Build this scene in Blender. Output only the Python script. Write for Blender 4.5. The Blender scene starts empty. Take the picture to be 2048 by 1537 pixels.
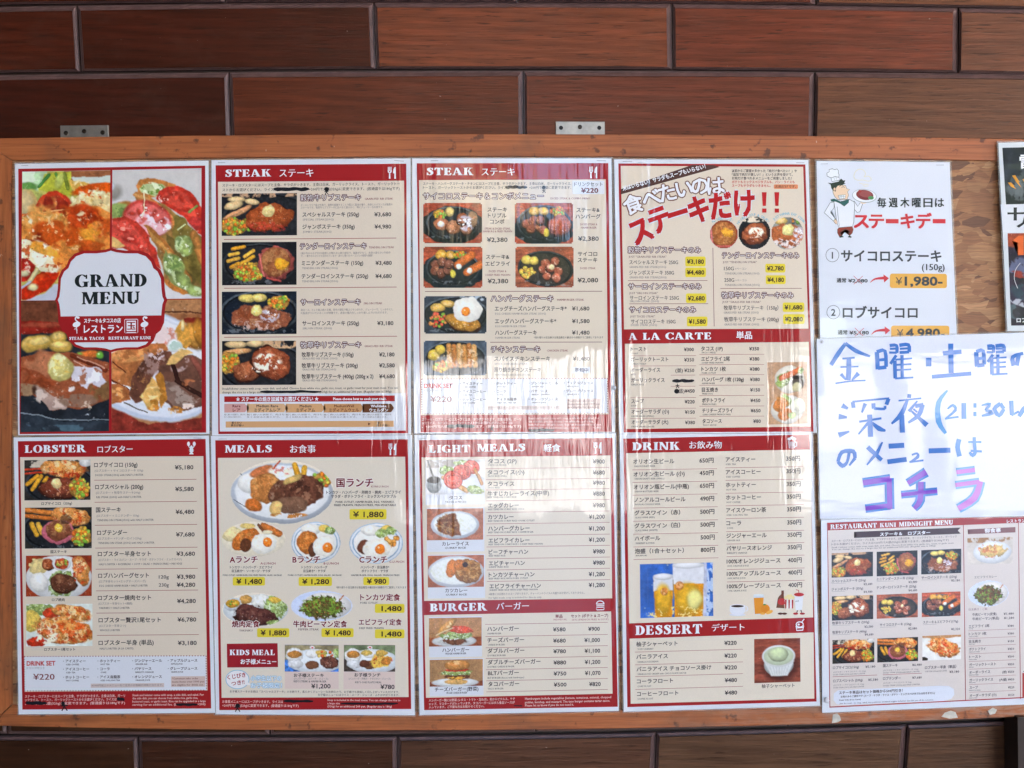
import bpy, math, random
import numpy as np
from mathutils import Matrix, Vector
R = math.radians
SC = bpy.context.scene
COL = SC.collection
# ------------------------------------------------------------------ camera
F_PX, CX, CY = 1593.0, 1024.0, 768.5          # focal length of a 28 mm view, in pixels of the 2048 wide photograph
CAM_D, CAM_Z = 1.195, 1.50                    # metres from the board, metres above the floor
def rotm(y, p, r):
    Ry = np.array([[math.cos(y), 0, math.sin(y)], [0, 1, 0], [-math.sin(y), 0, math.cos(y)]])
    Rx = np.array([[1, 0, 0], [0, math.cos(p), -math.sin(p)], [0, math.sin(p), math.cos(p)]])
    Rz = np.array([[math.cos(r), -math.sin(r), 0], [math.sin(r), math.cos(r), 0], [0, 0, 1]])
    return Ry @ Rx @ Rz
RM = rotm(R(1.02), R(0.45), R(0.39))
cd = bpy.data.cameras.new('camera'); cam = bpy.data.objects.new('camera', cd); COL.objects.link(cam)
cd.sensor_width = 36; cd.lens = F_PX / 2048 * 36; cd.clip_start = 0.05; cd.clip_end = 400
cx_ = RM[:, 0]; cy_ = -RM[:, 1]; cz_ = -RM[:, 2]
tw = lambda v: (v[0], v[2], -v[1])
cam.matrix_world = Matrix(((tw(cx_)[0], tw(cy_)[0], tw(cz_)[0], 0), (tw(cx_)[1], tw(cy_)[1], tw(cz_)[1], -CAM_D),
                           (tw(cx_)[2], tw(cy_)[2], tw(cz_)[2], CAM_Z), (0, 0, 0, 1)))
SC.camera = cam
# ------------------------------------------------------------------ light
SUN_EL, SUN_AZ = R(48), R(20)                 # high sun behind the restaurant: street lit, wall in the porch's shade
w = bpy.data.worlds.new('World'); SC.world = w; w.use_nodes = True
nt = w.node_tree; bg = nt.nodes['Background']
sky = nt.nodes.new('ShaderNodeTexSky'); sky.sky_type = 'NISHITA'; sky.sun_disc = False
sky.sun_elevation = SUN_EL; sky.sun_rotation = SUN_AZ; sky.air_density = 1.0; sky.dust_density = 2.0
nt.links.new(sky.outputs[0], bg.inputs[0]); bg.inputs[1].default_value = 0.12
sl = bpy.data.lights.new('sun', 'SUN'); sl.energy = 4.5; sl.angle = R(0.5); sl.color = (1, .96, .9)
so = bpy.data.objects.new('sun', sl); COL.objects.link(so)
sdir = Vector((math.sin(SUN_AZ) * math.cos(SUN_EL), math.cos(SUN_AZ) * math.cos(SUN_EL), math.sin(SUN_EL)))
so.rotation_euler = sdir.to_track_quat('Z', 'Y').to_euler(); so.location = sdir * 50
vs = SC.view_settings; vs.view_transform = 'Standard'; vs.look = 'None'; vs.gamma = 1; vs.exposure = 3.55
# ------------------------------------------------------------------ helpers
def back(px, py, h=0.0):
    """pixel of the photograph -> point on the vertical plane h metres in front of the board"""
    px = np.asarray(px, float); py = np.asarray(py, float)
    u = (px - CX) / F_PX; v = (py - CY) / F_PX
    d0 = RM[0, 0] * u + RM[0, 1] * v + RM[0, 2]
    d1 = RM[1, 0] * u + RM[1, 1] * v + RM[1, 2]
    d2 = RM[2, 0] * u + RM[2, 1] * v + RM[2, 2]
    t = (CAM_D - h) / d2
    return np.stack([t * d0, -h + 0 * t, CAM_Z - t * d1], -1)
def lin(c):
    c = np.asarray(c, float) / 255.0
    return np.where(c <= .04045, c / 12.92, ((c + .055) / 1.055) ** 2.4)
def hexc(s): return tuple(int(s[i:i + 2], 16) for i in (0, 2, 4))
def link(o, parent=None):
    COL.objects.link(o)
    if parent is not None:
        o.parent = parent; o.matrix_parent_inverse = parent.matrix_world.inverted()
    return o
def tag(o, label=None, cat=None, group=None, kind=None):
    if label: o['label'] = label
    if cat: o['category'] = cat
    if group: o['group'] = group
    if kind: o['kind'] = kind
    return o
def thing(name, label, cat, loc, group=None):
    o = bpy.data.objects.new(name, None); o.empty_display_size = .05
    o.location = loc; COL.objects.link(o); o.matrix_world = Matrix.Translation(loc)
    return tag(o, label, cat, group)
def wpos(o):
    p = Vector((0, 0, 0))
    while o is not None: p = p + Vector(o.location); o = o.parent
    return np.array(p)
def mesh(name, V, F, mat, parent=None, col=None, smooth=False):
    me = bpy.data.meshes.new(name)
    V = np.asarray(V, float)
    if parent is not None: V = V - wpos(parent)
    if isinstance(F, np.ndarray) and F.ndim == 2:
        n, k = F.shape
        me.vertices.add(len(V)); me.vertices.foreach_set('co', V.ravel())
        me.loops.add(n * k); me.loops.foreach_set('vertex_index', F.ravel().astype(np.int32))
        me.polygons.add(n); me.polygons.foreach_set('loop_start', np.arange(0, n * k, k, dtype=np.int32))
        me.update(calc_edges=True)
    else:
        me.from_pydata([tuple(v) for v in V], [], F)
    if col is not None:
        a = me.color_attributes.new('ink', 'FLOAT_COLOR', 'POINT')
        a.data.foreach_set('color', np.concatenate([col, np.ones((len(col), 1))], 1).ravel())
    if mat is not None: me.materials.append(mat)
    if smooth: me.polygons.foreach_set('use_smooth', [True] * len(me.polygons))
    o = bpy.data.objects.new(name, me)
    COL.objects.link(o)
    if parent is not None: o.parent = parent
    return o
def box_vf(x0, x1, y0, y1, z0, z1):
    V = [(x, y, z) for x in (x0, x1) for y in (y0, y1) for z in (z0, z1)]
    F = [(0, 1, 3, 2), (4, 6, 7, 5), (0, 4, 5, 1), (2, 3, 7, 6), (0, 2, 6, 4), (1, 5, 7, 3)]
    return V, F
def boxes(name, bs, mat, parent=None):
    V = []; F = []
    for b in bs:
        v, f = box_vf(*b); n = len(V); V += v; F += [tuple(i + n for i in q) for q in f]
    return mesh(name, V, F, mat, parent)
# ------------------------------------------------------------------ materials
class M:
    def __init__(s, name):
        s.m = bpy.data.materials.new(name); s.m.use_nodes = True; s.t = s.m.node_tree
        s.b = s.t.nodes['Principled BSDF']
    def n(s, t, **k):
        o = s.t.nodes.new(t)
        for a, v in k.items():
            if a.startswith('i_'):
                key = a[2:]; o.inputs[int(key) if key.isdigit() else key.replace('_', ' ')].default_value = v
            else: setattr(o, a, v)
        return o
    def l(s, a, b): s.t.links.new(a, b)
    def set(s, **k):
        for a, v in k.items(): s.b.inputs[a.replace('_', ' ')].default_value = v
    def coord(s, kind='Object', sc=(1, 1, 1), rnd=0):
        if kind == 'Position': c = s.n('ShaderNodeNewGeometry').outputs['Position']
        else: c = s.n('ShaderNodeTexCoord').outputs['Object']
        if rnd:
            oi = s.n('ShaderNodeObjectInfo'); mu = s.n('ShaderNodeMath', operation='MULTIPLY', i_1=float(rnd)); s.l(oi.outputs['Random'], mu.inputs[0])
            cb = s.n('ShaderNodeCombineXYZ'); s.l(mu.outputs[0], cb.inputs[0]); s.l(mu.outputs[0], cb.inputs[2])
            ad = s.n('ShaderNodeVectorMath', operation='ADD'); s.l(c, ad.inputs[0]); s.l(cb.outputs[0], ad.inputs[1]); c = ad.outputs[0]
        mp = s.n('ShaderNodeMapping'); mp.inputs['Scale'].default_value = sc; s.l(c, mp.inputs[0])
        return mp.outputs[0]
    def noise(s, vec, scale=5, detail=4, rough=.55, dist=0):
        o = s.n('ShaderNodeTexNoise'); o.inputs['Scale'].default_value = scale; o.inputs['Detail'].default_value = detail
        o.inputs['Roughness'].default_value = rough; o.inputs['Distortion'].default_value = dist; s.l(vec, o.inputs['Vector']); return o.outputs['Fac']
    def ramp(s, fac, stops):
        o = s.n('ShaderNodeValToRGB'); e = o.color_ramp.elements
        while len(e) < len(stops): e.new(.5)
        for i, (p, c) in enumerate(stops):
            e[i].position = p; e[i].color = (*c, 1) if len(c) == 3 else c
        s.l(fac, o.inputs[0]); return o.outputs['Color']
    def mix(s, f, a, b, mode='MIX'):
        o = s.n('ShaderNodeMix', data_type='RGBA', blend_type=mode)
        for v, i in ((f, 0), (a, 6), (b, 7)):
            if hasattr(v, 'is_output') or hasattr(v, 'links'): s.l(v, o.inputs[i])
            else: o.inputs[i].default_value = v if i == 0 else (*v, 1)
        return o.outputs[2]
    def bump(s, h, dist, strength=1, prev=None):
        o = s.n('ShaderNodeBump'); o.inputs['Distance'].default_value = dist; o.inputs['Strength'].default_value = strength
        s.l(h, o.inputs['Height'])
        if prev: s.l(prev, o.inputs['Normal'])
        return o.outputs['Normal']
G = lambda v: (v, v, v)
L_ = lambda *c: tuple(lin(c))
def film_normal(m):
    """gentle waves of a hot laminated pouch: tall narrow ripples, wide buckles, fine dimples"""
    a = m.noise(m.coord('Position', (105, 1, 7)), 1, 2, .5, .5)
    b = m.noise(m.coord('Position', (7, 1, 5)), 1, 2, .5, .8)
    c = m.noise(m.coord('Position', (14, 1, 55)), 1, 1, .5, .3)
    x = m.n('ShaderNodeSeparateXYZ'); m.l(m.n('ShaderNodeNewGeometry').outputs['Position'], x.inputs[0])
    sel = m.n('ShaderNodeMapRange'); m.l(x.outputs[0], sel.inputs[0]); sel.inputs[1].default_value = .40; sel.inputs[2].default_value = .47
    va = m.n('ShaderNodeMath', operation='MULTIPLY'); inv = m.n('ShaderNodeMath', operation='SUBTRACT', i_0=1.0); m.l(sel.outputs[0], inv.inputs[1])
    m.l(a, va.inputs[0]); m.l(inv.outputs[0], va.inputs[1])
    vc = m.n('ShaderNodeMath', operation='MULTIPLY'); m.l(c, vc.inputs[0]); m.l(sel.outputs[0], vc.inputs[1])
    vb = m.n('ShaderNodeMath', operation='MULTIPLY'); dm = m.n('ShaderNodeMath', operation='MULTIPLY_ADD', i_1=-.7, i_2=1.0); m.l(sel.outputs[0], dm.inputs[0]); m.l(b, vb.inputs[0]); m.l(dm.outputs[0], vb.inputs[1])
    n1 = m.bump(vb.outputs[0], FILM[0]); n2 = m.bump(va.outputs[0], FILM[1], 1, n1)
    return m.bump(vc.outputs[0], FILM[2], 1, n2)
FILM = (.0026, .00042, .0002)
def mk_print(name, coat=1.0, rough=.55, film=True):
    m = M(name); at = m.n('ShaderNodeAttribute', attribute_name='ink')
    f = m.noise(m.coord('Position'), 900, 2, .6)
    c = m.mix(1.0, at.outputs['Color'], m.ramp(f, [(.3, G(.96)), (.7, G(1.03))]), 'MULTIPLY')
    m.l(c, m.b.inputs['Base Color']); m.set(Roughness=rough, Coat_Weight=coat, Coat_Roughness=.035, Coat_IOR=1.5)
    m.b.inputs['Specular IOR Level'].default_value = .15
    if film: m.l(film_normal(m), m.b.inputs['Coat Normal'])
    return m.m
M_PRINT = mk_print('laminated_print')
M_SIGN = mk_print('thin_pouch_print', .55)
M_PAPERP = mk_print('matt_print', 0.0, .7, False)
def mk_film():
    m = M('clear_film'); m.set(Base_Color=(.62, .64, .62, 1), Roughness=.12, Transmission_Weight=.0, Alpha=.35)
    m.b.inputs['Specular IOR Level'].default_value = .6
    m.l(film_normal(m), m.b.inputs['Normal']); return m.m
M_FILM = mk_film()
def mk_plank():
    m = M('stained_panel_wood')
    v = m.coord('Object', (1, 1, 1), 37)
    big = m.noise(m.coord('Object', (3.0, 1, 14), 37), 1.6, 3, .5, 1.6)
    wv = m.n('ShaderNodeTexWave', wave_type='RINGS', rings_direction='SPHERICAL'); wv.inputs['Scale'].default_value = 2.2; wv.inputs['Distortion'].default_value = 5
    wv.inputs['Detail'].default_value = 2; m.l(m.coord('Object', (2.2, 1, 9), 37), wv.inputs['Vector'])
    grain = m.noise(m.coord('Object', (9, 1, 260), 37), 1, 5, .65, .4)
    pores = m.noise(m.coord('Object', (20, 1, 300), 37), 1, 3, .6, .3)
    oi = m.n('ShaderNodeObjectInfo')
    tone = oi.outputs['Color']
    c = m.mix(.55, tone, m.ramp(big, [(.3, G(.55)), (.7, G(1.35))]), 'MULTIPLY')
    c = m.mix(.42, c, m.ramp(wv.outputs['Fac'], [(.0, G(.6)), (1, G(1.25))]), 'MULTIPLY')
    c = m.mix(.7, c, m.ramp(grain, [(.3, G(.6)), (.65, G(1.25))]), 'MULTIPLY')
    c = m.mix(m.ramp(pores, [(.585, G(0)), (.66, G(.8))]), c, L_(34, 15, 10))
    fl = m.noise(m.coord('Object', (1, 1, 1.6), 37), 120, 2, .5); c = m.mix(m.ramp(fl, [(.755, G(0)), (.77, G(.7))]), c, L_(170, 150, 140))
    du = m.noise(m.coord('Object', (1.5, 1, 3), 37), 7, 5, .65, .5); c = m.mix(m.ramp(du, [(.5, G(0)), (.75, G(.09))]), c, L_(120, 96, 82))
    m.l(c, m.b.inputs['Base Color'])
    rr = m.ramp(grain, [(.3, G(.34)), (.7, G(.48))]); m.l(rr, m.b.inputs['Roughness'])
    m.b.inputs['Specular IOR Level'].default_value = .6; m.b.inputs['Specular Tint'].default_value = (1, .62, .42, 1)
    n1 = m.bump(grain, .00045, .8); m.l(m.bump(pores, .0007, .7, n1), m.b.inputs['Normal']); return m.m
M_PLANK = mk_plank()
def mk_simple(name, col, rough=.5, metal=0, ns=0, amt=.15, bd=0):
    m = M(name); m.set(Roughness=rough, Metallic=metal)
    f = m.noise(m.coord('Object'), ns or 8, 5, .6)
    c = m.mix(1.0, col, m.ramp(f, [(.3, G(1 - amt)), (.7, G(1 + amt))]), 'MULTIPLY'); m.l(c, m.b.inputs['Base Color'])
    if bd: m.l(m.bump(f, bd), m.b.inputs['Normal'])
    return m.m
M_GROOVE = mk_simple('groove_catch_light', L_(104, 78, 74), .34, 0, 60, .25, .0004)  # bevels coloured lighter to imitate light caught from above
def mk_frame(sx, sz, name):
    m = M(name)
    big = m.noise(m.coord('Position', (sx * 1.2, 1, sz * 1.2)), 1, 3, .5, .8)
    gr = m.noise(m.coord('Position', (sx * 5, 1, sz * 8)), 1.5, 5, .65, .5)
    bl = m.noise(m.coord('Position'), 9, 4, .6, .3)
    sp = m.noise(m.coord('Position'), 55, 3, .55)
    c = m.ramp(gr, [(.25, L_(118, 66, 36)), (.5, L_(174, 96, 49)), (.78, L_(192, 118, 66))])
    c = m.mix(.6, c, m.ramp(big, [(.3, G(.72)), (.7, G(1.15))]), 'MULTIPLY')
    c = m.mix(m.ramp(bl, [(.5, G(0)), (.72, G(.6))]), c, L_(104, 72, 50))
    c = m.mix(m.ramp(sp, [(.62, G(0)), (.7, G(.75))]), c, L_(62, 34, 22))
    fk = m.noise(m.coord('Position', (1.6, 1, .8)), 95, 2, .5); c = m.mix(m.ramp(fk, [(.765, G(0)), (.78, G(.7))]), c, L_(206, 178, 150))
    # weathered pale scuffs towards the lower right of the board
    x = m.n('ShaderNodeSeparateXYZ'); m.l(m.n('ShaderNodeNewGeometry').outputs['Position'], x.inputs[0])
    a = m.n('ShaderNodeMapRange'); m.l(x.outputs[0], a.inputs[0]); a.inputs[1].default_value = .15; a.inputs[2].default_value = .7
    b = m.n('ShaderNodeMapRange'); m.l(x.outputs[2], b.inputs[0]); b.inputs[1].default_value = 1.2; b.inputs[2].default_value = 1.05
    ab = m.n('ShaderNodeMath', operation='MULTIPLY'); m.l(a.outputs[0], ab.inputs[0]); m.l(b.outputs[0], ab.inputs[1])
    wn = m.noise(m.coord('Position', (12, 1, 60)), 1.3, 5, .7, .4)
    wr = m.ramp(wn, [(.44, G(0)), (.62, G(.85))]); wm = m.n('ShaderNodeMath', operation='MULTIPLY'); m.l(ab.outputs[0], wm.inputs[0]); m.l(wr, wm.inputs[1])
    c = m.mix(wm.outputs[0], c, L_(176, 140, 118))
    m.l(c, m.b.inputs['Base Color']); m.set(Roughness=.55)
    m.l(m.bump(gr, .0006, .8), m.b.inputs['Normal']); return m.m
M_FRAME_H = mk_frame(1, 22, 'orange_stained_rail'); M_FRAME_V = mk_frame(22, 1, 'orange_stained_stile')
def mk_osb():
    m = M('strand_board')
    base0 = m.coord('Position')
    wn = m.n('ShaderNodeTexNoise'); wn.inputs['Scale'].default_value = 9; wn.inputs['Detail'].default_value = 3; m.l(base0, wn.inputs['Vector'])
    sb = m.n('ShaderNodeVectorMath', operation='SUBTRACT'); m.l(wn.outputs['Color'], sb.inputs[0]); sb.inputs[1].default_value = (.5, .5, .5)
    scv = m.n('ShaderNodeVectorMath', operation='SCALE'); scv.inputs['Scale'].default_value = .03; m.l(sb.outputs[0], scv.inputs[0])
    av = m.n('ShaderNodeVectorMath', operation='ADD'); m.l(base0, av.inputs[0]); m.l(scv.outputs[0], av.inputs[1]); base = av.outputs[0]
    cs = []
    for k, (ang, sc) in enumerate(((20, 42), (-35, 34), (70, 48), (-8, 28))):
        mp = m.n('ShaderNodeMapping'); mp.inputs['Rotation'].default_value = (0, R(ang), 0); mp.inputs['Scale'].default_value = (sc, 1, sc * 2.4); mp.inputs['Location'].default_value = (k * 3.7, 0, k)
        m.l(base, mp.inputs[0])
        vo = m.n('ShaderNodeTexVoronoi'); vo.inputs['Scale'].default_value = 1; m.l(mp.outputs[0], vo.inputs['Vector']); vo.inputs['Randomness'].default_value = 1
        mp2 = m.n('ShaderNodeMapping'); mp2.inputs['Rotation'].default_value = (0, R(ang), 0); mp2.inputs['Scale'].default_value = (20, 1, 420); m.l(base, mp2.inputs[0])
        g = m.noise(mp2.outputs[0], 1, 4, .6, .3)
        sp = m.n('ShaderNodeSeparateColor'); m.l(vo.outputs['Color'], sp.inputs[0])
        col = m.ramp(sp.outputs[0], [(0, L_(112, 72, 46)), (.08, L_(120, 78, 50)), (.12, L_(146, 96, 60)), (.5, L_(166, 114, 72)), (.8, L_(176, 126, 82)), (1, L_(188, 140, 96))])
        col = m.mix(.7, col, m.ramp(g, [(.32, G(.5)), (.66, G(1.25))]), 'MULTIPLY')
        cs.append((col, sp.outputs[1], vo.outputs['Distance']))
    c = cs[0][0]; h = cs[0][2]
    for col, s, d in cs[1:]:
        f = m.ramp(s, [(.5, G(0)), (.52, G(1))]); c = m.mix(f, c, col)
    st = m.noise(base, 7, 4, .6, .5); c = m.mix(m.ramp(st, [(.5, G(0)), (.72, G(.55))]), c, L_(96, 54, 32))
    m.l(c, m.b.inputs['Base Color']); m.set(Roughness=.6)
    m.l(m.bump(c, .0012, .6), m.b.inputs['Normal']); return m.m
M_OSB = mk_osb()
M_STEEL = None
def mk_steel():
    m = M('dull_steel'); g = m.noise(m.coord('Object', (60, 1, 900)), 1, 3, .6); bl = m.noise(m.coord('Object'), 55, 4, .6)
    c = m.mix(.5, L_(182, 174, 162), m.ramp(bl, [(.35, G(.6)), (.65, G(1.1))]), 'MULTIPLY')
    m.l(c, m.b.inputs['Base Color']); m.set(Metallic=.85); m.l(m.ramp(g, [(.3, G(.3)), (.7, G(.48))]), m.b.inputs['Roughness'])
    m.l(m.bump(g, .0002), m.b.inputs['Normal']); return m.m
M_STEEL = mk_steel()
M_SCREW = mk_simple('screw_metal', L_(70, 60, 52), .35, .9, 200, .3)
M_STAPLE = mk_simple('staple_wire', L_(150, 150, 152), .35, .9, 100, .2)
M_TAPE = mk_simple('old_paper_tape', L_(205, 200, 188), .6, 0, 120, .2, .0003)
# ------------------------------------------------------------------ unseen surroundings: ground and floor, rest added to shape light and reflections
def struct(o): o['kind'] = 'structure'; return o
M_GROUND = mk_simple('pale_concrete', G(.62), .8, 0, 1.2, .12)
M_FLOOR = mk_simple('porch_tiles', L_(96, 84, 76), .6, 0, 3, .2)
M_DARKW = mk_simple('dark_stained_timber', L_(50, 34, 26), .6, 0, 6, .3)
M_CEIL = mk_simple('porch_boards', L_(150, 120, 90), .7, 0, 4, .2)
M_WHITE = mk_simple('white_render', G(.66), .7, 0, 1.5, .06)
M_TAN = mk_simple('tan_plaster', (.36, .30, .19), .8, 0, 1.5, .1)
M_LEAF = mk_simple('dense_leaves', L_(52, 66, 40), .8, 0, .8, .4)
ENV = True
M_SLATE = mk_simple('dark_painted_metal', L_(50, 52, 56), .5, 0, 20, .1)
struct(boxes('ground', [(-60, 60, -80, 20, -.3, -.002)], M_GROUND))
struct(boxes('porch_floor', [(-6, 6, -3.2, .04, -.001, .12)], M_FLOOR))
pc = boxes('shading_roof', [(-3.4, 6.2, -3.25, .05, 3.55, 3.7), (-3.4, 6.2, -3.33, -3.25, 3.5, 3.75)], M_CEIL)  # unseen roof, added to shade the wall and shape its reflections
tag(pc, 'unseen boarded roof added to shade the menu board', 'roof')
tag(boxes('shading_storey', [(-9, 10, -3.3, .4, 3.76, 6.2)], M_WHITE), 'unseen white upper storey added to shade the near street', 'building')  # added block: its shadow darkens the near ground in the reflection
for i, (x, y, r, h, lab) in enumerate(((-.62, -9.5, .07, 1.1, 'short added dark post left of the tall one'), (.02, -11, .1, 4.2, 'tall added dark post in the middle of the reflection'), (.55, -9.6, .07, 1.1, 'short added dark post right of the tall one'), (1.25, -13, .16, 3.4, 'thick added dark post right of the short ones'),
        (-.35, -17, .2, 2.2, 'added dark pier before the white wall'), (4.4, -11, .1, 3.8, 'tall added dark post in the right-hand reflection'), (5.6, -9, .08, 1.1, 'short added dark post in the right-hand reflection'), (7.6, -14, .25, 2.6, 'broad added dark pier far right before the white wall'), (6.6, -12, .12, 1.9, 'added dark post just left of the broad pier'))):
    V = []; F = []  # added dark posts that streak the bright reflection
    for z, q in ((0, 1.3), (.12, 1.0), (h * .95, .9), (h, .6)):
        for k in range(10): a = k * math.pi / 5; V.append((r * q * math.cos(a), r * q * math.sin(a), z))
    for j in range(3):
        for k in range(10): F.append((j * 10 + k, j * 10 + (k + 1) % 10, (j + 1) * 10 + (k + 1) % 10, (j + 1) * 10 + k))
    F.append(tuple(range(30, 40))); o = mesh('glare_post', V, F, M_SLATE); o.location = (x, y, 0); tag(o, lab, 'post', 'added posts breaking up the glare')
boxes_side = tag(boxes('blocking_wall', [(-3.2, -3.05, -3.1, .03, .12, 3.55)], M_DARKW), 'unseen dark wall added to block light from the left', 'wall')  # added to keep light out on the left
LAYOUT = dict(l=(-3.0, -.42), r=(.62, 1.72))  # added screens that block light and bound the glare
for nm, (a, b), lb in (('blocking_screen', LAYOUT['l'], 'wide dark timber screen added opposite the board to block light'), ('blocking_screen', LAYOUT['r'], 'narrow dark timber screen added opposite the board to block light'), ('blocking_screen', (4.1, 6.0), 'rightmost dark timber screen added to block light')):
    t = thing(nm, lb, 'screen', ((a + b) / 2, -3.1, .12))
    n = max(2, round((b - a) / .18)); wd = (b - a) / n
    for k in range(n):
        boxes('board', [(a + k * wd + .002, a + (k + 1) * wd - .002, -3.12, -3.09, .12, 3.55)], M_DARKW, t)
t = thing('glare_wall', 'unseen low white wall added to brighten the reflection', 'wall', (0, -22, 0))  # added bright wall that makes the upper part of the glare
boxes('wall_body', [(-40, 40, -22.3, -22, 0, 2.35)], M_WHITE, t); boxes('coping', [(-40, 40, -22.36, -21.94, 2.35, 2.47)], M_WHITE, t)
random.seed(4)
def tree(x, y, h, r, lab, n=3500):  # added trees, sized to keep the reflection dark above the wall
    t = thing('tree', lab, 'tree', (x, y, 0))
    V = []; F = []
    for a in range(8):
        for z, rr in ((0, .28), (h * .6, .16)):
            V.append((x + rr * math.cos(a * math.pi / 4), y + rr * math.sin(a * math.pi / 4), z))
    for a in range(8): F.append((2 * a, 2 * ((a + 1) % 8), 2 * ((a + 1) % 8) + 1, 2 * a + 1))
    mesh('trunk', V, F, M_DARKW, t)
    rg = np.random.default_rng(int(abs(x * 31 + h * 7)))
    d = rg.normal(size=(n, 3)); d /= np.linalg.norm(d, axis=1)[:, None]
    p = d * (rg.random((n, 1)) ** .4) * np.array([r, r * .8, h * .42]) + np.array([x, y, h * .6])
    a = rg.normal(size=(n, 3)) * .28; b = rg.normal(size=(n, 3)) * .28
    V = np.stack([p, p + a, p + a + b, p + b], 1).reshape(-1, 3)
    mesh('crown', V, np.arange(4 * n).reshape(n, 4), M_LEAF, t)
for i, (x, h, r, lab) in enumerate(((-14, 12, 5, 'leftmost broad added tree behind the added white wall'), (-6.5, 11.5, 4.6, 'rounded added tree second from left behind the added white wall'),
    (1.2, 6.8, 4.4, 'lowest dense added tree in the middle behind the added white wall'), (8, 12, 4.8, 'rounded added tree right of the lowest one behind the wall'),
    (16, 12.5, 5, 'rightmost big added tree behind the added white wall'), (-3.6, 8.5, 2.6, 'small added tree between the second and third big trees'))):
    tree(x, -27 - (i % 2), h, r, lab)
t = thing('glare_building', 'unseen tan building added behind the lowest tree for a weak glare', 'building', (-1.2, -32, 0))  # added building whose facade gives a weak yellowish reflection
boxes('wall', [(-3.4, 1.2, -36, -32, 0, 11.2)], M_TAN, t); boxes('roof', [(-3.6, 1.4, -36.2, -31.8, 11.2, 11.5)], M_DARKW, t)
for z in (8.3, 9.8):
    for x in (-2.9, -1.4, .1): boxes('window', [(x, x + .8, -32.0, -31.95, z, z + 1)], M_SLATE, t)
# ------------------------------------------------------------------ the panelled wall
WALL_H = -.022
wall = thing('panelled_wall', 'wall clad in dark reddish brown wooden panels laid like bricks with deep grooves', 'wall', (0, .03, 0))
def plank(xl, xr, yt, yb, tone):
    """one bevelled wooden panel; xl, xr = field edges at (top, bottom); yt, yb = functions of x"""
    N = 8
    gt, gb, gl, gr = 11.0, 5.5, 5.5, 10.5    # widths of the routed edge: broad where the bevel colour imitates caught light, narrow below, in pixels
    prof = ((1, -.011), (.84, -.011), (.76, -.0065), (.14, -.004), (.08, -.001), (0.0, 0.0))
    V = []; F = []; rings = []
    for f, dp in prof:
        ring = []
        def P(x, y): return back(x, y, WALL_H + dp)
        xs = np.linspace(0, 1, N + 1)
        for s in xs:
            x = xl[0] - gl * f + (xr[0] - xl[0] + (gl + gr) * f) * s; ring.append(P(x, yt(x) - gt * f))
        for s in xs[::-1]:
            x = xl[1] - gl * f + (xr[1] - xl[1] + (gl + gr) * f) * s; ring.append(P(x, yb(x) + gb * f))
        rings.append(ring)
    K = len(rings[0])
    for r in rings: V += [tuple(p) for p in r]
    for i in range(len(rings) - 1):
        for k in range(K):
            a = i * K + k; b = i * K + (k + 1) % K; F.append((a, b, b + K, a + K))
    base = (len(rings) - 1) * K
    for k in range(N):
        F.append((base + k, base + k + 1, base + K - 2 - k, base + K - 1 - k))
    me_o = mesh('plank', V, F, M_PLANK, wall)
    me_o.data.materials.append(M_GROOVE)
    for p in me_o.data.polygons:
        if p.index < (len(rings) - 2) * K: p.material_index = 1
    # own origin so that the grain differs per plank
    c = Vector(V[base + N // 2]); loc = Vector((c.x, 0, c.z)) ; d = loc - Vector(wpos(wall)); d.y = 0
    me_o.data.transform(Matrix.Translation(-d)); me_o.location = d
    me_o.color = (*lin(tone), 1)
    return me_o
def curve(pts):
    xs, ys = zip(*pts); co = np.polyfit(xs, ys, 2); return lambda x: float(np.polyval(co, x))
f0b = curve([(0, 4), (512, 1), (1024, -1), (1536, 3), (2048, 13)])
f1t = curve([(0, 25), (512, 19), (1024, 14), (1536, 21), (2048, 28)])
f1b = curve([(0, 140), (512, 136), (1024, 131), (1536, 136), (2048, 143)])
f2t = curve([(0, 161), (512, 157), (1024, 152), (1536, 155), (2048, 160)])
up = lambda f, d: (lambda x: f(x) + d)
gsh = lambda X, W, le: [(X[i] + W, X[i + 1] - W) for i in range(len(X) - 1)]
def row(cuts, lean, yt, yb, tones, hw=9):
    for a, b, tn in zip(cuts[:-1], cuts[1:], tones):
        plank((a + hw - 2.5, a + hw - 2.5 + lean(a)), (b - hw - 2.5, b - hw - 2.5 + lean(b)), yt, yb, tn)
PK = 0
row([-140, 451, 1035, 1632, 2230], lambda x: 0, up(f0b, -118), f0b, [(74, 24, 12), (80, 28, 14), (94, 36, 20), (104, 60, 38)])
row([-430, 155, 748, 1344, 1917, 2500], lambda x: 8 - x * .0048, f1t, f1b, [(72, 26, 13), (64, 22, 11), (114, 56, 33), (104, 44, 27), (100, 56, 38)])
row([-130, 459, 1047, 1630, 2220], lambda x: 6 - x * .005, f2t, up(f2t, 118), [(60, 20, 11), (92, 40, 22), (98, 44, 29), (94, 56, 37)])
# lower rows
g1t = curve([(0, 1483), (275, 1483), (800, 1482), (1300, 1477), (1806, 1460), (2048, 1450)])
row([-260, 277, 796, 1313, 1814, 2330], lambda x: 7 - x * .009, g1t, up(g1t, 112), [(58, 32, 18), (62, 32, 20), (84, 52, 38), (88, 60, 42), (78, 52, 36)])
g2b = curve([(0, 1463), (275, 1463), (800, 1461), (1300, 1455), (1806, 1438), (2048, 1429)])
row([-500, 12, 537, 1068, 1572, 2090], lambda x: 4, up(g2b, -118), g2b, [(60, 36, 22)] * 5)
boxes('backing', [(-3.0, 4.5, .0368, .12, .12, 3.55)], M_DARKW, wall)
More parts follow.
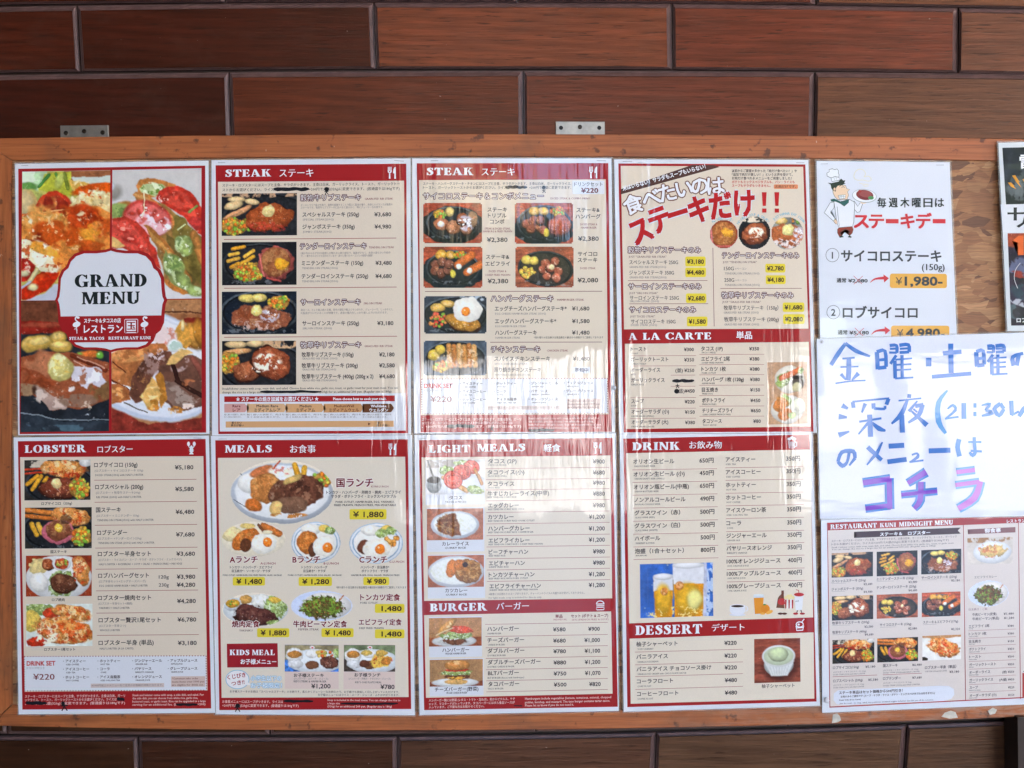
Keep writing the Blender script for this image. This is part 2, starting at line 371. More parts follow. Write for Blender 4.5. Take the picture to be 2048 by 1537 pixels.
# planks hidden behind the board and outside the frame are left to the dark backing
# ------------------------------------------------------------------ the board
board = thing('menu_board', 'strand board panel in an orange stained timber frame fixed flat on the panelled wall', 'board', tuple(back(1024, 1450, 0)))
def slab(name, pts, h0, h1, mat, parent, bev=0):
    """polygon given in photo pixels, from depth h0 (back) to h1 (front)"""
    n = len(pts); cx = sum(p[0] for p in pts) / n; cy = sum(p[1] for p in pts) / n
    fr = [back(x, y, h1) for x, y in pts]
    bk = [back(x, y, h1) * np.array([1, 0, 1]) + np.array([0, -h0, 0]) for x, y in pts]
    V = [tuple(p) for p in fr] + [tuple(p) for p in bk]
    F = [tuple(range(n))[::-1]] + [tuple(range(n, 2 * n))] + [(i, (i + 1) % n, (i + 1) % n + n, i + n) for i in range(n)]
    if bev:
        import bmesh
        o = mesh(name, V, F, mat, parent); bm = bmesh.new(); bm.from_mesh(o.data)
        bmesh.ops.recalc_face_normals(bm, faces=bm.faces)
        ed = [e for e in bm.edges if all(v.index < n for v in e.verts)]
        bmesh.ops.bevel(bm, geom=ed, offset=bev, segments=2, profile=.6, affect='EDGES'); bm.to_mesh(o.data); bm.free()
        return o
    return mesh(name, V, F, mat, parent)
pu = back(2052, 1500, 0); o = boxes('timber_upright', [(-.020, .30, -.012, .020, -.9, .054)], M_DARKW); o.location = tuple(pu)
tag(o, 'dark timber upright standing against the wall under the right end of the board', 'post')
ft_o = curve([(0, 277), (300, 272.5), (700, 268.5), (1100, 268.5), (1600, 272.5), (2048, 278)])
ft_i = curve([(22, 322), (420, 316), (820, 313), (1230, 314), (1620, 317), (2000, 321)])
fb_o = curve([(0, 1453), (500, 1459), (1024, 1462), (1570, 1450), (2048, 1434)])
slab('strand_panel', [(12, 300), (700, 296), (1300, 296), (2300, 312), (2320, 1410), (1300, 1440), (700, 1440), (14, 1440)], -.016, 0, M_OSB, board)
XS = list(np.linspace(-4, 2300, 13))
slab('rail', [(XS[0] - 40, ft_o(XS[0] - 40))] + [(x, ft_o(x)) for x in XS] + [(x, ft_i(x)) for x in XS[::-1] if x > 24] + [(22.5, 320.5)], -.018, .004, M_FRAME_H, board, .0012)
slab('rail', [(24, 1411), ] + [(x, fb_o(x) - 36) for x in XS if x > 60] + [(x, fb_o(x)) for x in XS[::-1]] + [(XS[0] - 16, fb_o(-20))], -.018, .004, M_FRAME_H, board, .0012)
slab('stile', [(-46, 276), (21, 320.5), (22.5, 1410), (-22, 1452), (-46, 1452)], -.018, .0037, M_FRAME_V, board, .001)
def disc(name, px, py, r, h0, h1, mat, parent, n=14, cross=True):
    c = back(px, py, h1); V = []; F = []
    rings = ((r, h0), (r, h0 + (h1 - h0) * .5), (r * .72, h1))
    for rr, hh in rings:
        for k in range(n):
            a = 2 * math.pi * k / n; V.append((c[0] + rr * math.cos(a), -hh, c[2] + rr * math.sin(a)))
    for i in range(2):
        for k in range(n): F.append((i * n + k, i * n + (k + 1) % n, (i + 1) * n + (k + 1) % n, (i + 1) * n + k))
    F.append(tuple(range(2 * n, 3 * n)))
    if cross:
        for a in (.5, .5 + math.pi / 2):
            b = len(V); ca, sa = math.cos(a), math.sin(a)
            for u, v in ((-.55, -.12), (.55, -.12), (.55, .12), (-.55, .12)):
                V.append((c[0] + r * (u * ca - v * sa), -h1 - .00003 * (1 + (a > 1)), c[2] + r * (u * sa + v * ca)))
            F.append((b, b + 1, b + 2, b + 3))
    return mesh(name, V, F, mat, parent)
M_HOLE = mk_simple('dark_hole', G(.01), .9)
def plate(pts, screws, lab):
    o = slab('fixing_plate', pts, -.0215, -.0185, M_STEEL, board, .0006); o['label'] = lab
    for x, y, hole in screws:
        if hole: disc('screw_hole', x, y, .0032, -.0186, -.01838, M_HOLE, o, cross=False)
        else: disc('screw', x, y, .0034, -.0186, -.0172, M_SCREW, o)
plate([(120, 251.5), (216, 250.5), (217, 285), (121, 285)], [(131, 266, 0), (167.5, 262.5, 0), (204.5, 265, 0)], 'dull fixing plate with three dark screws')
plate([(1111.5, 243), (1209.5, 243.5), (1210, 285), (1112, 285)], [(1122, 256, 1), (1160, 254, 0), (1198.5, 256, 1)], 'shiny fixing plate with one screw and two empty holes')
# ------------------------------------------------------------------ printed matter
# Every sheet is a thing; what is printed on it is thin flat geometry carrying its ink colour in the 'ink' attribute.
WH = (226, 227, 233); RED = (164, 30, 33); CRM = (228, 213, 193); INK = (62, 52, 54); GRY = (142, 130, 126); DRED = (120, 34, 40)
YEL = (231, 210, 62); BLK = (22, 22, 26); ORA = (232, 176, 84); WH2 = (240, 240, 245); ALB = 1.06
_ft = bpy.data.curves.new('text_source', 'FONT'); _ft.resolution_u = 2
_fo = bpy.data.objects.new('text_source', _ft); COL.objects.link(_fo)
_cache = {}
def text_mesh(s, bold=0.0, res=2):
    k = (s, bold, res)
    if k not in _cache:
        _ft.body = s; _ft.offset = bold; _ft.resolution_u = res
        bpy.context.view_layer.update()
        me = _fo.to_mesh()
        n = len(me.vertices); V = np.zeros(n * 3); me.vertices.foreach_get('co', V); V = V.reshape(-1, 3)[:, :2]
        me.calc_loop_triangles(); T = np.zeros(len(me.loop_triangles) * 3, np.int32); me.loop_triangles.foreach_get('vertices', T)
        _fo.to_mesh_clear(); _cache[k] = (V.copy(), T.reshape(-1, 3))
    return _cache[k]
JOIN = {'lettering', 'price', 'arched_lettering', 'dotted_rule', 'steam', 'arrow'}
class Sheet:
    def new(s):
        if not s.lock: s.g += 1
    def __init__(s, name, label, cat, org, sc, quad, h, group=None, paper=WH, film=True, mat=None, rim=2.6, thick=.0005):
        s.o, s.s, s.q, s.h = org, sc, quad, h
        s.acc = {}; s.g = 0; s.lock = 0; s.mat = mat or M_PRINT; s.z = 0; s.nz = 0
        s.m0 = (quad[1][1] - quad[0][1]) / (quad[1][0] - quad[0][0]); s.m1 = (quad[2][1] - quad[3][1]) / (quad[2][0] - quad[3][0])
        c = s.W([((quad[0][0] + quad[2][0]) / 2, quad[3][1])], 0)[0]
        s.t = thing(name, label, cat, tuple(c), group)
        s.body('paper', quad, paper, -thick, 0)
        if film:
            cx = sum(p[0] for p in quad) / 4; cy = sum(p[1] for p in quad) / 4
            r = rim / sc
            out = [(p[0] + (r if p[0] > cx else -r), p[1] + (r if p[1] > cy else -r)) for p in quad]
            V = np.concatenate([s.W(out, -.0003), s.W(quad, -.0003)]); F = [(i, (i + 1) % 4, 4 + (i + 1) % 4, 4 + i) for i in range(4)]
            mesh('laminate_edge', V, F, M_FILM, s.t)
    def W(s, pts, dh):
        p = np.asarray(pts, float)
        return back(s.o[0] + p[:, 0] * s.s, s.o[1] + p[:, 1] * s.s, s.h + dh)
    def body(s, name, q, col, d0, d1):
        n = len(q); V = np.concatenate([s.W(q, d1), s.W(q, d1) * [1, 0, 1] + [0, -(s.h + d0), 0]])
        F = [tuple(range(n))[::-1], tuple(range(n, 2 * n))] + [(i, (i + 1) % n, (i + 1) % n + n, i + n) for i in range(n)]
        return mesh(name, V, F, s.mat, s.t, np.repeat([lin(col) * ALB], 2 * n, 0))
    def add(s, part, V, T, col, lay):
        """V in crop pixels, T triangles; lay in units of 0.05 mm"""
        V = np.asarray(V, float); T = np.asarray(T, int)
        a = V[T[:, 0]]; b = V[T[:, 1]]; c = V[T[:, 2]]
        ar = (b[:, 0] - a[:, 0]) * (c[:, 1] - a[:, 1]) - (b[:, 1] - a[:, 1]) * (c[:, 0] - a[:, 0])
        T = np.where((ar > 0)[:, None], T[:, ::-1], T)
        s.nz += 1
        if np.ndim(col) == 0: raise ValueError('colour %r in %s' % (col, part))
        W = s.W(V, lay * .00005 + (s.nz % 5) * .0000008)
        key = part if part in JOIN or part.endswith(('emblem', 'drawing')) else (part, s.g)
        A = s.acc.setdefault(key, [[], [], [], 0])
        C = np.repeat([lin(col) * ALB], len(V), 0) if np.ndim(col) == 1 else col
        A[0].append(W); A[1].append(T + A[3]); A[2].append(C); A[3] += len(V)
    def poly(s, pts, col, lay=2, part='printed_panel'):
        s.new(); n = len(pts); s.add(part, pts, [(0, i, i + 1) for i in range(1, n - 1)], col, lay)
    def rect(s, x0, y0, x1, y1, col, lay=2, part='printed_panel', r=0, n=4):
        m = s.sl((y0 + y1) / 2) * (x1 - x0) / 2
        if r:
            P = []
            for cx, cy, a0 in ((x1 - r, y0 + r, -90), (x1 - r, y1 - r, 0), (x0 + r, y1 - r, 90), (x0 + r, y0 + r, 180)):
                for k in range(n + 1):
                    a = R(a0 + 90 * k / n); P.append((cx + r * math.cos(a), cy + r * math.sin(a)))
            P = [(x, y + (x - (x0 + x1) / 2) / (x1 - x0) * 2 * m) for x, y in P]
            s.poly(P, col, lay, part)
        else: s.poly([(x0, y0 - m), (x1, y0 + m), (x1, y1 + m), (x0, y1 - m)], col, lay, part)
    def line(s, x0, y0, x1, y1, w=2.7, col=(158, 44, 48), lay=3, part='rule_line'):
        dx, dy = x1 - x0, y1 - y0; L = math.hypot(dx, dy); nx, ny = -dy / L * w / 2, dx / L * w / 2
        s.poly([(x0 + nx, y0 + ny), (x1 + nx, y1 + ny), (x1 - nx, y1 - ny), (x0 - nx, y0 - ny)], col, lay, part)
    def rule(s, x0, x1, y, w=2.7, col=(158, 44, 48), part='rule_line'):
        m = s.sl(y) * (x1 - x0) / 2; s.line(x0, y - m, x1, y + m, w, col, 3, part)
    def sl(s, y):
        t = (y - s.q[0][1]) / (s.q[3][1] - s.q[0][1]); return s.m0 * (1 - t) + s.m1 * t
    def stroke(s, pts, wd, col, lay=6, part='lettering', sub=0):
        s.new(); pts = np.asarray(pts, float); wd = np.broadcast_to(np.asarray(wd, float), (len(pts),)).copy() if np.ndim(wd) == 0 or len(wd) == len(pts) else np.interp(np.linspace(0, 1, len(pts)), np.linspace(0, 1, len(wd)), wd)
        if sub:
            t = np.arange(len(pts)); tt = np.linspace(0, len(pts) - 1, (len(pts) - 1) * sub + 1)
            def cr(a):
                o = []
                for q in tt:
                    i = min(int(q), len(a) - 2); f = q - i
                    p0, p1, p2, p3 = a[max(i - 1, 0)], a[i], a[i + 1], a[min(i + 2, len(a) - 1)]
                    o.append(.5 * (2 * p1 + (p2 - p0) * f + (2 * p0 - 5 * p1 + 4 * p2 - p3) * f * f + (3 * p1 - p0 - 3 * p2 + p3) * f ** 3))
                return np.array(o)
            pts, wd = cr(pts), np.interp(tt, t, wd)
        d = np.gradient(pts, axis=0); L = np.hypot(d[:, 0], d[:, 1]) + 1e-9; n = np.stack([-d[:, 1] / L, d[:, 0] / L], 1) * wd[:, None] / 2
        V = np.concatenate([pts + n, pts - n]); k = len(pts)
        T = [(i, i + 1, i + k) for i in range(k - 1)] + [(i + 1, i + 1 + k, i + k) for i in range(k - 1)]
        s.add(part, V, T, col, lay)
    def ell(s, cx, cy, rx, ry, col, lay=4, part='printed_picture', n=20, rot=0):
        a = np.arange(n) * 2 * math.pi / n; c, q = math.cos(rot), math.sin(rot)
        x, y = rx * np.cos(a), ry * np.sin(a); s.poly(list(zip(cx + x * c - y * q, cy + x * q + y * c)), col, lay, part)
    def ring(s, cx, cy, rx, ry, w, col, lay=5, part='printed_picture', n=24, a0=0, a1=360):
        a = np.radians(np.linspace(a0, a1, n + 1)); s.stroke(list(zip(cx + rx * np.cos(a), cy + ry * np.sin(a))), w, col, lay, part)
    def T(s, t, x0, x1, y, h, col=INK, b=0.0, lay=6, part='lettering', ang=None, res=1, out=None, ow=.07, al=None, sx=1.0, jit=False):
        """text t fitted between x0 and x1 (either may be None), centred on height y, em height h"""
        V, F = text_mesh(t, 0, max(res, 2 if h * s.s > 8.5 else 1))
        if not len(V): return
        s.new()
        a, c = V[:, 0].min(), V[:, 0].max(); w = (c - a)
        if x1 is None: k = h * sx; x1 = x0 + w * k
        elif x0 is None: k = h * sx; x0 = x1 - w * k
        else: k = (x1 - x0) / w
        xm = (x0 + x1) / 2
        m = s.sl(y) if ang is None else math.tan(R(ang))
        ca = math.cos(math.atan(m)); sa = math.sin(math.atan(m))
        def place(V):
            X = (V[:, 0] - (a + c) / 2) * k; Y = -(V[:, 1] - .365) * h
            if ang is None: return np.stack([xm + X, y + X * m + Y], 1)
            return np.stack([xm + X * ca - Y * sa, y + X * sa + Y * ca], 1)
        s.lock += 1
        s.fat(part, place, V, F, b, ow, out, col, lay, h * s.s)
        s.lock -= 1
    def fat(s, part, place, V, F, b, ow, out, col, lay, px):
        """heavier weights: the glyph repeated a little aside, each copy a hair higher than the last"""
        b = b + (.026 if px < 14 else .008) * (out is None); k = 0
        if out is not None:
            for a in range(8):
                t = math.pi / 4 * a; s.add(part, place(V + np.array([math.cos(t), math.sin(t)]) * (ow + b * .5)), F, out, lay + k * .1); k += 1
        offs = [(0, 0)] if b < .012 else ([(-b / 2, 0), (b / 2, 0)] if b < .03 else [(-b / 2, -b / 2), (b / 2, -b / 2), (b / 2, b / 2), (-b / 2, b / 2)])
        for o in offs: s.add(part, place(V + np.array(o)), F, col, lay + k * .1); k += 1
    def H(s, t, x0, x1, y0, y1, col=WH2, lay=6, part='heading', sp=.12):
        """display serif lettering"""
        s.new(); s.lock += 1; cur = 0; P = []
        for ch in t:
            if ch == ' ': cur += .38; continue
            g, wd = GL[ch]
            P += [(cur, q) for q in g]; cur += wd + sp
        W_ = cur - sp; k = (x1 - x0) / W_; hh = y1 - y0; ym = (y0 + y1) / 2
        m = s.sl(ym); xm = (x0 + x1) / 2
        f = lambda c, x, y: (x0 + (c + x) * k, y1 - y * hh + m * (x0 + (c + x) * k - xm))
        P = [(c + d, q) for d in (-.022, .022) for c, q in P]
        for i, (c, q) in enumerate(P):
            if q[0] == 'p': s.poly([f(c, x, y) for x, y in q[1]], col, lay + .09 * (i % 7), part)
            else:
                o, n_ = q[1], q[2]; K = len(o)
                V = [f(c, *p) for p in o] + [f(c, *p) for p in n_]
                s.add(part, V, [(i, i + 1, i + K) for i in range(K - 1)] + [(i + 1, i + 1 + K, i + K) for i in range(K - 1)], col, lay + .09 * (i % 7))
        s.lock -= 1
    def photo(s, q, fn, part='food_photo', step=1.3, seed=0, mask=None, lay=3, kw={}, warp=.012, grain=1.0):
        """q: quad or (x0,y0,x1,y1) in crop pixels; fn paints a Ph"""
        if len(q) == 4 and np.ndim(q[0]) == 0:
            x0, y0, x1, y1 = q; m = s.sl((y0 + y1) / 2) * (x1 - x0) / 2; q = [(x0, y0 - m), (x1, y0 + m), (x1, y1 + m), (x0, y1 - m)]
        q = np.array(q, float); wpx = np.hypot(*(q[1] - q[0])) * s.s; hpx = np.hypot(*(q[3] - q[0])) * s.s
        nx, ny = max(6, int(wpx / step)), max(6, int(hpx / step))
        p = Ph(nx + 1, ny + 1, wpx / hpx, seed, warp); fn(p, **kw); p.finish(grain)
        C = lin(np.clip(p.c, 0, 255)) * ALB
        u, v = np.meshgrid(np.linspace(0, 1, nx + 1), np.linspace(0, 1, ny + 1))
        P = ((1 - u) * (1 - v))[..., None] * q[0] + (u * (1 - v))[..., None] * q[1] + (u * v)[..., None] * q[2] + ((1 - u) * v)[..., None] * q[3]
        I = np.arange((nx + 1) * (ny + 1)).reshape(ny + 1, nx + 1)
        Q = np.stack([I[:-1, :-1], I[1:, :-1], I[1:, 1:], I[:-1, 1:]], -1).reshape(-1, 4)
        if mask is not None:
            mk = mask(u, v); mf = (mk[:-1, :-1] & mk[1:, :-1] & mk[1:, 1:] & mk[:-1, 1:]).ravel(); Q = Q[mf]
            us, inv = np.unique(Q, return_inverse=True); Q = inv.reshape(-1, 4); P = P.reshape(-1, 2)[us]; C = C.reshape(-1, 3)[us]
        W = s.W(P.reshape(-1, 2), lay * .00005 + .00002)
        mesh(part, W, Q.astype(np.int32), s.mat, s.t, C.reshape(-1, 3))
    def staple(s, x, y, l=34, ang=0):
        c = s.W([(x - l / 2, y - math.tan(R(ang)) * l / 2), (x + l / 2, y + math.tan(R(ang)) * l / 2)], .0004)
        a, b = c; t = .00028; V = []
        for p in (a, b):
            for dy, dz in ((0, t), (-.0004, t), (-.0004, -t), (0, -t)): V.append((p[0], p[1] + dy, p[2] + dz))
        mesh('staple', V, [(0, 1, 2, 3), (4, 7, 6, 5), (0, 4, 5, 1), (1, 5, 6, 2), (2, 6, 7, 3), (3, 7, 4, 0)], M_STAPLE, s.t)
    def done(s):
        for key, (V, T, C, n) in s.acc.items():
            part = key if isinstance(key, str) else key[0]
            o = mesh(part, np.concatenate(V), np.concatenate(T).astype(np.int32), s.mat, s.t, np.concatenate(C))
            if part in JOIN: o['kind'] = 'stuff'
# ---- display serif alphabet: thick stems, hairline bars, bracketed serifs (unit cap height)
def _r(x0, y0, x1, y1): return ('p', [(x0, y0), (x1, y0), (x1, y1), (x0, y1)])
def _p(*q): return ('p', list(q))
def _stem(x, w=.22, y0=0, y1=1, e=.07, bot=1, top=1):
    o = [_r(x, y0, x + w, y1)]
    if bot: o += [_p((x - e, y0), (x + w + e, y0), (x + w + e, y0 + .05), (x + w, y0 + .11), (x, y0 + .11), (x - e, y0 + .05))]
    if top: o += [_p((x - e, y1), (x + w + e, y1), (x + w + e, y1 - .05), (x + w, y1 - .11), (x, y1 - .11), (x - e, y1 - .05))]
    return o
def _arc(cx, cy, rx, ry, ix, iy, a0, a1, icx=None, n=14):
    a = np.radians(np.linspace(a0, a1, n + 1)); icx = cx if icx is None else icx
    return ('s', list(zip(cx + rx * np.cos(a), cy + ry * np.sin(a))), list(zip(icx + ix * np.cos(a), cy + iy * np.sin(a))))
def _st(pts, w):
    pts = np.array(pts); w = np.array(w); t = np.arange(len(pts)); tt = np.linspace(0, len(pts) - 1, 4 * len(pts))
    # smooth through the points
    def sm(v):
        o = []
        for q in tt:
            i = min(int(q), len(v) - 2); f = q - i; p0, p1, p2, p3 = v[max(i - 1, 0)], v[i], v[i + 1], v[min(i + 2, len(v) - 1)]
            o.append(.5 * (2 * p1 + (p2 - p0) * f + (2 * p0 - 5 * p1 + 4 * p2 - p3) * f * f + (3 * p1 - p0 - 3 * p2 + p3) * f ** 3))
        return np.array(o)
    P = sm(pts); ww = np.interp(tt, t, w); d = np.gradient(P, axis=0); L = np.hypot(d[:, 0], d[:, 1]) + 1e-9
    n = np.stack([-d[:, 1] / L, d[:, 0] / L], 1) * ww[:, None] / 2
    return ('s', [tuple(q) for q in P + n], [tuple(q) for q in P - n])
GL = {}
GL['I'] = (_stem(.07), .36)
GL['L'] = (_stem(.07) + [_r(.29, 0, .62, .07), _p((.62, 0), (.66, .3), (.6, .3), (.5, .07))], .68)
GL['E'] = (_stem(.07) + [_r(.29, 0, .6, .07), _p((.6, 0), (.66, .28), (.6, .28), (.5, .07)), _r(.29, .93, .58, 1), _p((.58, 1), (.63, .74), (.57, .74), (.48, .93)), _r(.29, .47, .48, .54), _r(.46, .38, .51, .64)], .68)
GL['T'] = (_stem(.26, top=0) + [_r(.02, .93, .72, 1), _p((.02, 1), (-.02, .68), (.04, .68), (.16, .93)), _p((.72, 1), (.76, .68), (.7, .68), (.58, .93))], .74)
GL['H'] = (_stem(.07) + _stem(.55) + [_r(.29, .47, .55, .54)], .84)
GL['M'] = (_stem(.06, .08) + _stem(.72, .2) + [_p((.06, 1), (.26, 1), (.54, .1), (.42, .02)), _p((.42, .02), (.5, .02), (.78, 1), (.7, 1))], .98)
GL['N'] = (_stem(.07, .08, top=0) + _stem(.64, .08, bot=0) + [_p((.0, 1), (.24, 1), (.72, 0), (.58, 0))], .79)
GL['A'] = ([_p((.3, 1), (.45, 1), (.82, .04), (.56, .04)), _p((.3, 1), (.36, .98), (.15, .04), (.08, .04)), _r(.18, .28, .64, .34), _r(0, 0, .24, .06), _r(.48, 0, .88, .06)], .88)
GL['K'] = (_stem(.07) + [_p((.29, .4), (.36, .5), (.68, .96), (.58, .96)), _p((.38, .6), (.5, .66), (.8, .04), (.54, .04)), _r(.48, .94, .78, 1), _r(.48, 0, .86, .06)], .86)
GL['D'] = (_stem(.07, e=.07) + [_arc(.32, .5, .44, .5, .2, .44, -90, 90)] + [_r(.28, 0, .34, .06), _r(.28, .94, .34, 1)], .76)
GL['B'] = (_stem(.07) + [_arc(.34, .74, .28, .26, .1, .2, -90, 90), _arc(.34, .26, .34, .28, .12, .21, -90, 90)], .68)
GL['R'] = (_stem(.07) + [_arc(.36, .73, .3, .27, .1, .21, -90, 90), _r(.28, .46, .38, .52), _r(.28, .94, .38, 1), _p((.36, .5), (.52, .52), (.82, .05), (.6, .0)), _p((.6, 0), (.88, 0), (.88, .06), (.7, .08))], .84)
GL['O'] = ([_arc(.42, .5, .42, .51, .2, .45, 0, 360, n=28)], .84)
GL['C'] = ([_arc(.42, .5, .42, .51, .22, .45, 42, 318, .45, n=22), _p((.7, .98), (.75, .98), (.75, .66), (.69, .66)), _p((.7, .04), (.75, .04), (.75, .3), (.69, .3))], .76)
GL['G'] = ([_arc(.42, .5, .42, .51, .22, .45, 42, 318, .45, n=22), _p((.7, .98), (.75, .98), (.75, .66), (.69, .66)), _r(.58, .02, .78, .42), _r(.5, .38, .86, .44)], .86)
GL['U'] = (_stem(.07, .21, .3, 1, bot=0) + _stem(.62, .08, .3, 1, bot=0) + [_arc(.385, .32, .315, .33, .12, .26, 180, 360, .4)], .76)
GL['S'] = ([_st([(.5, .8), (.42, .92), (.3, .96), (.17, .87), (.16, .72), (.3, .58), (.44, .44), (.48, .25), (.36, .07), (.22, .04), (.07, .2)], [.05, .06, .09, .17, .22, .26, .25, .2, .1, .07, .05]),
            _p((.5, .98), (.55, .98), (.55, .68), (.49, .68)), _p((.03, .02), (.08, .02), (.09, .34), (.03, .34))], .6)
GL['J'] = (_stem(.22), .5)
# ------------------------------------------------------------------ printed food pictures
_nz = np.random.default_rng(77).random((256, 256))
class Ph:
    def __init__(s, nx, ny, A, seed, warp=.012):
        s.A = A; s.rg = np.random.default_rng(seed + 11); s.u, s.v = np.meshgrid(np.linspace(0, A, nx), np.linspace(0, 1, ny))
        s.c = np.zeros((ny, nx, 3)); s.k = seed * 7.3; s.u0, s.v0 = s.u, s.v
        if warp: s.u, s.v = s.u0 + warp * s.no(6, 31, 4), s.v0 + warp * s.no(6, 47, 4)
    def no(s, sc, off=0, o=3, ax=1.0):
        r = 0; am = 1; tot = 0; k0 = s.k + off * 3.1; X = s.u; Y = s.v
        for i in range(o):
            t = .6 + 1.1 * i + off; c, q = (1, 0) if ax != 1 else (math.cos(t), math.sin(t))
            x = (X * c - Y * q) * sc + k0 + i * 17.3 + 40; y = (X * q + Y * c) * sc * ax + off * 5.7 + i * 9.1 + s.k + 60
            xi = np.floor(x).astype(int); yi = np.floor(y).astype(int); fx = x - xi; fy = y - yi
            fx = fx * fx * (3 - 2 * fx); fy = fy * fy * (3 - 2 * fy); g = lambda a, b: _nz[(yi + b) % 256, (xi + a) % 256]
            r = r + am * ((g(0, 0) * (1 - fx) + g(1, 0) * fx) * (1 - fy) + (g(0, 1) * (1 - fx) + g(1, 1) * fx) * fy); tot += am; am *= .62; sc = sc * 2.13
        return (r / tot - .5) * 3.0
    def bg(s, col, tex=.08, sc=4, ax=1.0):
        s.c[:] = np.array(hexc(col)) * (1 + tex * s.no(sc, 1, ax=ax))[..., None]
    def put(s, a, col): s.c = s.c * (1 - a[..., None]) + col * a[..., None]
    def fld(s, cx, cy, rx, ry, rot, edge, ts, off):
        dx = s.u - cx * s.A; dy = s.v - cy; c, q = math.cos(R(rot)), math.sin(R(rot)); x = dx * c + dy * q; y = -dx * q + dy * c
        rx *= s.A; r = np.hypot(x / rx, y / ry)
        return r + edge * s.no(ts, off, 2), x / rx, y / ry
    def e(s, cx, cy, rx, ry, col, rot=0, edge=.08, tex=.12, ts=9, soft=None, sh=.18, a=1.0):
        off = s.rg.random() * 50; r, x, y = s.fld(cx, cy, rx, ry, rot, edge, ts, off); soft = soft or .02 / min(rx * s.A, ry)
        m = np.clip((1 + soft / 2 - r) / soft, 0, 1) * a; m = m * m * (3 - 2 * m)
        k = 1 + tex * s.no(ts * 1.6, off + 3) - sh * np.clip(r, 0, 1.1) ** 3 - sh * .5 * (y + x * .3)
        s.put(m, np.array(hexc(col)) * k[..., None])
    def pt(s, cx, cy, rx, ry, col, thr=.25, sc=14, rot=0, a=1.0, ax=1.0):
        off = s.rg.random() * 50; r, x, y = s.fld(cx, cy, rx, ry, rot, .1, 6, off)
        m = np.clip((1.05 - r) / .2, 0, 1) * np.clip((s.no(sc, off + 9, 4, ax=ax) - thr) / .22, 0, 1) * a; s.put(m, np.array(hexc(col)) * np.ones(s.c.shape))
    def sc(s, cx, cy, rx, ry, n, size, cols, rot=0):
        for i in range(n):
            a = s.rg.random() * 6.283; q = s.rg.random() ** .6; x = q * rx * math.cos(a) * s.A; y = q * ry * math.sin(a)
            c, w_ = math.cos(R(rot)), math.sin(R(rot)); x, y = x * c - y * w_, x * w_ + y * c; x /= s.A; z = size * (.7 + .6 * s.rg.random())
            s.e(cx + x, cy + y, z / s.A, z * (.7 + .4 * s.rg.random()), cols[int(s.rg.random() * len(cols))], rot=s.rg.random() * 180, edge=.1, tex=.1, sh=.35)
    def l(s, x0, y0, x1, y1, w, col, sh=.3, a=1.0, tex=.08):
        ax, ay, bx, by = x0 * s.A, y0, x1 * s.A, y1; dx, dy = bx - ax, by - ay; L = dx * dx + dy * dy + 1e-9
        t = np.clip(((s.u - ax) * dx + (s.v - ay) * dy) / L, 0, 1); px, py = s.u - ax - t * dx, s.v - ay - t * dy; d = np.hypot(px, py) / w * 2 + .08 * s.no(12, x0 * 9)
        m = np.clip((1.1 - d) / .25, 0, 1) * a; k = 1 + tex * s.no(20, y0 * 9) - sh * np.clip(d, 0, 1) ** 2 - sh * .6 * py / w
        s.put(m, np.array(hexc(col)) * k[..., None])
    def pl(s, pts, col, edge=.02, tex=.12, ts=8, sh=.0):
        off = s.rg.random() * 50; x = s.u + edge * s.no(ts, off, 2); y = s.v + edge * s.no(ts, off + 7, 2); ins = np.zeros(x.shape, bool); n = len(pts)
        for i in range(n):
            (x0, y0), (x1, y1) = pts[i], pts[(i + 1) % n]; x0 *= s.A; x1 *= s.A
            if y0 == y1: continue
            ins ^= ((y0 > y) != (y1 > y)) & (x < (x1 - x0) * (y - y0) / (y1 - y0) + x0)
        m = ins.astype(float); m = (m + np.roll(m, 1, 0) + np.roll(m, 1, 1) + np.roll(np.roll(m, 1, 0), 1, 1)) / 4 if m.shape[0] > 12 else m
        s.put(m, np.array(hexc(col)) * (1 + tex * s.no(ts * 1.8, off + 3))[..., None])
    def finish(s, g=1.0):
        s.c = 255 * (np.clip(s.c, 0, 255) / 255) ** (.8 if g == 1 else 1)
        # crumbs, sheen and grain that every printed food picture has; plates and table stay smoother
        mx, mn = s.c.max(-1), s.c.min(-1); sat = np.clip((mx - mn) / (mx + 1) * 1.6, .12, 1) * g
        s.c = s.c * (1 + (sat * (.13 * s.no(14, 71, 4) + .13 * s.no(48, 73, 3)))[..., None]); s.c = s.c * 1.14 - s.c.mean(-1, keepdims=True) * .14; s.c = 128 + (s.c - 128) * (1.1 if g == 1 else 1)
        hl = np.clip((s.no(26, 77, 4) - .72) / .3, 0, 1) * sat * .55; s.c = s.c * (1 - hl[..., None]) + np.array([250, 236, 214]) * hl[..., None]
        dk = np.clip((s.no(20, 81, 4) - .75) / .3, 0, 1) * sat * .5; s.c = s.c * (1 - dk[..., None] * .7)
    # -- shared bits of food
    def pan(s, cx=.5, cy=.55, rx=.56, ry=.5, rot=0, rim='4a5058', inn='1c1d20'):
        s.e(cx, cy, rx, ry, rim, rot, .0, .25, 5, sh=.5); s.e(cx, cy, rx * .93, ry * .92, '0e0f12', rot, 0, .3); s.e(cx, cy, rx * .88, ry * .86, inn, rot, 0, .3, sh=0)
        s.pt(cx, cy + ry * .82, rx, ry * .12, '8b9298', .2, 10, rot, .5)
    def veg(s, cx, cy, rx, ry, n=40, z=.035, rot=0): s.e(cx, cy, rx, ry, 'a87838', rot, .2, .3); s.sc(cx, cy, rx, ry, n, z, ['74a83a', 'e07828', 'e8c850', '8fbc48', 'd8682c', 'dfb040'], rot)
    def fries(s, *q, w=.085):
        for a in q: s.l(*a, w, ['e0a438', 'd89830', 'e8b048'][int(s.rg.random() * 3)])
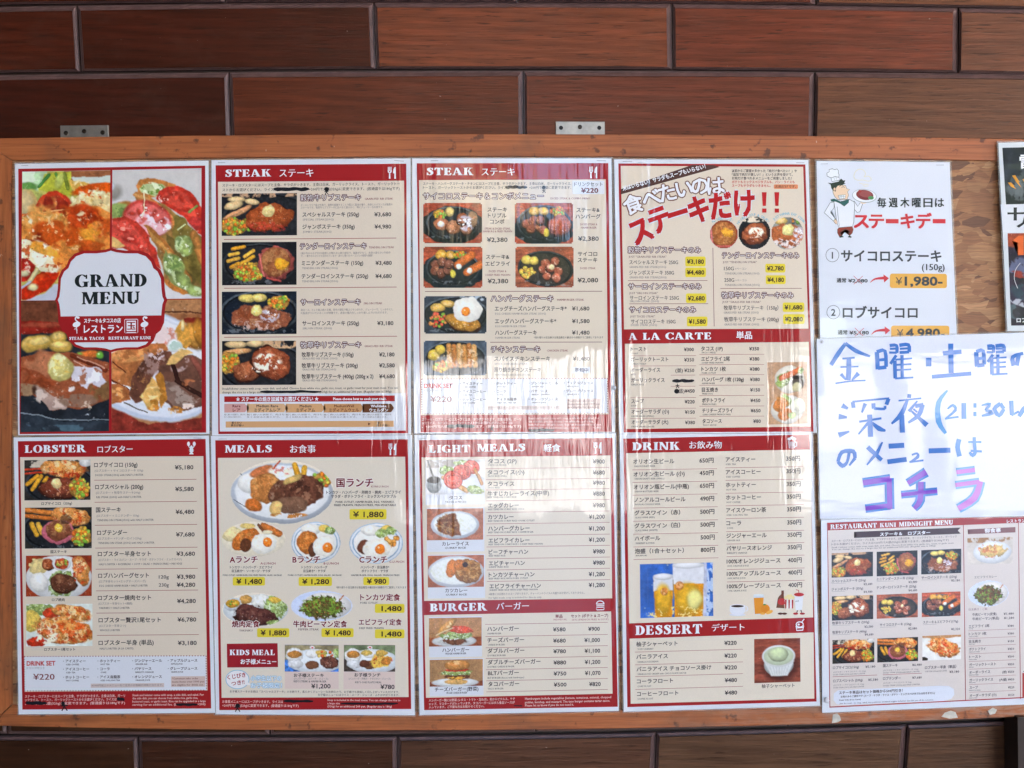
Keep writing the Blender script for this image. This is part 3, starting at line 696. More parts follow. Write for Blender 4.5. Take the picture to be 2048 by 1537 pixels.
    def potato(s, *q, col='e8c48c'):
        for cx, cy, rx, ry, rot in q: s.e(cx, cy, rx, ry, col, rot, .05, .08, 8, sh=.35); s.pt(cx, cy, rx * .7, ry * .6, 'f4dcae', .1, 10, rot, .5)
    def meat(s, cx, cy, rx, ry, rot=0, col='8e4a2c', dark='5c2a1a', hi='c8825a', edge=.14):
        s.e(cx, cy + .02, rx * 1.04, ry * 1.05, '2c140c', rot, edge, .2, 5); s.e(cx, cy, rx, ry, col, rot, edge, .16, 5, sh=.3)
        s.pt(cx, cy, rx, ry, dark, .15, 9, rot, .65); s.pt(cx, cy, rx * .9, ry * .9, hi, .3, 13, rot, .75); s.pt(cx, cy + ry * .3, rx * .8, ry * .5, 'f0dcd0', .62, 22, rot, .6)
    def butter(s, cx, cy, r, col='f0d68e'): s.e(cx, cy, r / s.A, r, col, 0, .16, .1, 9, sh=.2); s.pt(cx, cy - r * .2, r * .7 / s.A, r * .7, 'fcf0c4', .1, 18, 0, .7)
    def egg(s, cx, cy, rx, ry, yx=0, yy=0, yr=.12):
        s.e(cx, cy, rx, ry, 'f2ede2', 0, .09, .05, 6, sh=.1); s.pt(cx, cy, rx * .95, ry * .95, 'dcc9a2', .35, 9, 0, .5); s.e(cx + yx, cy + yy, yr / s.A, yr, 'ee7a28', 0, .02, .05, 5, sh=.2); s.e(cx + yx - .02, cy + yy - yr * .35, yr * .25 / s.A, yr * .18, 'ffd8a8', 0, 0, 0, soft=.5)
    def foam(s, cx, cy, rx, ry, rot=0): s.pt(cx, cy, rx, ry, 'c9c4d4', -.05, 12, rot, .85); s.pt(cx, cy, rx * .8, ry * .8, 'f8f6fa', .2, 16, rot)
    def lettuce(s, cx, cy, rx, ry, rot=0): s.e(cx, cy, rx, ry, '8a9c58', rot, .25, .3); s.pt(cx, cy, rx, ry, 'c2d09c', .1, 14, rot, .9); s.pt(cx, cy, rx, ry, '56703a', .25, 16, rot, .8); s.pt(cx, cy, rx, ry, 'eef4d8', .5, 20, rot)
    def lob(s, cx, cy, rx, ry, rot=0): s.e(cx, cy, rx, ry, 'd88a48', rot, .16, .2, 6, sh=.3); s.pt(cx, cy, rx, ry, 'f0d4a0', .05, 7, rot, .85); s.pt(cx, cy, rx, ry, 'b8401c', .12, 8, rot, .8); s.pt(cx, cy, rx, ry, 'e8a05a', .3, 14, rot, .8); s.pt(cx, cy, rx, ry, '7c2410', .5, 12, rot, .7)
    def tom(s, cx, cy, rx, ry, rot=0, n=7):
        s.e(cx, cy, rx, ry, 'a82820', rot, .02, .08, 5, sh=.2); s.e(cx, cy, rx * .9, ry * .88, 'd85848', rot, .03, .12, 8, sh=.05); c, q = math.cos(R(rot)), math.sin(R(rot))
        for i in range(n):
            a = 6.283 * i / n; x, y = .6 * rx * s.A * math.cos(a), .56 * ry * math.sin(a); x, y = x * c - y * q, x * q + y * c
            s.e(cx + x / s.A, cy + y, rx * .17, ry * .24, 'b83828', rot + 57.3 * a, .15, .2, 12); s.pt(cx + x / s.A, cy + y, rx * .14, ry * .18, 'f0a888', .25, 22, 0, .8)
        s.pt(cx - rx * .1, cy - ry * .1, rx * .5, ry * .4, 'f4c8c0', .3, 14, rot, .6)
def f_rib(p):
    p.bg('14151a', .3); p.pan(.62, .6, .62, .62, 0, '33363c'); p.pt(.5, .04, .6, .06, 'b89070', -.2, 5)
    p.potato((.2, .14, .12, .07, 0), (.4, .2, .1, .07, 10), (.16, .28, .13, .1, -15)); p.potato((.26, .42, .16, .06, -30), (.14, .5, .14, .05, -25), col='e0a070')
    p.veg(.18, .78, .2, .2, 46, .04); p.meat(.62, .57, .31, .33, -8, '9c4a26', '6c2c16', 'c47a48'); p.pt(.6, .8, .3, .14, 'b4382c', .0, 9, 0, .6); p.butter(.62, .42, .14)
def f_tender(p):
    p.bg('15171a', .3); p.pan(.5, .52, .5, .5, 0, '3c4246'); p.fries((.14, .16, .3, .1), (.1, .3, .22, .26), (.3, .34, .42, .2), (.08, .44, .22, .38), (.26, .5, .42, .34), (.12, .58, .22, .5))
    p.veg(.36, .7, .2, .22, 70, .038); p.e(.72, .48, .24, .4, 'b85850', 0, .08, .15, 8, sh=.4); p.e(.72, .46, .2, .34, '8c5232', 0, .06, .15, 6, sh=.25)
    p.pt(.72, .46, .2, .34, 'b07c50', .1, 9, 0, .7); p.l(.5, .3, .56, .8, .05, 'c86a60'); p.l(.6, .84, .78, .9, .05, 'b04a44'); p.e(.79, .5, .1, .14, 'e8a030', 20, .2, .1, 8)
def f_sirloin(p):
    p.bg('10151c', .4); p.pan(.5, .5, .53, .52, 0, '5a6670', '141a22'); p.potato((.34, .16, .12, .1, 0), (.5, .14, .1, .1, 0), col='ecd070'); p.veg(.76, .26, .15, .16, 40, .04)
    p.pl([(.12, .55), (.25, .3), (.45, .34), (.7, .4), (.93, .56), (.86, .82), (.6, .92), (.35, .82), (.14, .72)], '7e4630', .05, .2)
    p.pt(.5, .6, .42, .28, 'b8805c', .15, 9, 0, .8); p.pt(.45, .8, .36, .12, 'd0b4a8', .1, 11, 0, .8); p.pt(.4, .5, .25, .15, '6a3018', .1, 8, 0, .6); p.foam(.64, .56, .13, .16); p.butter(.46, .45, .13, 'f0dc80')
def f_grass(p):
    p.bg('141416', .3); p.pan(.55, .6, .6, .6); p.pt(.8, .06, .3, .12, 'c8a078', -.3, 5); p.potato((.2, .08, .16, .08, 0), (.45, .06, .12, .08, 0)); p.potato((.2, .24, .2, .07, -6), col='e0a068')
    p.veg(.1, .5, .13, .26, 40, .04); p.meat(.35, .68, .22, .22, -15, '9a5638'); p.meat(.66, .5, .25, .36, 20, '96482c'); p.pt(.6, .48, .2, .2, 'f8eedc', -.15, 9); p.pt(.5, .62, .1, .1, 'f8eedc', .0, 12)
def _wood(p): p.bg('94402c', .3, 3, 5)
def f_combo(p):
    _wood(p); p.e(.5, .55, .52, .48, '0e1216', 0, .04); p.pan(.5, .5, .45, .42, 0, '59646c', '191c20'); p.veg(.28, .28, .1, .12, 18, .04); p.potato((.45, .22, .08, .12, 30), col='e4c470')
    p.meat(.3, .52, .13, .14, 0, 'b06a4a'); p.butter(.3, .52, .08, 'f6f0ea'); p.meat(.5, .6, .13, .17, 0, 'b07452'); p.meat(.73, .66, .1, .12, 0, '946048'); p.meat(.66, .4, .1, .14); p.meat(.84, .42, .08, .2, 0, 'a07858'); p.foam(.72, .5, .15, .2)
def f_stham(p):
    _wood(p); p.e(.5, .6, .52, .46, '10161c', 0, .06); p.pan(.5, .5, .46, .45, 0, '59646c', '191c20'); p.potato((.34, .2, .1, .1, 0), (.5, .2, .09, .1, 0), col='e8b458'); p.veg(.74, .22, .12, .11, 30, .04)
    for x, y in ((.2, .5), (.32, .44), (.28, .62), (.42, .58), (.44, .42), (.5, .68)): p.meat(x, y, .08, .11, 0, '8c4c3a')
    p.meat(.76, .55, .2, .25, 0, 'a04a30', '782c1a', 'c07050'); p.e(.54, .72, .05, .11, 'e8c850')
def f_stebi(p):
    p.bg('98442e', .3, 3, 5); p.e(.5, .6, .55, .44, '121a22', 0, .05); p.pan(.5, .52, .46, .44, 0, '59646c', '191c20'); p.potato((.3, .2, .1, .12, 0), (.46, .2, .08, .1, 0), col='dca040'); p.veg(.62, .2, .1, .08, 16, .04)
    for x, y in ((.2, .42), (.32, .36), (.2, .58), (.3, .64), (.42, .56), (.44, .42)): p.meat(x, y, .08, .11, 0, '7c4a3c')
    p.l(.58, .44, .82, .2, .2, 'd06a34'); p.l(.74, .62, .96, .44, .2, 'd06a34'); p.butter(.6, .48, .07, 'fcfaf0'); p.butter(.78, .58, .07, 'fcfaf0'); p.e(.5, .66, .05, .1, 'e0cc50')
def f_diced(p):
    p.bg('8e4a34', .3, 3, 5); p.pan(.52, .54, .48, .44, 5, '3a3c3e', '2a241f'); p.potato((.2, .32, .09, .11, 0), (.32, .34, .08, .11, 0), col='ecc85c'); p.sc(.22, .62, .12, .15, 40, .04, ['ecd468', 'e8c850', 'e8a848'])
    for x, y, r in ((.52, .4, 20), (.68, .36, -20), (.48, .56, 0), (.6, .52, 30), (.74, .6, 10), (.54, .72, 0), (.7, .76, 40)): p.meat(x, y, .08, .1, r, 'a85c44', '7c3424', 'e8c0a8')
    p.butter(.62, .5, .07, 'f4e0a8')
def f_egg(p):
    p.bg('2a3038', .4, 4); p.pan(.5, .5, .54, .5, 0, '68727c', '1a1c20'); p.pt(.8, .05, .3, .08, 'a8b4c0', .0, 5); p.potato((.22, .3, .12, .12, 0), (.38, .2, .12, .1, 10), col='e6b45c'); p.sc(.22, .64, .14, .2, 44, .045, ['d85a44', 'e08848', '7ca83c', 'd84838'])
    p.meat(.62, .7, .27, .22, 12, 'b07830', '8c5420', 'd8a858'); p.egg(.7, .36, .24, .32, -.03, .05, .12)
def f_chick(p):
    p.bg('3a4450', .4, 4); p.pan(.5, .5, .5, .5, 0, '6c7884', '1c1e20'); p.potato((.16, .42, .1, .16, 0), (.26, .26, .08, .14, 30), col='e8c050'); p.veg(.3, .74, .16, .16, 40, .045)
    for i in range(6): p.l(.4 + i * .08, .15 + .03 * (i % 2), .42 + i * .08, .72, .16, ['c88848', 'b87038', 'd8a060'][i % 3])
    p.pt(.6, .45, .3, .32, 'e8c8a0', .25, 12, 0, .8); p.pt(.6, .45, .3, .32, '7c4420', .3, 10, 0, .7)
def f_lobd(p):
    p.bg('2a2724', .3); p.pt(.5, .08, .6, .14, 'c8baa8', -.1, 4); p.pan(.55, .62, .55, .5); p.l(.0, .24, .4, .2, .05, 'b83c24'); p.l(.0, .34, .4, .28, .05, 'a83420'); p.lob(.6, .22, .34, .22, 6); p.e(.93, .08, .1, .1, 'd8d4d0'); p.fries((.12, .72, .26, .4), (.04, .6, .2, .4), (.24, .7, .34, .44), w=.1)
    p.meat(.52, .7, .28, .25, 0, '6c3426'); p.butter(.48, .58, .13, 'f0d090'); p.veg(.84, .7, .14, .26, 46, .045); p.pt(.6, .4, .3, .1, '8c2818', .0, 9)
def f_kuni(p):
    p.bg('22211e', .3); p.pan(.5, .55, .56, .52); p.l(.02, .06, .5, .16, .12, 'd07838'); p.l(.0, .2, .5, .28, .1, 'c06a30'); p.lob(.68, .22, .3, .22, 10); p.fries((.1, .4, .18, .66), (.2, .4, .26, .62), w=.12)
    p.e(.5, .6, .24, .3, 'c86878', 0, .06, .1); p.e(.5, .56, .2, .25, '7c4630', 0, .08, .2); p.pt(.5, .5, .2, .2, 'a87850', .1, 9, 0, .7); p.butter(.5, .5, .1, 'f0bc48'); p.veg(.84, .72, .14, .22, 40, .045); p.e(.6, .3, .1, .1, '3a2a20', 0, .4, a=.6)
def f_yaki(p):
    p.bg('80301c', .15); p.e(.5, .55, .5, .55, 'e4e2e0', 0, 0, .04, 4, sh=.15); p.e(.2, .26, .15, .2, 'e0c888', 0, .15, .15); p.meat(.34, .22, .09, .14, 0, '9c4c2c'); p.e(.2, .66, .14, .24, 'f0ece4', 0, .05, .06)
    p.lettuce(.54, .7, .2, .34, 0); p.meat(.56, .68, .2, .24, 0, '603828', '3c2018', '94684c'); p.e(.54, .2, .14, .18, 'f0eeec', 0, 0, .03); p.e(.54, .2, .11, .14, 'b04428', 0, .1, .3); p.sc(.54, .2, .09, .11, 14, .03, ['d86030', '8ca040', 'e0b060'])
    p.l(.76, .12, .9, .6, .2, 'd87048'); p.lob(.84, .4, .12, .34, -14); p.sc(.78, .4, .08, .3, 18, .03, ['e89068', 'b04020'])
def f_whole(p):
    p.bg('d8dcd4', .1); p.lettuce(.18, .14, .26, .16); p.e(.08, .4, .14, .26, 'd8b858', 0, .05); p.e(.38, .22, .13, .13, 'c03c24', 0, .03); p.lob(.7, .22, .3, .18, 14); p.lob(.56, .62, .46, .3, 8); p.e(.16, .9, .15, .12, 'b0301c', 0, .2); p.pt(.3, .74, .22, .2, 'f4e8d0', .05, 8); p.pt(.6, .6, .4, .2, 'd04818', .1, 6, 0, .7)
def f_wlob2(p):
    p.bg('e4e2de', .05); p.pt(.5, .02, .6, .1, 'a87850', -.3, 4); p.lob(.55, .5, .44, .34, 20); p.pt(.55, .5, .4, .3, 'd04020', .0, 7, 20, .6); p.e(.05, .95, .1, .1, '282018')
# -- cover pictures
def f_c1(p):
    p.bg('a8a054', .1, 3); p.pl([(.5, -.1), (1.1, -.1), (1.1, .05), (.5, .06)], '7c4c30'); p.pl([(-.1, -.1), (.34, -.1), (.26, .1), (.16, .16), (-.1, .1)], 'b0cca0', .02, .15); p.pt(.12, .05, .2, .1, 'dcecd0', .0, 10); p.pt(.12, .06, .2, .1, '88b080', .3, 12, 0, .7)
    p.pl([(.24, .02), (.56, .0), (.56, .2), (.4, .2), (.2, .16)], 'a2a438', .01, .1); p.l(.2, .12, .3, .03, .03, '3c6c34'); p.l(.38, .02, .42, .1, .02, '4c7834'); p.l(.48, .02, .52, .14, .03, '707c30'); p.e(.42, .08, .05, .07, 'bcc468', 20, .1, a=.8, soft=.6); p.e(.06, .12, .1, .04, '5c8c44', 10, .2, soft=.5); p.e(.1, .2, .14, .06, 'a4a858', 10, .1, soft=.4)
    p.pl([(.55, .05), (1.1, .04), (1.1, .14), (.6, .12)], 'c8d0c4', .01, .05); p.pl([(.56, .06), (.7, .08), (.85, .12), (.7, .17), (.58, .16)], 'c89c4c', .02, .15); p.pt(.7, .1, .12, .04, 'ecd8a0', .1, 12)
    p.e(.02, .26, .17, .12, 'c8a468', 30, .08, .12); p.e(.0, .24, .14, .09, 'd8c08c', 30, .1, .1, soft=.5)
    p.pl([(.17, .26), (.22, .2), (.3, .165), (.4, .16), (.5, .19), (.56, .24), (.56, .32), (.2, .32)], 'b03420', .01, .1); p.pl([(.21, .28), (.28, .21), (.42, .2), (.52, .25), (.54, .32), (.22, .32)], '7c2418', .012, .2); p.l(.38, .2, .39, .3, .012, 'a44030', .1, .7)
    p.l(.0, .328, .58, .3, .022, 'c85c28'); p.l(.2, .315, .58, .298, .008, 'f0c088', .1)
    p.pl([(.56, .28), (.62, .2), (.72, .14), (.86, .11), (1.1, .1), (1.1, .32), (.7, .32)], 'd8c088', .02, .12); p.pt(.85, .15, .3, .05, 'c04a14', -.3, 8, -8); p.pt(.8, .22, .26, .07, 'f4ecc8', -.05, 8, 0, .95); p.pt(.8, .2, .3, .1, 'b04418', .35, 14, 0, .85); p.pt(.85, .28, .2, .06, 'b89858', .2, 8)
    p.pl([(-.1, .36), (.1, .36), (.3, .35), (.5, .34), (.6, .3), (.74, .28), (1.1, .33), (1.1, .75), (.6, .74), (.42, .8), (.3, .78), (.12, .7), (-.1, .62)], 'c87838', .02, .1)
    p.pt(.5, .5, .7, .28, 'e09a50', .1, 4, 0, .9); p.pt(.5, .42, .6, .16, 'b04218', -.05, 5, 0, .85); p.pt(.4, .48, .3, .1, 'a83810', -.3, 5, 10, .8); p.pt(.68, .36, .16, .1, 'a83414', -.2, 8, 0, .85); p.pt(.65, .4, .14, .1, 'ecdcb0', .15, 11, 60, .9); p.pt(.88, .48, .14, .16, 'd89030', -.1, 6, 90, .8); p.pt(.85, .45, .2, .2, '7c3a1c', .35, 9, 0, .8)
    p.pt(.5, .5, .6, .24, '7c220c', .42, 8, 0, .8); p.pt(.4, .5, .5, .2, 'f0c890', .5, 16, 0, .8); p.e(.2, .48, .025, .014, '702010'); p.pt(.05, .45, .1, .14, 'f4e8c8', .1, 9, 0, .9)
    p.pl([(-.1, .5), (.05, .55), (.2, .58), (.34, .66), (.44, .72), (.42, .79), (.26, .77), (.12, .72), (-.1, .62)], 'e4d8b4', .03, .1); p.pt(.2, .66, .3, .12, 'f6f0dc', -.1, 9, 25); p.pt(.22, .66, .3, .12, 'a8441c', .3, 13, 20, .9); p.pt(.3, .74, .12, .03, 'b0481c', .0, 10); p.pt(.3, .6, .24, .05, 'd88c30', .0, 7, 15, .9); p.pt(.7, .62, .3, .08, 'a03c14', .05, 7, 0, .8)
    p.pl([(-.1, .64), (.06, .68), (.16, .73), (.1, .84), (-.1, .86)], '8c1c14', .01, .35); p.pt(.05, .74, .12, .06, 'e0b8a0', .35, 14); p.e(.03, .79, .06, .02, 'c0b890', 0, .2)
    p.pl([(-.1, .9), (.06, .87), (.14, .8), (.2, .76), (.42, .79), (.38, .86), (.28, .92), (.1, .97), (-.1, .98)], '9c2410', .015, .2); p.pt(.25, .84, .16, .06, 'c04420', .0, 6, -20, .8); p.l(.1, .84, .18, .76, .035, 'd8c890'); p.e(.14, .89, .05, .025, 'dcd09c', 0, .3); p.l(.0, .9, .1, .85, .02, 'b8bccc')
    p.pl([(-.1, 1), (.1, .975), (.28, .93), (.38, .87), (1.1, .8), (1.1, 1.1), (-.1, 1.1)], 'b8bcc8', .006, .04)
def f_c2(p):
    p.bg('c6c2be', .03); p.pl([(-.1, .24), (.3, .23), (.3, 1.1), (-.1, 1.1)], 'd0ced0', .005, .02); p.e(.02, .18, .08, .06, '8c867c', 0, .1, soft=.8, a=.8); p.e(-.02, .13, .04, .035, 'dcdce0', 0, .0); p.pl([(.6, .9), (1.1, .7), (1.1, 1.1), (.5, 1.1)], 'd4d0d0', 0, .02)
    p.pl([(.26, .13), (.3, .09), (.4, .07), (.55, .075), (.72, .12), (.62, .17), (.4, .22), (.28, .18)], 'b4703a', .006, .08); p.pl([(.29, .14), (.34, .1), (.5, .095), (.6, .13), (.5, .19), (.36, .19)], 'b4c088', .02, .15); p.pt(.44, .15, .18, .05, 'e4ecc8', .1, 15); p.pt(.42, .15, .18, .05, '607c34', .25, 17)
    p.pl([(.48, .22), (.54, .16), (.64, .125), (.74, .13), (.86, .18), (.96, .26), (1.05, .38), (1.05, .55), (.9, .44), (.7, .32)], 'b03024', .006, .08); p.pl([(.53, .22), (.6, .17), (.7, .15), (.82, .19), (.9, .27), (.96, .38), (.9, .38), (.7, .28)], 'c44436', .01, .1)
    for x, y, r in ((.68, .18, 20), (.78, .23, 60), (.6, .22, -20), (.82, .32, 0), (.93, .4, 40)): p.e(x, y, .05, .016, 'a42c20', r, .2); p.pt(x, y + .01, .05, .016, 'f0b0a0', .35, 22)
    p.pt(.56, .22, .04, .03, 'f4d8d0', .2, 18); p.l(.86, .34, .95, .29, .02, '78944c'); p.e(.95, .42, .08, .05, 'a83430', 30, .2, a=.8)
    p.e(.1, .3, .12, .05, 'b87838', -30, .1); p.lettuce(.06, .32, .12, .06, -30)
    p.pl([(.24, .2), (.6, .27), (.8, .4), (1.05, .55), (1.05, .95), (.96, .97), (.8, .96), (.58, .86), (.5, .6), (.3, .3)], '8a6438', .01, .15); p.pl([(.6, .5), (.8, .6), (.95, .8), (.9, .92), (.75, .8), (.6, .62)], '5c4c28', .02, .2)
    p.pl([(.22, .19), (.26, .17), (.36, .19), (.5, .24), (.66, .34), (.84, .48), (1.05, .62), (1.05, .8), (.9, .62), (.7, .48), (.5, .34), (.26, .215)], 'b4703c', .006, .1); p.pl([(.24, .185), (.32, .195), (.5, .26), (.7, .38), (.66, .37), (.45, .27), (.24, .2)], 'd89c5c', .004, .05)
    p.pl([(.66, .38), (.72, .34), (.95, .52), (1.05, .62), (1.05, .95), (.9, .8), (.72, .6)], '6c5c2c', .02, .2)
    p.e(.39, .38, .28, .14, 'b83c34', 14, .01, .06, 5, sh=.1); p.e(.39, .385, .25, .12, 'd0605a', 14, .02, .1, 8, sh=.05); p.pt(.45, .42, .2, .08, 'e8b8c0', -.1, 7, 14, .9); p.pt(.5, .42, .18, .08, 'f4dce4', .3, 10, 14)
    for x, y, r in ((.36, .3, 80), (.22, .34, 10), (.47, .34, 120), (.56, .4, 160), (.3, .34, 60)): p.e(x, y, .045, .014, 'a03024', r, .25); p.pt(x + .01, y + .01, .05, .02, 'f8dcdc', .3, 24)
    p.pt(.57, .45, .1, .03, 'fcf4f4', .1, 26); p.l(.35, .18, .35, .33, .008, 'f0e4b4', .1); p.l(.35, .33, .33, .38, .008, 'f0dcc4', .1)
    p.pl([(-.1, .42), (.03, .37), (.14, .355), (.27, .4), (.4, .5), (.5, .64), (.55, .78), (.4, .7), (.1, .6), (-.1, .6)], 'b03428', .004, .05); p.pl([(-.1, .45), (.03, .4), (.14, .39), (.26, .44), (.38, .55), (.46, .7), (.3, .62), (-.1, .56)], 'c8483c', .008, .08); p.pt(.12, .42, .14, .03, 'e88c80', .2, 10, 10, .8)
    for x, y, r in ((.12, .46, 20), (.24, .54, 60), (.32, .6, 60), (.18, .54, 20)): p.e(x, y, .06, .018, 'a82c24', r, .2); p.pt(x + .01, y - .01, .05, .015, 'ec8474', .2, 20)
    p.pl([(.34, .43), (.44, .45), (.6, .56), (.78, .7), (.9, .86), (.86, .93), (.74, .82), (.6, .68), (.46, .56)], '9c6030', .008, .12); p.pl([(.38, .45), (.5, .52), (.7, .68), (.84, .84), (.8, .84), (.62, .66), (.44, .52)], 'c08848', .006, .08)
    p.pl([(-.05, .5), (.04, .52), (.13, .59), (.06, .6), (-.05, .58)], 'd8b06c', .004)
    p.lettuce(.8, .58, .11, .07, 60); p.lettuce(.84, .64, .07, .05, 60); p.l(.74, .47, .82, .43, .012, 'ccd49c', .1); p.pl([(.56, .62), (.66, .72), (.82, .86), (.9, .94), (.7, .9), (.58, .8)], '788048', .02, .2); p.lettuce(.7, .74, .14, .08, 40); p.lettuce(.8, .86, .14, .05, 40); p.lettuce(.92, .94, .1, .04, 20)
    p.pl([(.58, .84), (.66, .87), (.76, .91), (.86, .95), (.8, .965), (.68, .93), (.6, .88)], 'b46c34', .004); p.l(.92, .5, 1.02, .72, .06, 'b4743c'); p.pt(.98, .7, .1, .2, '4c4420', .0, 5, 0, .6)
def f_c3(p):
    p.bg('5c3424', .1, 3, 3); p.pl([(-.1, .14), (.5, .16), (.5, .24), (-.1, .25)], '782018', .01, .2); p.e(.2, .18, .3, .02, '9c5038', 0, .2, a=.6); p.pl([(-.1, .24), (1.1, .24), (1.1, 1.1), (-.1, 1.1)], '1c1f24', .01, .3)
    for q in ((.12, .33, .1, .06, -30), (.22, .32, .16, .06, -10), (.42, .28, .1, .05, 0), (.45, .35, .14, .05, 0)): p.e(*q[:4], 'd4a850', q[4], .04, .06, sh=.3); p.e(q[0] - .01, q[1] - .015, q[2] * .7, q[3] * .5, 'e8c878', q[4], .06, .05, soft=.5)
    p.e(.78, .415, .14, .035, 'c86830', 0, .1); p.e(.67, .405, .03, .014, '6c9c44'); p.e(.6, .4, .03, .014, '20282c'); p.e(.9, .425, .04, .028, '68ac40', 0, .02, .05); p.e(.89, .415, .014, .008, 'c8e8a8', soft=.5)
    p.pl([(-.1, .46), (.06, .41), (.2, .385), (.45, .39), (.6, .4), (.75, .43), (.9, .48), (1.1, .5), (1.1, .72), (.9, .76), (.8, .8), (.66, .82), (.5, .8), (.36, .82), (.22, .77), (.1, .72), (-.1, .7)], '84452c', .015, .12)
    p.pt(.2, .47, .24, .1, 'b07050', -.1, 4, 30, .8); p.pt(.14, .5, .1, .08, 'd09870', .1, 8, 40, .6); p.pt(.1, .58, .3, .06, '6a2c18', .0, 6, 20, .7); p.pt(.4, .62, .4, .06, '7c3820', -.2, 5, 10, .8); p.l(.58, .42, .96, .54, .035, '5c2414'); p.l(.64, .43, .95, .52, .012, 'd8a088', .1, .8); p.l(.6, .46, .9, .57, .01, 'e8c0ac', .1, .6)
    p.pt(.08, .68, .2, .05, '94785c', -.2, 10, 5, .9); p.pl([(.14, .645), (.22, .66), (.32, .71), (.44, .75), (.55, .76), (.5, .82), (.34, .83), (.24, .77), (.16, .7)], 'a4887c', .014, .12); p.pt(.33, .75, .22, .06, 'dcc8bc', .1, 13, 20, .9); p.pt(.3, .72, .2, .04, '7c5444', .1, 12, 20, .8); p.pt(.65, .76, .24, .05, '7c6050', -.2, 10, 0, .9); p.pt(.7, .8, .14, .04, 'ccb8a4', .15, 14); p.pt(.9, .68, .14, .08, '6c5434', .0, 7, 0, .8); p.e(.15, .68, .02, .03, '342018')
    p.pl([(.56, .5), (.6, .485), (.7, .5), (.94, .545), (.95, .62), (.88, .66), (.82, .62), (.76, .66), (.68, .66), (.66, .62), (.58, .61)], 'd2ccd4', .02, .06); p.pt(.76, .56, .2, .07, 'f4f2f8', .0, 12, 10); p.pt(.76, .57, .2, .08, '94563c', .32, 16, 10, .9); p.pt(.5, .66, .12, .04, 'e8dcd8', .3, 16); p.pt(.52, .7, .14, .03, 'f0e8e4', .4, 18)
    p.e(.445, .52, .145, .095, '8c6430', 0, .12, .1); p.e(.44, .51, .145, .1, 'd8c878', 0, .12, .1, 12, sh=.2); p.pt(.43, .49, .12, .08, 'f4ecb8', -.05, 16, 0, .9); p.pt(.44, .53, .13, .08, 'c8a850', .25, 20, 0, .8)
    p.pl([(-.1, .84), (.2, .88), (.5, .92), (1.1, .93), (1.1, 1.1), (-.1, 1.1)], '252b32', .004, .3); p.l(-.1, .84, .4, .905, .01, '88949c', .1, .8); p.l(.4, .905, 1.1, .92, .01, '7c8890', .1, .8); p.pt(.85, .88, .15, .025, 'd4dce4', .05, 13); p.pt(.2, .95, .3, .04, '586c80', .15, 9, 30, .8); p.pt(.6, .97, .4, .03, '48606c', .2, 8, 0, .8)
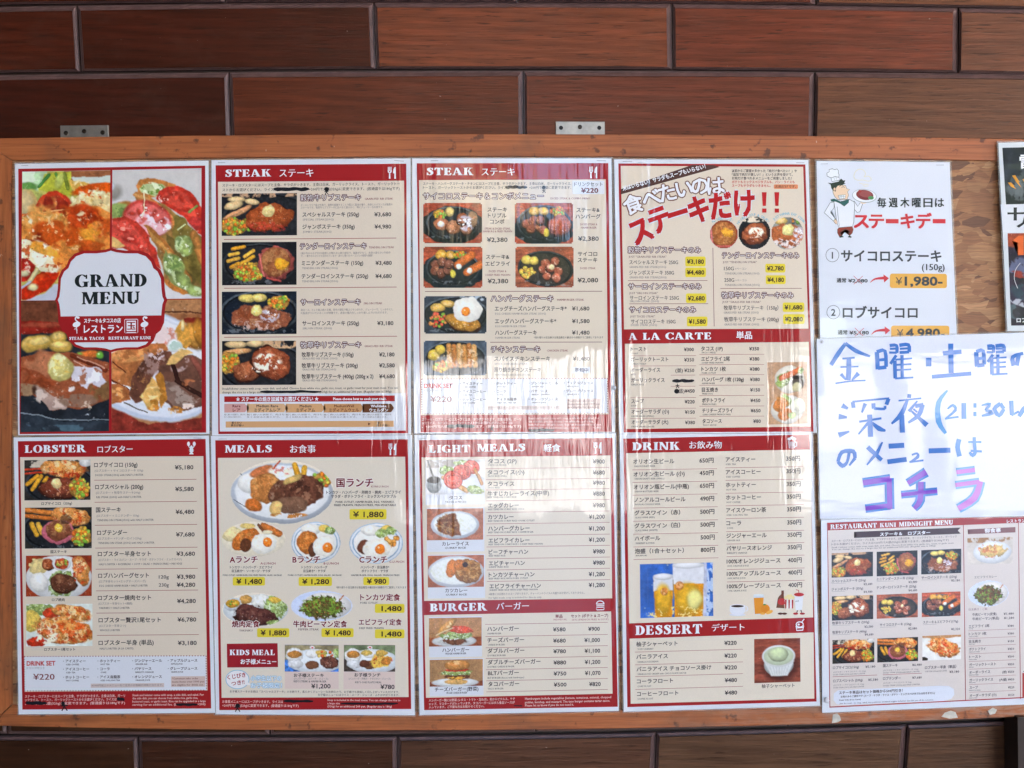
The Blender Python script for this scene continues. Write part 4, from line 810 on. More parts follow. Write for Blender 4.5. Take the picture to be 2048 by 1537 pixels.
def f_c4(p):
    p.bg('9c6c48', .06, 2, 2); p.l(.5, .09, 1.1, .11, .012, '543020', .1); p.pl([(.5, .11), (1.1, .11), (1.1, .2), (.7, .16), (.5, .18)], '8c5838', .005); p.pl([(.8, .14), (1.1, .13), (1.1, .2), (.8, .17)], '6c2018', .004); p.pl([(-.1, .78), (.4, .95), (1.1, .9), (1.1, 1.1), (-.1, 1.1)], '6c2820', .008, .2)
    p.e(.42, .5, .86, .41, 'bcc4d4', 20, 0, .02, 3, sh=.0); p.e(.42, .49, .84, .385, 'dcdfe8', 20, 0, .02, 3, sh=.0); p.e(.4, .46, .78, .34, 'c8ccd8', 20, 0, .03, 3, sh=.0); p.e(.4, .46, .76, .33, 'e2e2e6', 20, 0, .03, 3, sh=.0)
    p.e(.94, .28, .18, .1, '9c5c24', 0, .1); p.e(.9, .28, .06, .11, 'cc8c40', -20, .04, sh=.4); p.e(.98, .26, .06, .12, 'b87830', -10, .04, sh=.4); p.pl([(.7, .24), (.76, .16), (.8, .15), (.86, .24), (.88, .34), (.82, .38), (.74, .34)], 'cc9040', .008, .1); p.e(.79, .2, .02, .04, 'f0d498', 0, .1, soft=.6)
    p.pt(.6, .28, .14, .09, 'e8d0cc', -.3, 9, 30); p.pt(.6, .27, .14, .07, 'c4705c', .1, 12, 20, .8); p.e(.7, .35, .07, .04, 'eef2f0', 0, .2, .06); p.pt(.7, .35, .07, .04, 'b8ccc0', .2, 14)
    p.pl([(-.1, .42), (.04, .4), (.2, .35), (.4, .32), (.6, .34), (.66, .38), (.5, .44), (.34, .5), (.26, .6), (.24, .68), (-.1, .6)], 'a8643a', .012, .1); p.pt(.3, .4, .34, .07, 'd8985c', .05, 10, -10, .8); p.pt(.08, .5, .14, .08, 'c88450', .1, 10, 20, .8); p.l(.02, .48, .16, .56, .012, '5c2c18', .1); p.l(-.02, .6, .2, .69, .014, '54281a', .1); p.pl([(-.1, .62), (.08, .64), (.2, .7), (.22, .76), (.1, .79), (-.1, .78)], 'a05c34', .01, .12); p.pt(.06, .72, .12, .05, 'd4985c', .0, 10)
    p.pl([(.2, .72), (.22, .6), (.3, .5), (.42, .42), (.56, .385), (.66, .39), (.68, .43), (.58, .5), (.48, .56), (.42, .66), (.34, .76), (.26, .78)], '563428', .01, .2); p.pt(.46, .48, .16, .1, '9c7c74', .05, 18, -40, .8); p.pt(.5, .43, .12, .05, 'd8c8cc', .3, 22, -30, .9); p.pt(.3, .64, .1, .12, '8c5c38', .3, 22, 0, .9)
    p.pl([(.54, .5), (.7, .44), (.9, .42), (1.1, .5), (1.1, .82), (.84, .84), (.68, .84), (.56, .74), (.5, .62)], '5c3c30', .012, .15); p.pt(.82, .5, .14, .08, '8c6860', -.1, 5, 30, .9); p.pt(.76, .5, .07, .08, 'c4a8a4', .15, 8, 60, .8); p.l(.68, .5, .74, .62, .03, '281410'); p.l(.72, .62, 1.05, .76, .035, '2c1812'); p.l(.9, .46, 1.02, .6, .05, '7c4438'); p.pl([(.56, .62), (.68, .63), (.8, .7), (.98, .78), (.86, .83), (.7, .82), (.6, .74)], '6e564c', .008, .15); p.pt(.78, .74, .2, .07, 'a08c80', .1, 18, 15, .8); p.pt(.9, .66, .14, .05, 'b86c44', .1, 10, 20, .8); p.pt(.85, .82, .2, .02, 'e8d4c8', .1, 14)
    p.pl([(.6, .49), (.66, .42), (.76, .375), (.86, .385), (.9, .41), (.8, .43), (.7, .49)], 'd8ac68', .006, .08); p.pt(.76, .4, .1, .03, 'f0d8a0', .0, 9, -20)
    p.pl([(.48, .58), (.54, .56), (.58, .64), (.62, .76), (.56, .84), (.5, .74)], 'a86c2c', .008, .12); p.pl([(.31, .75), (.36, .7), (.43, .585), (.47, .62), (.54, .72), (.53, .78), (.45, .85), (.36, .79)], 'd4a45c', .01, .1); p.pt(.44, .72, .08, .08, 'f4dca4', -.1, 9, 60, .8); p.pt(.45, .8, .08, .03, '9c6428', .1, 12); p.pt(.62, .84, .22, .03, 'b87430', -.2, 10, 5); p.pt(.66, .86, .12, .02, 'ecd4b0', .1, 16)
    p.l(.14, .79, .4, .86, .01, '48403c', .1, .9)
# -- meals
def f_plateK(p):
    p.bg('e7dbc9', .0); p.e(.5, .52, .5, .47, 'd4dae4', 0, 0, .02, sh=.25); p.e(.5, .5, .46, .42, 'f0f0f0', 0, 0, .02, sh=.06); p.l(.03, .62, .14, .72, .01, '282c38'); p.l(.08, .2, .16, .3, .01, '384048'); p.e(.2, .36, .13, .16, 'f2f0ea', 0, .08, .06); p.e(.3, .18, .12, .08, 'b86840', -20); p.l(.4, .16, .48, .02, .03, 'b85030')
    p.pt(.5, .18, .13, .1, 'f4ecd8', -.3, 10); p.pt(.5, .16, .12, .08, 'd07060', .2, 14, 0, .8); p.e(.34, .44, .16, .22, 'b4703c', -30, .1, .15); p.pt(.34, .4, .14, .18, 'd89c5c', .1, 9, 0, .7); p.e(.22, .7, .09, .1, 'b8622c', 20); p.e(.46, .5, .08, .2, '5c3828', 28, .06, .2); p.pt(.46, .48, .07, .18, '90705c', .15, 18, 28, .8)
    p.fries((.62, .08, .66, .24), (.72, .12, .7, .3), w=.09); p.veg(.88, .3, .1, .12, 16, .03); p.e(.7, .48, .22, .24, '5c3628', 0, .15, .25); p.pt(.7, .48, .2, .22, '946850', .1, 8, 0, .8); p.pt(.7, .4, .18, .14, '2c1812', .2, 9, 0, .7); p.e(.6, .7, .15, .14, '70503e', 10, .15); p.e(.6, .3, .1, .05, 'd8b068', -25); p.e(.44, .76, .06, .12, 'dcb470', 15, .1); p.pt(.56, .86, .2, .04, 'b07038', .0, 12)
def f_ab(p, k):
    p.bg('e7dbc9', 0)
    if k == 'A': p.e(.5, .55, .5, .45, 'ece0c8', 0, .03, .03, sh=.1); p.e(.16, .34, .17, .22, 'ecd8a0', 0, .1, .08); p.e(.4, .12, .12, .08, 'e8c878', 0, .2); p.e(.38, .5, .24, .26, 'b4622c', -30, .06, .15); p.pt(.36, .44, .2, .2, 'd08a4c', .1, 9, 0, .7); p.e(.38, .66, .09, .2, '54301f', 10, .05); p.l(.66, .12, .9, .34, .2, 'c06a34'); p.l(.58, .1, .66, .28, .08, '6c4028'); p.egg(.66, .62, .2, .28, .06, -.04, .13); p.e(.72, .3, .08, .06, 'f0e4c0')
    else:
        p.e(.5, .5, .5, .5, '9db4cc', 0, 0, .15, 14, sh=.1); p.e(.5, .5, .48, .48, 'eceef0', 0, 0, .02, sh=.1); p.ring = None; p.e(.5, .5, .44, .43, '88a8c8', 0, 0, .1); p.e(.5, .5, .42, .41, 'f0ede6', 0, 0, .02, sh=.05); p.e(.4, .18, .2, .13, 'f2eee4', 0, .1, .06); p.e(.68, .16, .12, .1, 'e8c060', 0, .2); p.lettuce(.78, .2, .1, .1)
        if k == 'B': p.e(.34, .5, .22, .28, 'b86830', -30, .06, .15); p.pt(.32, .46, .18, .22, 'd89250', .1, 9, 0, .7); p.e(.44, .68, .09, .17, '4e2e20', 10); p.egg(.68, .58, .23, .26, .06, .04, .12)
        else: p.e(.3, .6, .15, .18, '5c3426'); p.lettuce(.6, .26, .12, .1); p.sc(.78, .46, .13, .14, 14, .06, ['e09848', 'd88a3c', 'e8b060']); p.egg(.52, .64, .26, .24, .05, .0, .12)
def f_yk(p): p.bg('e7dbc9', 0); p.e(.52, .52, .5, .44, 'dfe2e2', 0, 0, .03, sh=.15); p.e(.58, .24, .15, .2, 'f2f0e8', 0, .06); p.lettuce(.8, .45, .18, .34); p.e(.82, .2, .1, .1, 'e8bc50', 0, .2); p.e(.36, .2, .1, .13, 'c89450', 0, .1); p.e(.16, .34, .14, .19, 'dce0e4'); p.e(.16, .32, .11, .13, 'b88830'); p.sc(.16, .32, .09, .1, 14, .03, ['7ca040', 'e08838', 'e8c050']); p.meat(.5, .66, .32, .26, 8, '54302a', '30181a', '80584c', .25); p.lettuce(.82, .88, .14, .07); p.l(.0, .76, .14, .84, .02, '303440')
def f_pep(p): p.bg('e7dbc9', 0); p.e(.5, .5, .5, .5, 'c9d2ea', 0, 0, .03, sh=.0); p.e(.58, .5, .4, .44, 'e8e4e0', 0, 0, .02); p.e(.5, .55, .34, .36, '4c4a26', 0, .25, .35, 14); p.pt(.5, .55, .34, .36, '6c9434', .1, 12, 0, .9); p.pt(.5, .55, .34, .36, '5c3020', .2, 14, 0, .9); p.pt(.5, .5, .3, .3, 'a0743c', .45, 16); p.l(.8, .3, .86, .16, .04, 'b86c3c')
def f_kid(p, k):
    p.bg('6c7858' if k else '8c8060', .3, 3); p.pl([(-.1, .55), (1.1, .5), (1.1, 1.1), (-.1, 1.1)], '3c68b0' if not k else '38302c', .03, .3); p.e(.56, .62, .5, .46, 'e6eaee', 0, .02, .03); p.e(.18, .4, .16, .28, 'eceae6'); p.e(.18, .36, .13, .14, 'b4783c'); p.e(.2, .72, .14, .16, 'e0e0e0')
    p.e(.5, .34, .12, .15, 'f4f2ee', 0, .05); p.l(.5, .05, .5, .2, .02, 'f0f0f0'); p.e(.51, .1, .05, .06, 'f4e8e8'); p.e(.51, .1, .02, .03, 'c03030', 0, 0); p.e(.5, .75, .13, .16, '6a4430'); p.e(.44 if k else .68, .3, .1, .12, 'c8a858', 0, .2)
    if k: p.pl([(.5, .6), (.6, .35), (.95, .45), (.85, .8), (.58, .85)], 'e0b050', .03, .15); p.pt(.75, .6, .2, .2, 'b84828', .3, 10); p.e(.74, .3, .12, .12, 'c8a050', 0, .2); p.e(.82, .62, .1, .14, 'c07838'); p.e(.4, .7, .1, .14, '5c3428')
    else: p.sc(.76, .36, .14, .12, 16, .05, ['d86030', '7ca040', 'e0c068']); p.meat(.82, .66, .16, .22, 0, '6c4034', '3c2420', 'b08878'); p.lettuce(.96, .3, .06, .2)
def f_tacos(p): p.bg('d8d4d0', .06); p.pt(.3, .08, .6, .16, 'a49a90', -.2, 4); p.e(.6, .75, .5, .34, 'dcdee4', 0, 0, .02); p.lettuce(.42, .4, .2, .16, 20); p.lettuce(.62, .12, .14, .1); p.l(.3, .52, .7, .9, .14, 'cc9050'); p.tom(.78, .22, .14, .2, 20, 5); p.tom(.62, .36, .16, .22, 20, 6); p.tom(.46, .58, .17, .26, 30, 6); p.lettuce(.84, .88, .14, .12); p.l(.84, .3, .96, .7, .1, 'c08858'); p.e(.13, .72, .13, .24, '8c9090', 0, 0, .3, 4); p.e(.13, .58, .12, .1, '201814'); p.l(.02, .0, .13, .55, .05, '585450')
def f_curry(p): p.bg('9c5e44', .12, 3, 3); p.e(.5, .52, .43, .44, 'd8dce2', 0, 0, .02, sh=.2); p.e(.5, .5, .38, .37, 'eef0ec', 0, 0, .04, sh=.04); p.pt(.66, .46, .2, .28, 'dcdcc8', .2, 18, 0, .7); p.pl([(.5, .12), (.56, .5), (.6, .84), (.4, .86), (.2, .7), (.17, .45), (.28, .22)], '6e4020', .03, .2); p.pt(.36, .5, .2, .34, 'a87c48', .15, 12, 0, .8); p.pt(.36, .5, .2, .34, '4a2812', .3, 10, 0, .7)
def f_katsu(p): p.bg('9c5a40', .12, 3, 3); p.e(.5, .52, .5, .5, 'dcdee4', 0, 0, .02, sh=.2); p.e(.5, .5, .45, .42, 'eceeea', 0, 0, .04, sh=.04); p.pt(.24, .55, .22, .3, 'd8dac8', .2, 18, 0, .7); p.e(.72, .5, .24, .38, '94602e', 0, .08, .2); p.pt(.72, .5, .24, .38, 'c89a5c', .1, 12, 0, .8); p.pt(.72, .5, .24, .38, '60351a', .25, 10, 0, .7); p.e(.42, .42, .09, .28, 'cc7434', 10); p.e(.56, .3, .1, .18, 'c4702f'); p.e(.66, .3, .05, .08, '302018')
def f_bur1(p):
    p.bg('a87850', .1, 2); p.pl([(-.1, .7), (1.1, .66), (1.1, 1.1), (-.1, 1.1)], '80442c', .01, .15, 4); p.e(.48, .82, .42, .2, 'dfdfdd', 0, 0, .03, sh=.2); p.e(.46, .84, .3, .1, 'c4c4c0', 0, 0); p.e(.5, .82, .22, .14, '6c4430', 0, .15, .3); p.lettuce(.52, .62, .3, .14, 0); p.pt(.4, .7, .2, .08, 'f4f4f0', .0, 10); p.e(.6, .42, .24, .13, 'cc4c34', 6, .06, .15); p.pt(.6, .4, .2, .1, 'e89480', .1, 10, 0, .8); p.e(.34, .3, .23, .13, 'd89a58', -40, .03, .08, 5, sh=.35); p.pt(.4, .22, .1, .08, 'f4dca8', -.1, 6, -40, .8); p.l(.14, .6, .44, .36, .05, 'e8c898')
def f_bur2(p):
    p.bg('9c7450', .12, 2); p.pl([(-.1, .82), (1.1, .8), (1.1, 1.1), (-.1, 1.1)], '6e3a26', .01, .15, 4); p.e(.48, .86, .44, .16, 'e2e2e2', 0, 0, .03, sh=.2); p.e(.5, .84, .22, .1, 'd0a060'); p.e(.52, .64, .25, .12, '5c3828', 0, .08, .3); p.pt(.52, .7, .22, .05, 'e0a040', .0, 8); p.lettuce(.5, .5, .3, .1); p.e(.52, .4, .22, .06, 'c43c2c', 0, .06); p.e(.52, .22, .24, .19, 'c88448', 0, .02, .06, 5, sh=.35); p.pt(.48, .12, .14, .08, 'ecc48c', -.2, 6, 0, .8)
def f_beer(p):
    p.bg('3c68b4', .18, 3); p.sc(.5, .5, .6, .6, 34, .022, ['a8c4e8', '88a8dc', 'd8e4f4']); p.pt(.95, .2, .1, .8, 'dce8f8', .0, 8, 0, .8)
    for x0, x1, y0, yb in ((.18, .45, .2, .5), (.45, .88, .0, .38)):
        p.pl([(x0, y0 + .06), (x1, y0 + .04), (x1 - .02, 1.1), (x0 + .02, 1.1)], 'd89428', .003, .12); p.pl([(x0, y0), (x1, y0), (x1, yb), (x0, yb)], 'e6e6ea', .008, .04); cx = (x0 + x1) / 2
        p.e(cx, .68, (x1 - x0) * .38, .3, 'ecb83c', 0, .1, .1, 6, soft=.6); p.e(cx, y0 + .04, (x1 - x0) * .5, .06, 'f4f4f6', 0, .02, .02)
    p.e(.74, .68, .1, .2, 'fcf2a0', 0, .15, .05, 5, soft=.7); p.pt(.5, .92, .45, .12, 'fbe8a0', .25, 20, 0, .9); p.pt(.92, .6, .04, .5, 'c8d8f0', .0, 9); p.pl([(.88, .0), (.92, .0), (.9, 1.1), (.85, 1.1)], 'c8cce0', .004, .1)
    for cx, cy, r in ((.33, .52, .075), (.54, .42, .085)): p.e(cx, cy, r / p.A * .95, r, 'd88850', 0, .05, .2, 14, a=.75); p.pt(cx, cy, r / p.A * .9, r * .9, 'f0c890', .1, 26, 0, .8)
def f_sher(p): p.bg('88493a', .25, 3, 6); p.e(.55, .62, .38, .34, '5c2c24', 0, 0, .1, soft=.5); p.e(.53, .6, .32, .26, 'd8dcd8', 0, 0, .03, sh=.3); p.pl([(.2, .5), (.86, .5), (.72, .84), (.36, .84)], 'dcdedd', .006, .03); [p.l(.26 + i * .07, .62, .36 + i * .045, .82, .015, 'b8bcbc', 0, .6) for i in range(8)]; p.e(.53, .4, .36, .25, 'eef0ee', 0, 0, .02, sh=.1); p.e(.53, .4, .32, .21, 'd2dcc0', 0, 0, .03, sh=.1); p.e(.52, .36, .22, .17, 'd9e5bc', 0, .08, .05, sh=.3)
def f_alc(p): p.bg('b89070', .1, 2); p.e(.56, .28, .38, .22, 'dcd4c4', 0, 0, .06); p.lettuce(.42, .28, .2, .1, -40); p.l(.36, .26, .8, .12, .1, 'cc6840'); p.lettuce(.84, .14, .08, .05); p.e(.76, .35, .16, .11, '484038'); p.e(.74, .4, .12, .08, 'b8b088'); p.e(.74, .24, .14, .03, '1c1816'); p.e(.5, .76, .42, .23, 'dfd8cc', 0, 0, .05); p.lettuce(.42, .62, .18, .09); p.e(.38, .64, .17, .07, 'c48048', 30, .1); p.e(.3, .7, .16, .1, 'c87c44', 10, .1); p.e(.44, .84, .2, .09, 'bc6c38', -30, .1); p.e(.76, .72, .2, .14, 'd8d6c0'); p.e(.76, .7, .15, .1, 'ece8d0'); p.lettuce(.6, .86, .1, .05)
def f_omel(p): p.bg('c8c0b8', .08); p.pt(.4, .05, .6, .16, '8c6848', -.2, 4); p.e(.55, .56, .42, .42, 'e4e6ea', 0, 0, .03); p.e(.56, .5, .3, .22, 'd8b878', 0, .2, .15); p.pt(.5, .4, .3, .2, 'c07850', .1, 8); p.pt(.6, .7, .24, .1, 'b05838', .2, 9)
def f_smoke(p):
    p.bg('20242a', .5, 3); p.pt(.35, .6, .4, .3, '5c6264', -.1, 4, 0, .6); p.pt(.2, .75, .2, .2, '80868a', .1, 5, 0, .5); p.pt(.9, .3, .3, .3, '14181c', -.2, 3)
def f_neon(p):
    p.bg('241c28', .5, 5); p.pt(.2, .06, .4, .1, '7c3420', -.2, 5); p.pt(.55, .2, .3, .2, '3c8088', .0, 6, 0, .8); p.pt(.1, .4, .3, .14, '50546c', .1, 8); p.pt(.5, .35, .3, .14, 'c8b8b0', .2, 9, 0, .8); p.pt(.1, .5, .2, .1, '7c2c24', .0, 9); p.pt(.7, .36, .3, .1, 'a84c50', .0, 10, 0, .8)
    p.pt(.25, .62, .25, .14, '28343c', -.2, 5); p.pt(.8, .62, .3, .16, 'c83c48', -.1, 7, 0, .9); p.pt(.75, .7, .2, .12, 'f08858', .2, 9, 0, .9); p.pt(.2, .85, .3, .1, '3c4850', -.2, 5); p.pt(.25, .8, .3, .04, 'b8bcc4', .1, 9, 20, .8); p.pt(.6, .95, .6, .08, '14161c', -.4, 4)
# ------------------------------------------------------------------ sheet 1: cover
GRP = 'laminated menu sheets with red borders'
def fork_knife(s, x, y, h, col=WH2):
    k = h / 64.
    for dx in (-7, 0, 7): s.stroke([(x - 13 * k + dx * k, y - 30 * k), (x - 13 * k + dx * k, y - 8 * k)], 4 * k, col, 6, 'cutlery_emblem')
    s.stroke([(x - 20.5 * k, y - 12 * k), (x - 19 * k, y - 3 * k), (x - 13 * k, y + 1 * k), (x - 7 * k, y - 3 * k), (x - 5.5 * k, y - 12 * k)], 6 * k, col, 6.4, 'cutlery_emblem')
    s.stroke([(x - 13 * k, y), (x - 13 * k, y + 30 * k)], [6 * k, 8 * k], col, 6.8, 'cutlery_emblem')
    s.poly([(x + 18 * k, y - 30 * k), (x + 18 * k, y + 30 * k), (x + 11 * k, y + 30 * k), (x + 11 * k, y + 4 * k), (x + 4 * k, y + 2 * k), (x + 6 * k, y - 16 * k), (x + 11 * k, y - 27 * k)], col, 6, 'cutlery_emblem')
def base(s, red, cream, extra=()):
    s.poly(red, RED, 1, 'red_border')
    for c in cream: s.poly(c, CRM, 2, 'cream_panel')
def scrib(s, x0, x1, y, w=14, seed=1, col=(26, 26, 32)):
    rg = random.Random(seed); n = 9
    s.stroke([(x0 + (x1 - x0) * i / n, y + rg.uniform(-w * .12, w * .12)) for i in range(n + 1)], [w * .5] + [w * rg.uniform(.75, 1.1) for _ in range(n - 1)] + [w * .4], col, 9, 'marker_stroke', 2)
def dai(s, x, y, h, col=(26, 26, 32), w=4):
    s.new(); s.lock += 1
    s.stroke([(x - h * .42, y - h * .1), (x + h * .42, y - h * .16)], w, col, 9.5, 'marker_stroke')
    s.stroke([(x, y - h * .55), (x - h * .02, y), (x - h * .3, y + h * .5)], w, col, 9.8, 'marker_stroke', 2); s.stroke([(x, y - h * .05), (x + h * .38, y + h * .48)], w, col, 10.1, 'marker_stroke'); s.lock -= 1
def drinkset(s, x0, y0, x1, y1, dx=0, dy=0):
    s.poly([(x0, y0), (x1, y0 - 4), (x1 + 2, y1 - 4), (x0 + 2, y1)], WH, 3, 'white_panel')
    n = 64
    for i in range(n):
        t = i / n; c = (150, 60, 66)
        for yy, m in ((y0, -4), (y1, -4)): s.rect(x0 + t * (x1 - x0), yy + m * t - 2, x0 + t * (x1 - x0) + 6, yy + m * t + 2.5, c, 4, 'dotted_rule')
        if i < 14:
            q = i / 14
            for xx in (x0, x1): s.rect(xx - 2 + 2 * q, y0 + q * (y1 - y0) - (4 if xx == x1 else 0), xx + 2.5 + 2 * q, y0 + q * (y1 - y0) + 6 - (4 if xx == x1 else 0), c, 4, 'dotted_rule')
    a, b = x0, y0
    s.T('DRINK SET', a + 14, a + 166, b + 36, 34, (196, 60, 58), .03); s.T('ドリンクセット', a + 14, a + 110, b + 62, 15, GRY)
    s.T('¥220', a + 48, a + 162, b + 108, 44, (122, 40, 46), .015)
    for x, rows in ((208, (('アイスティー', 'ICED COFFEE'), ('アイスコーヒー', 'ICED TEA'), ('ホットコーヒー', 'HOT COFFEE'))), (392, (('ホットティー', 'HOT TEA'), ('コーラ', 'COKE'), ('アイス烏龍茶', 'ICED OOLONG TEA'))),
                    (578, (('ジンジャーエール', 'GINGER ALE'), ('バヤリース', "BIRELEY'S ORANGE"), ('オレンジジュース', 'ORANGE JUICE'))), (768, (('アップルジュース', 'APPLE JUICE'), ('グレープジュース', 'GRAPE JUICE')))):
        for i, (j, e) in enumerate(rows):
            yy = b + 26 + i * 43 - x * .006; s.T('・' + j, a + x, None, yy, 18.5, INK, .008); s.T(e, a + x + 17, None, yy + 18, 11.5, INK, .012)
    s.rect(a + 356, b + 144, a + 748, b + 166, (214, 196, 190), 4, 'tan_note'); s.T('※1000円以上のメニューをご注文のお客様が対象となります。', a + 360, a + 742, b + 154, 14, GRY)
    s.rect(a + 786, b + 106, a + 968, b + 162, (214, 190, 180), 4, 'tan_note')
    for i, t in enumerate(('*Customers who order', 'menu items over 1000 yen', 'are eligible for drink set.')): s.T(t, a + 790, a + (930, 962, 958)[i], b + 117 + i * 17, 15, (120, 70, 66))
def foot(s, x, y, w, l=4, tail=True):
    J = ('ステーキ・ロブスターにはスープと主食、サラダがつきます。主食は白米、ガーリ', 'ックライス、トースト、ガーリックトーストからお選びください。ライスは', '　　　　　　　　、+200円で大盛(320g)に変更できます。(普通盛りは180gです)')
    E = ('Steak and lobster come with soup, a side dish, and salad. For', 'the side dish, you can choose from white rice, garlic rice,', 'buttered toast, or garlic toast. Rice can be upgraded to a large', 'serving for an additional fee. (Large:              +200)')
    c = (236, 190, 186)
    for i, t in enumerate(J): s.T(t, x, x + (535, 490, 535)[i], y + i * 19, 17, c, .01)
    for i, t in enumerate(E): s.T(t, x + 575, x + (956, 925, 966, 965)[i], y - 7 + i * 17, 16, c, .01)
def qd(*a): return [(a[i], a[i + 1]) for i in range(0, 8, 2)]

s = Sheet('menu_sheet', 'laminated cover sheet with four food pictures and GRAND MENU in a white plaque', 'menu sheet', (0, 300), .3772, qd(80, 75, 1105, 58, 1110, 1506, 97, 1513), .0062, GRP)
s.poly(qd(97, 101, 1088, 84, 1093, 1500, 104, 1508), RED, 1, 'red_border')
s.photo(qd(118, 116, 585, 108, 580, 795, 112, 800), f_c1, seed=1); s.photo(qd(596, 108, 1068, 98, 1068, 788, 590, 795), f_c2, seed=2)
s.photo(qd(112, 802, 580, 797, 578, 1492, 108, 1498), f_c3, seed=3); s.photo(qd(590, 799, 1068, 792, 1070, 1485, 592, 1490), f_c4, seed=4)
def plaque(k, cx=590, cy=797, half=None):
    P = [(0, -277), (30, -268), (80, -262), (150, -262), (195, -246), (225, -215), (238, -180), (262, -160), (280, -120), (284, -60), (289, -20), (298, 0)]
    P += [(x, -y * 1.0) for x, y in P[::-1][1:]]
    Q = P + [(-x, y) for x, y in P[::-1][1:-1]]
    return [(cx + x * k + (y > 0) * 0, cy + y * k) for x, y in Q]
def fan(s, P, c, col, lay, part):
    s.new(); n = len(P); s.add(part, [c] + P, [(0, i + 1, (i + 1) % n + 1) for i in range(n)], col, lay)
fan(s, plaque(1.0), (590, 797), RED, 5, 'plaque_border'); P = plaque(.945); P = [(x - 2, y + (3 if y > 797 else -0)) for x, y in P]; fan(s, P, (588, 797), WH, 6, 'white_plaque')
half = [(x, y) for x, y in P if y > 880] ; band = sorted([p for p in P if 880 < p[1] < 1022], key=lambda p: -p[1])
L = sorted([p for p in P if 875 < p[1] < 1025 and p[0] < 588], key=lambda p: p[1]); Rr = sorted([p for p in P if 875 < p[1] < 1025 and p[0] > 588], key=lambda p: -p[1])
bandp = [(312, 884)] + L + [(372, 1022)] + [(800, 1018)] + Rr + [(868, 878)]
fan(s, bandp, (588, 950), RED, 7, 'red_band')
s.H('GRAND', 398, 776, 660, 727, (28, 34, 34), 8, sp=.1); s.H('MENU', 436, 738, 753, 818, (28, 34, 34), 8, sp=.1)
s.T('ステーキ＆タコスの店', 446, 640, 906, 26, WH2, .03, 9); s.T('レストラン', 445, 650, 950, 50, WH2, .035, 9, res=2); s.rect(660, 897, 732, 972, WH2, 8, 'emblem_square', 6)
s.T('国', 664, 728, 935, 80, RED, .02, 10, res=2); s.H('STEAK & TACOS'.replace('&', 'I')[:5], 367, 440, 992, 1008, WH2, 9); s.T('&', 446, 462, 1000, 22, WH2, .03, 9); s.H('TACOS', 474, 552, 992, 1008, WH2, 9); s.H('RESTAURANT KUNI', 575, 798, 990, 1006, WH2, 9)
def flamingo(s, x, y, m):
    s.stroke([(x + m * 8, y - 36), (x, y - 42), (x - m * 8, y - 36), (x - m * 6, y - 24), (x + m * 6, y - 14), (x + m * 4, y - 4)], [5, 8, 7, 6, 6, 8], WH2, 9, 'flamingo_emblem', 3)
    s.ell(x - m * 2, y - 2, 21, 14, WH2, 9.4, 'flamingo_emblem', rot=-.3 * m); s.ell(x + m * 6, y - 38, 8, 6, WH2, 9.6, 'flamingo_emblem')
    s.stroke([(x - 2, y + 10), (x, y + 46)], 3.5, WH2, 9.8, 'flamingo_emblem'); s.stroke([(x + 5 * m, y + 8), (x - 14 * m, y + 24), (x + 3, y + 28)], 3, WH2, 10, 'flamingo_emblem')
flamingo(s, 408, 928, 1); flamingo(s, 768, 928, 1)
s.staple(132, 84, 36, -3); s.done()

# ------------------------------------------------------------------ sheet 2: steak
s = Sheet('menu_sheet', 'laminated STEAK menu sheet with four sizzling plates down its left side', 'menu sheet', (410, 310), .3707, qd(35, 30, 1109, 20, 1111, 1510, 38, 1515), .0060, GRP)
base(s, qd(57, 57, 1086, 48, 1095, 1503, 72, 1507), [qd(70, 146, 1074, 140, 1081, 1288, 78, 1290)]); s.poly(qd(78, 1290, 1081, 1286, 1083, 1488, 80, 1493), WH, 3, 'white_panel')
s.H('STEAK', 110, 356, 79, 118); s.T('ステーキ', 402, 584, 98, 50, WH2, .02, res=2); fork_knife(s, 1010, 97, 68)
s.T('ステーキ・ロブスターにはスープと主食、サラダがつきます。主食は白米、ガーリックライス、トースト、ガーリックトー', 94, 1050, 161, 19, INK); s.T('ストからお選びください。ライスは　　　　　　　　　+200円で大盛(320g)に変更できます。(普通盛りは180gです)', 94, 1050, 186, 19, INK)
scrib(s, 370, 562, 186, 20, 3); s.ell(656, 186, 13, 12, (30, 30, 34), 9, 'marker_stroke'); dai(s, 655, 202, 26)
for i, (fn, q) in enumerate(((f_rib, (90, 208, 496, 436)), (f_tender, (92, 471, 494, 703)), (f_sirloin, (91, 738, 494, 968)), (f_grass, (92, 1004, 492, 1242)))): s.photo(q, fn, seed=10 + i)
def hd(s, t, x0, x1, y, e, ex0, ex1, h=38, c=(142, 56, 66)):
    s.T(t, x0, x1, y, h, (248, 242, 238), .0, 6, 'heading', out=(88, 12, 26), ow=.1)
    if e: s.T(e, ex0, ex1, y + 6, 15.5, c)
hd(s, '穀物牛リブステーキ', 515, 840, 231, 'GRAIN-FED RIB STEAK', 862, 1014); hd(s, 'テンダーロインステーキ', 513, 871, 493, 'TENDERLOIN STEAK', 884, 1020); hd(s, 'サーロインステーキ', 516, 839, 795, 'SIRLOIN STEAK', 856, 956); hd(s, '牧草牛リブステーキ', 515, 842, 1026, 'GRASS-FED RIB STEAK', 860, 1014)
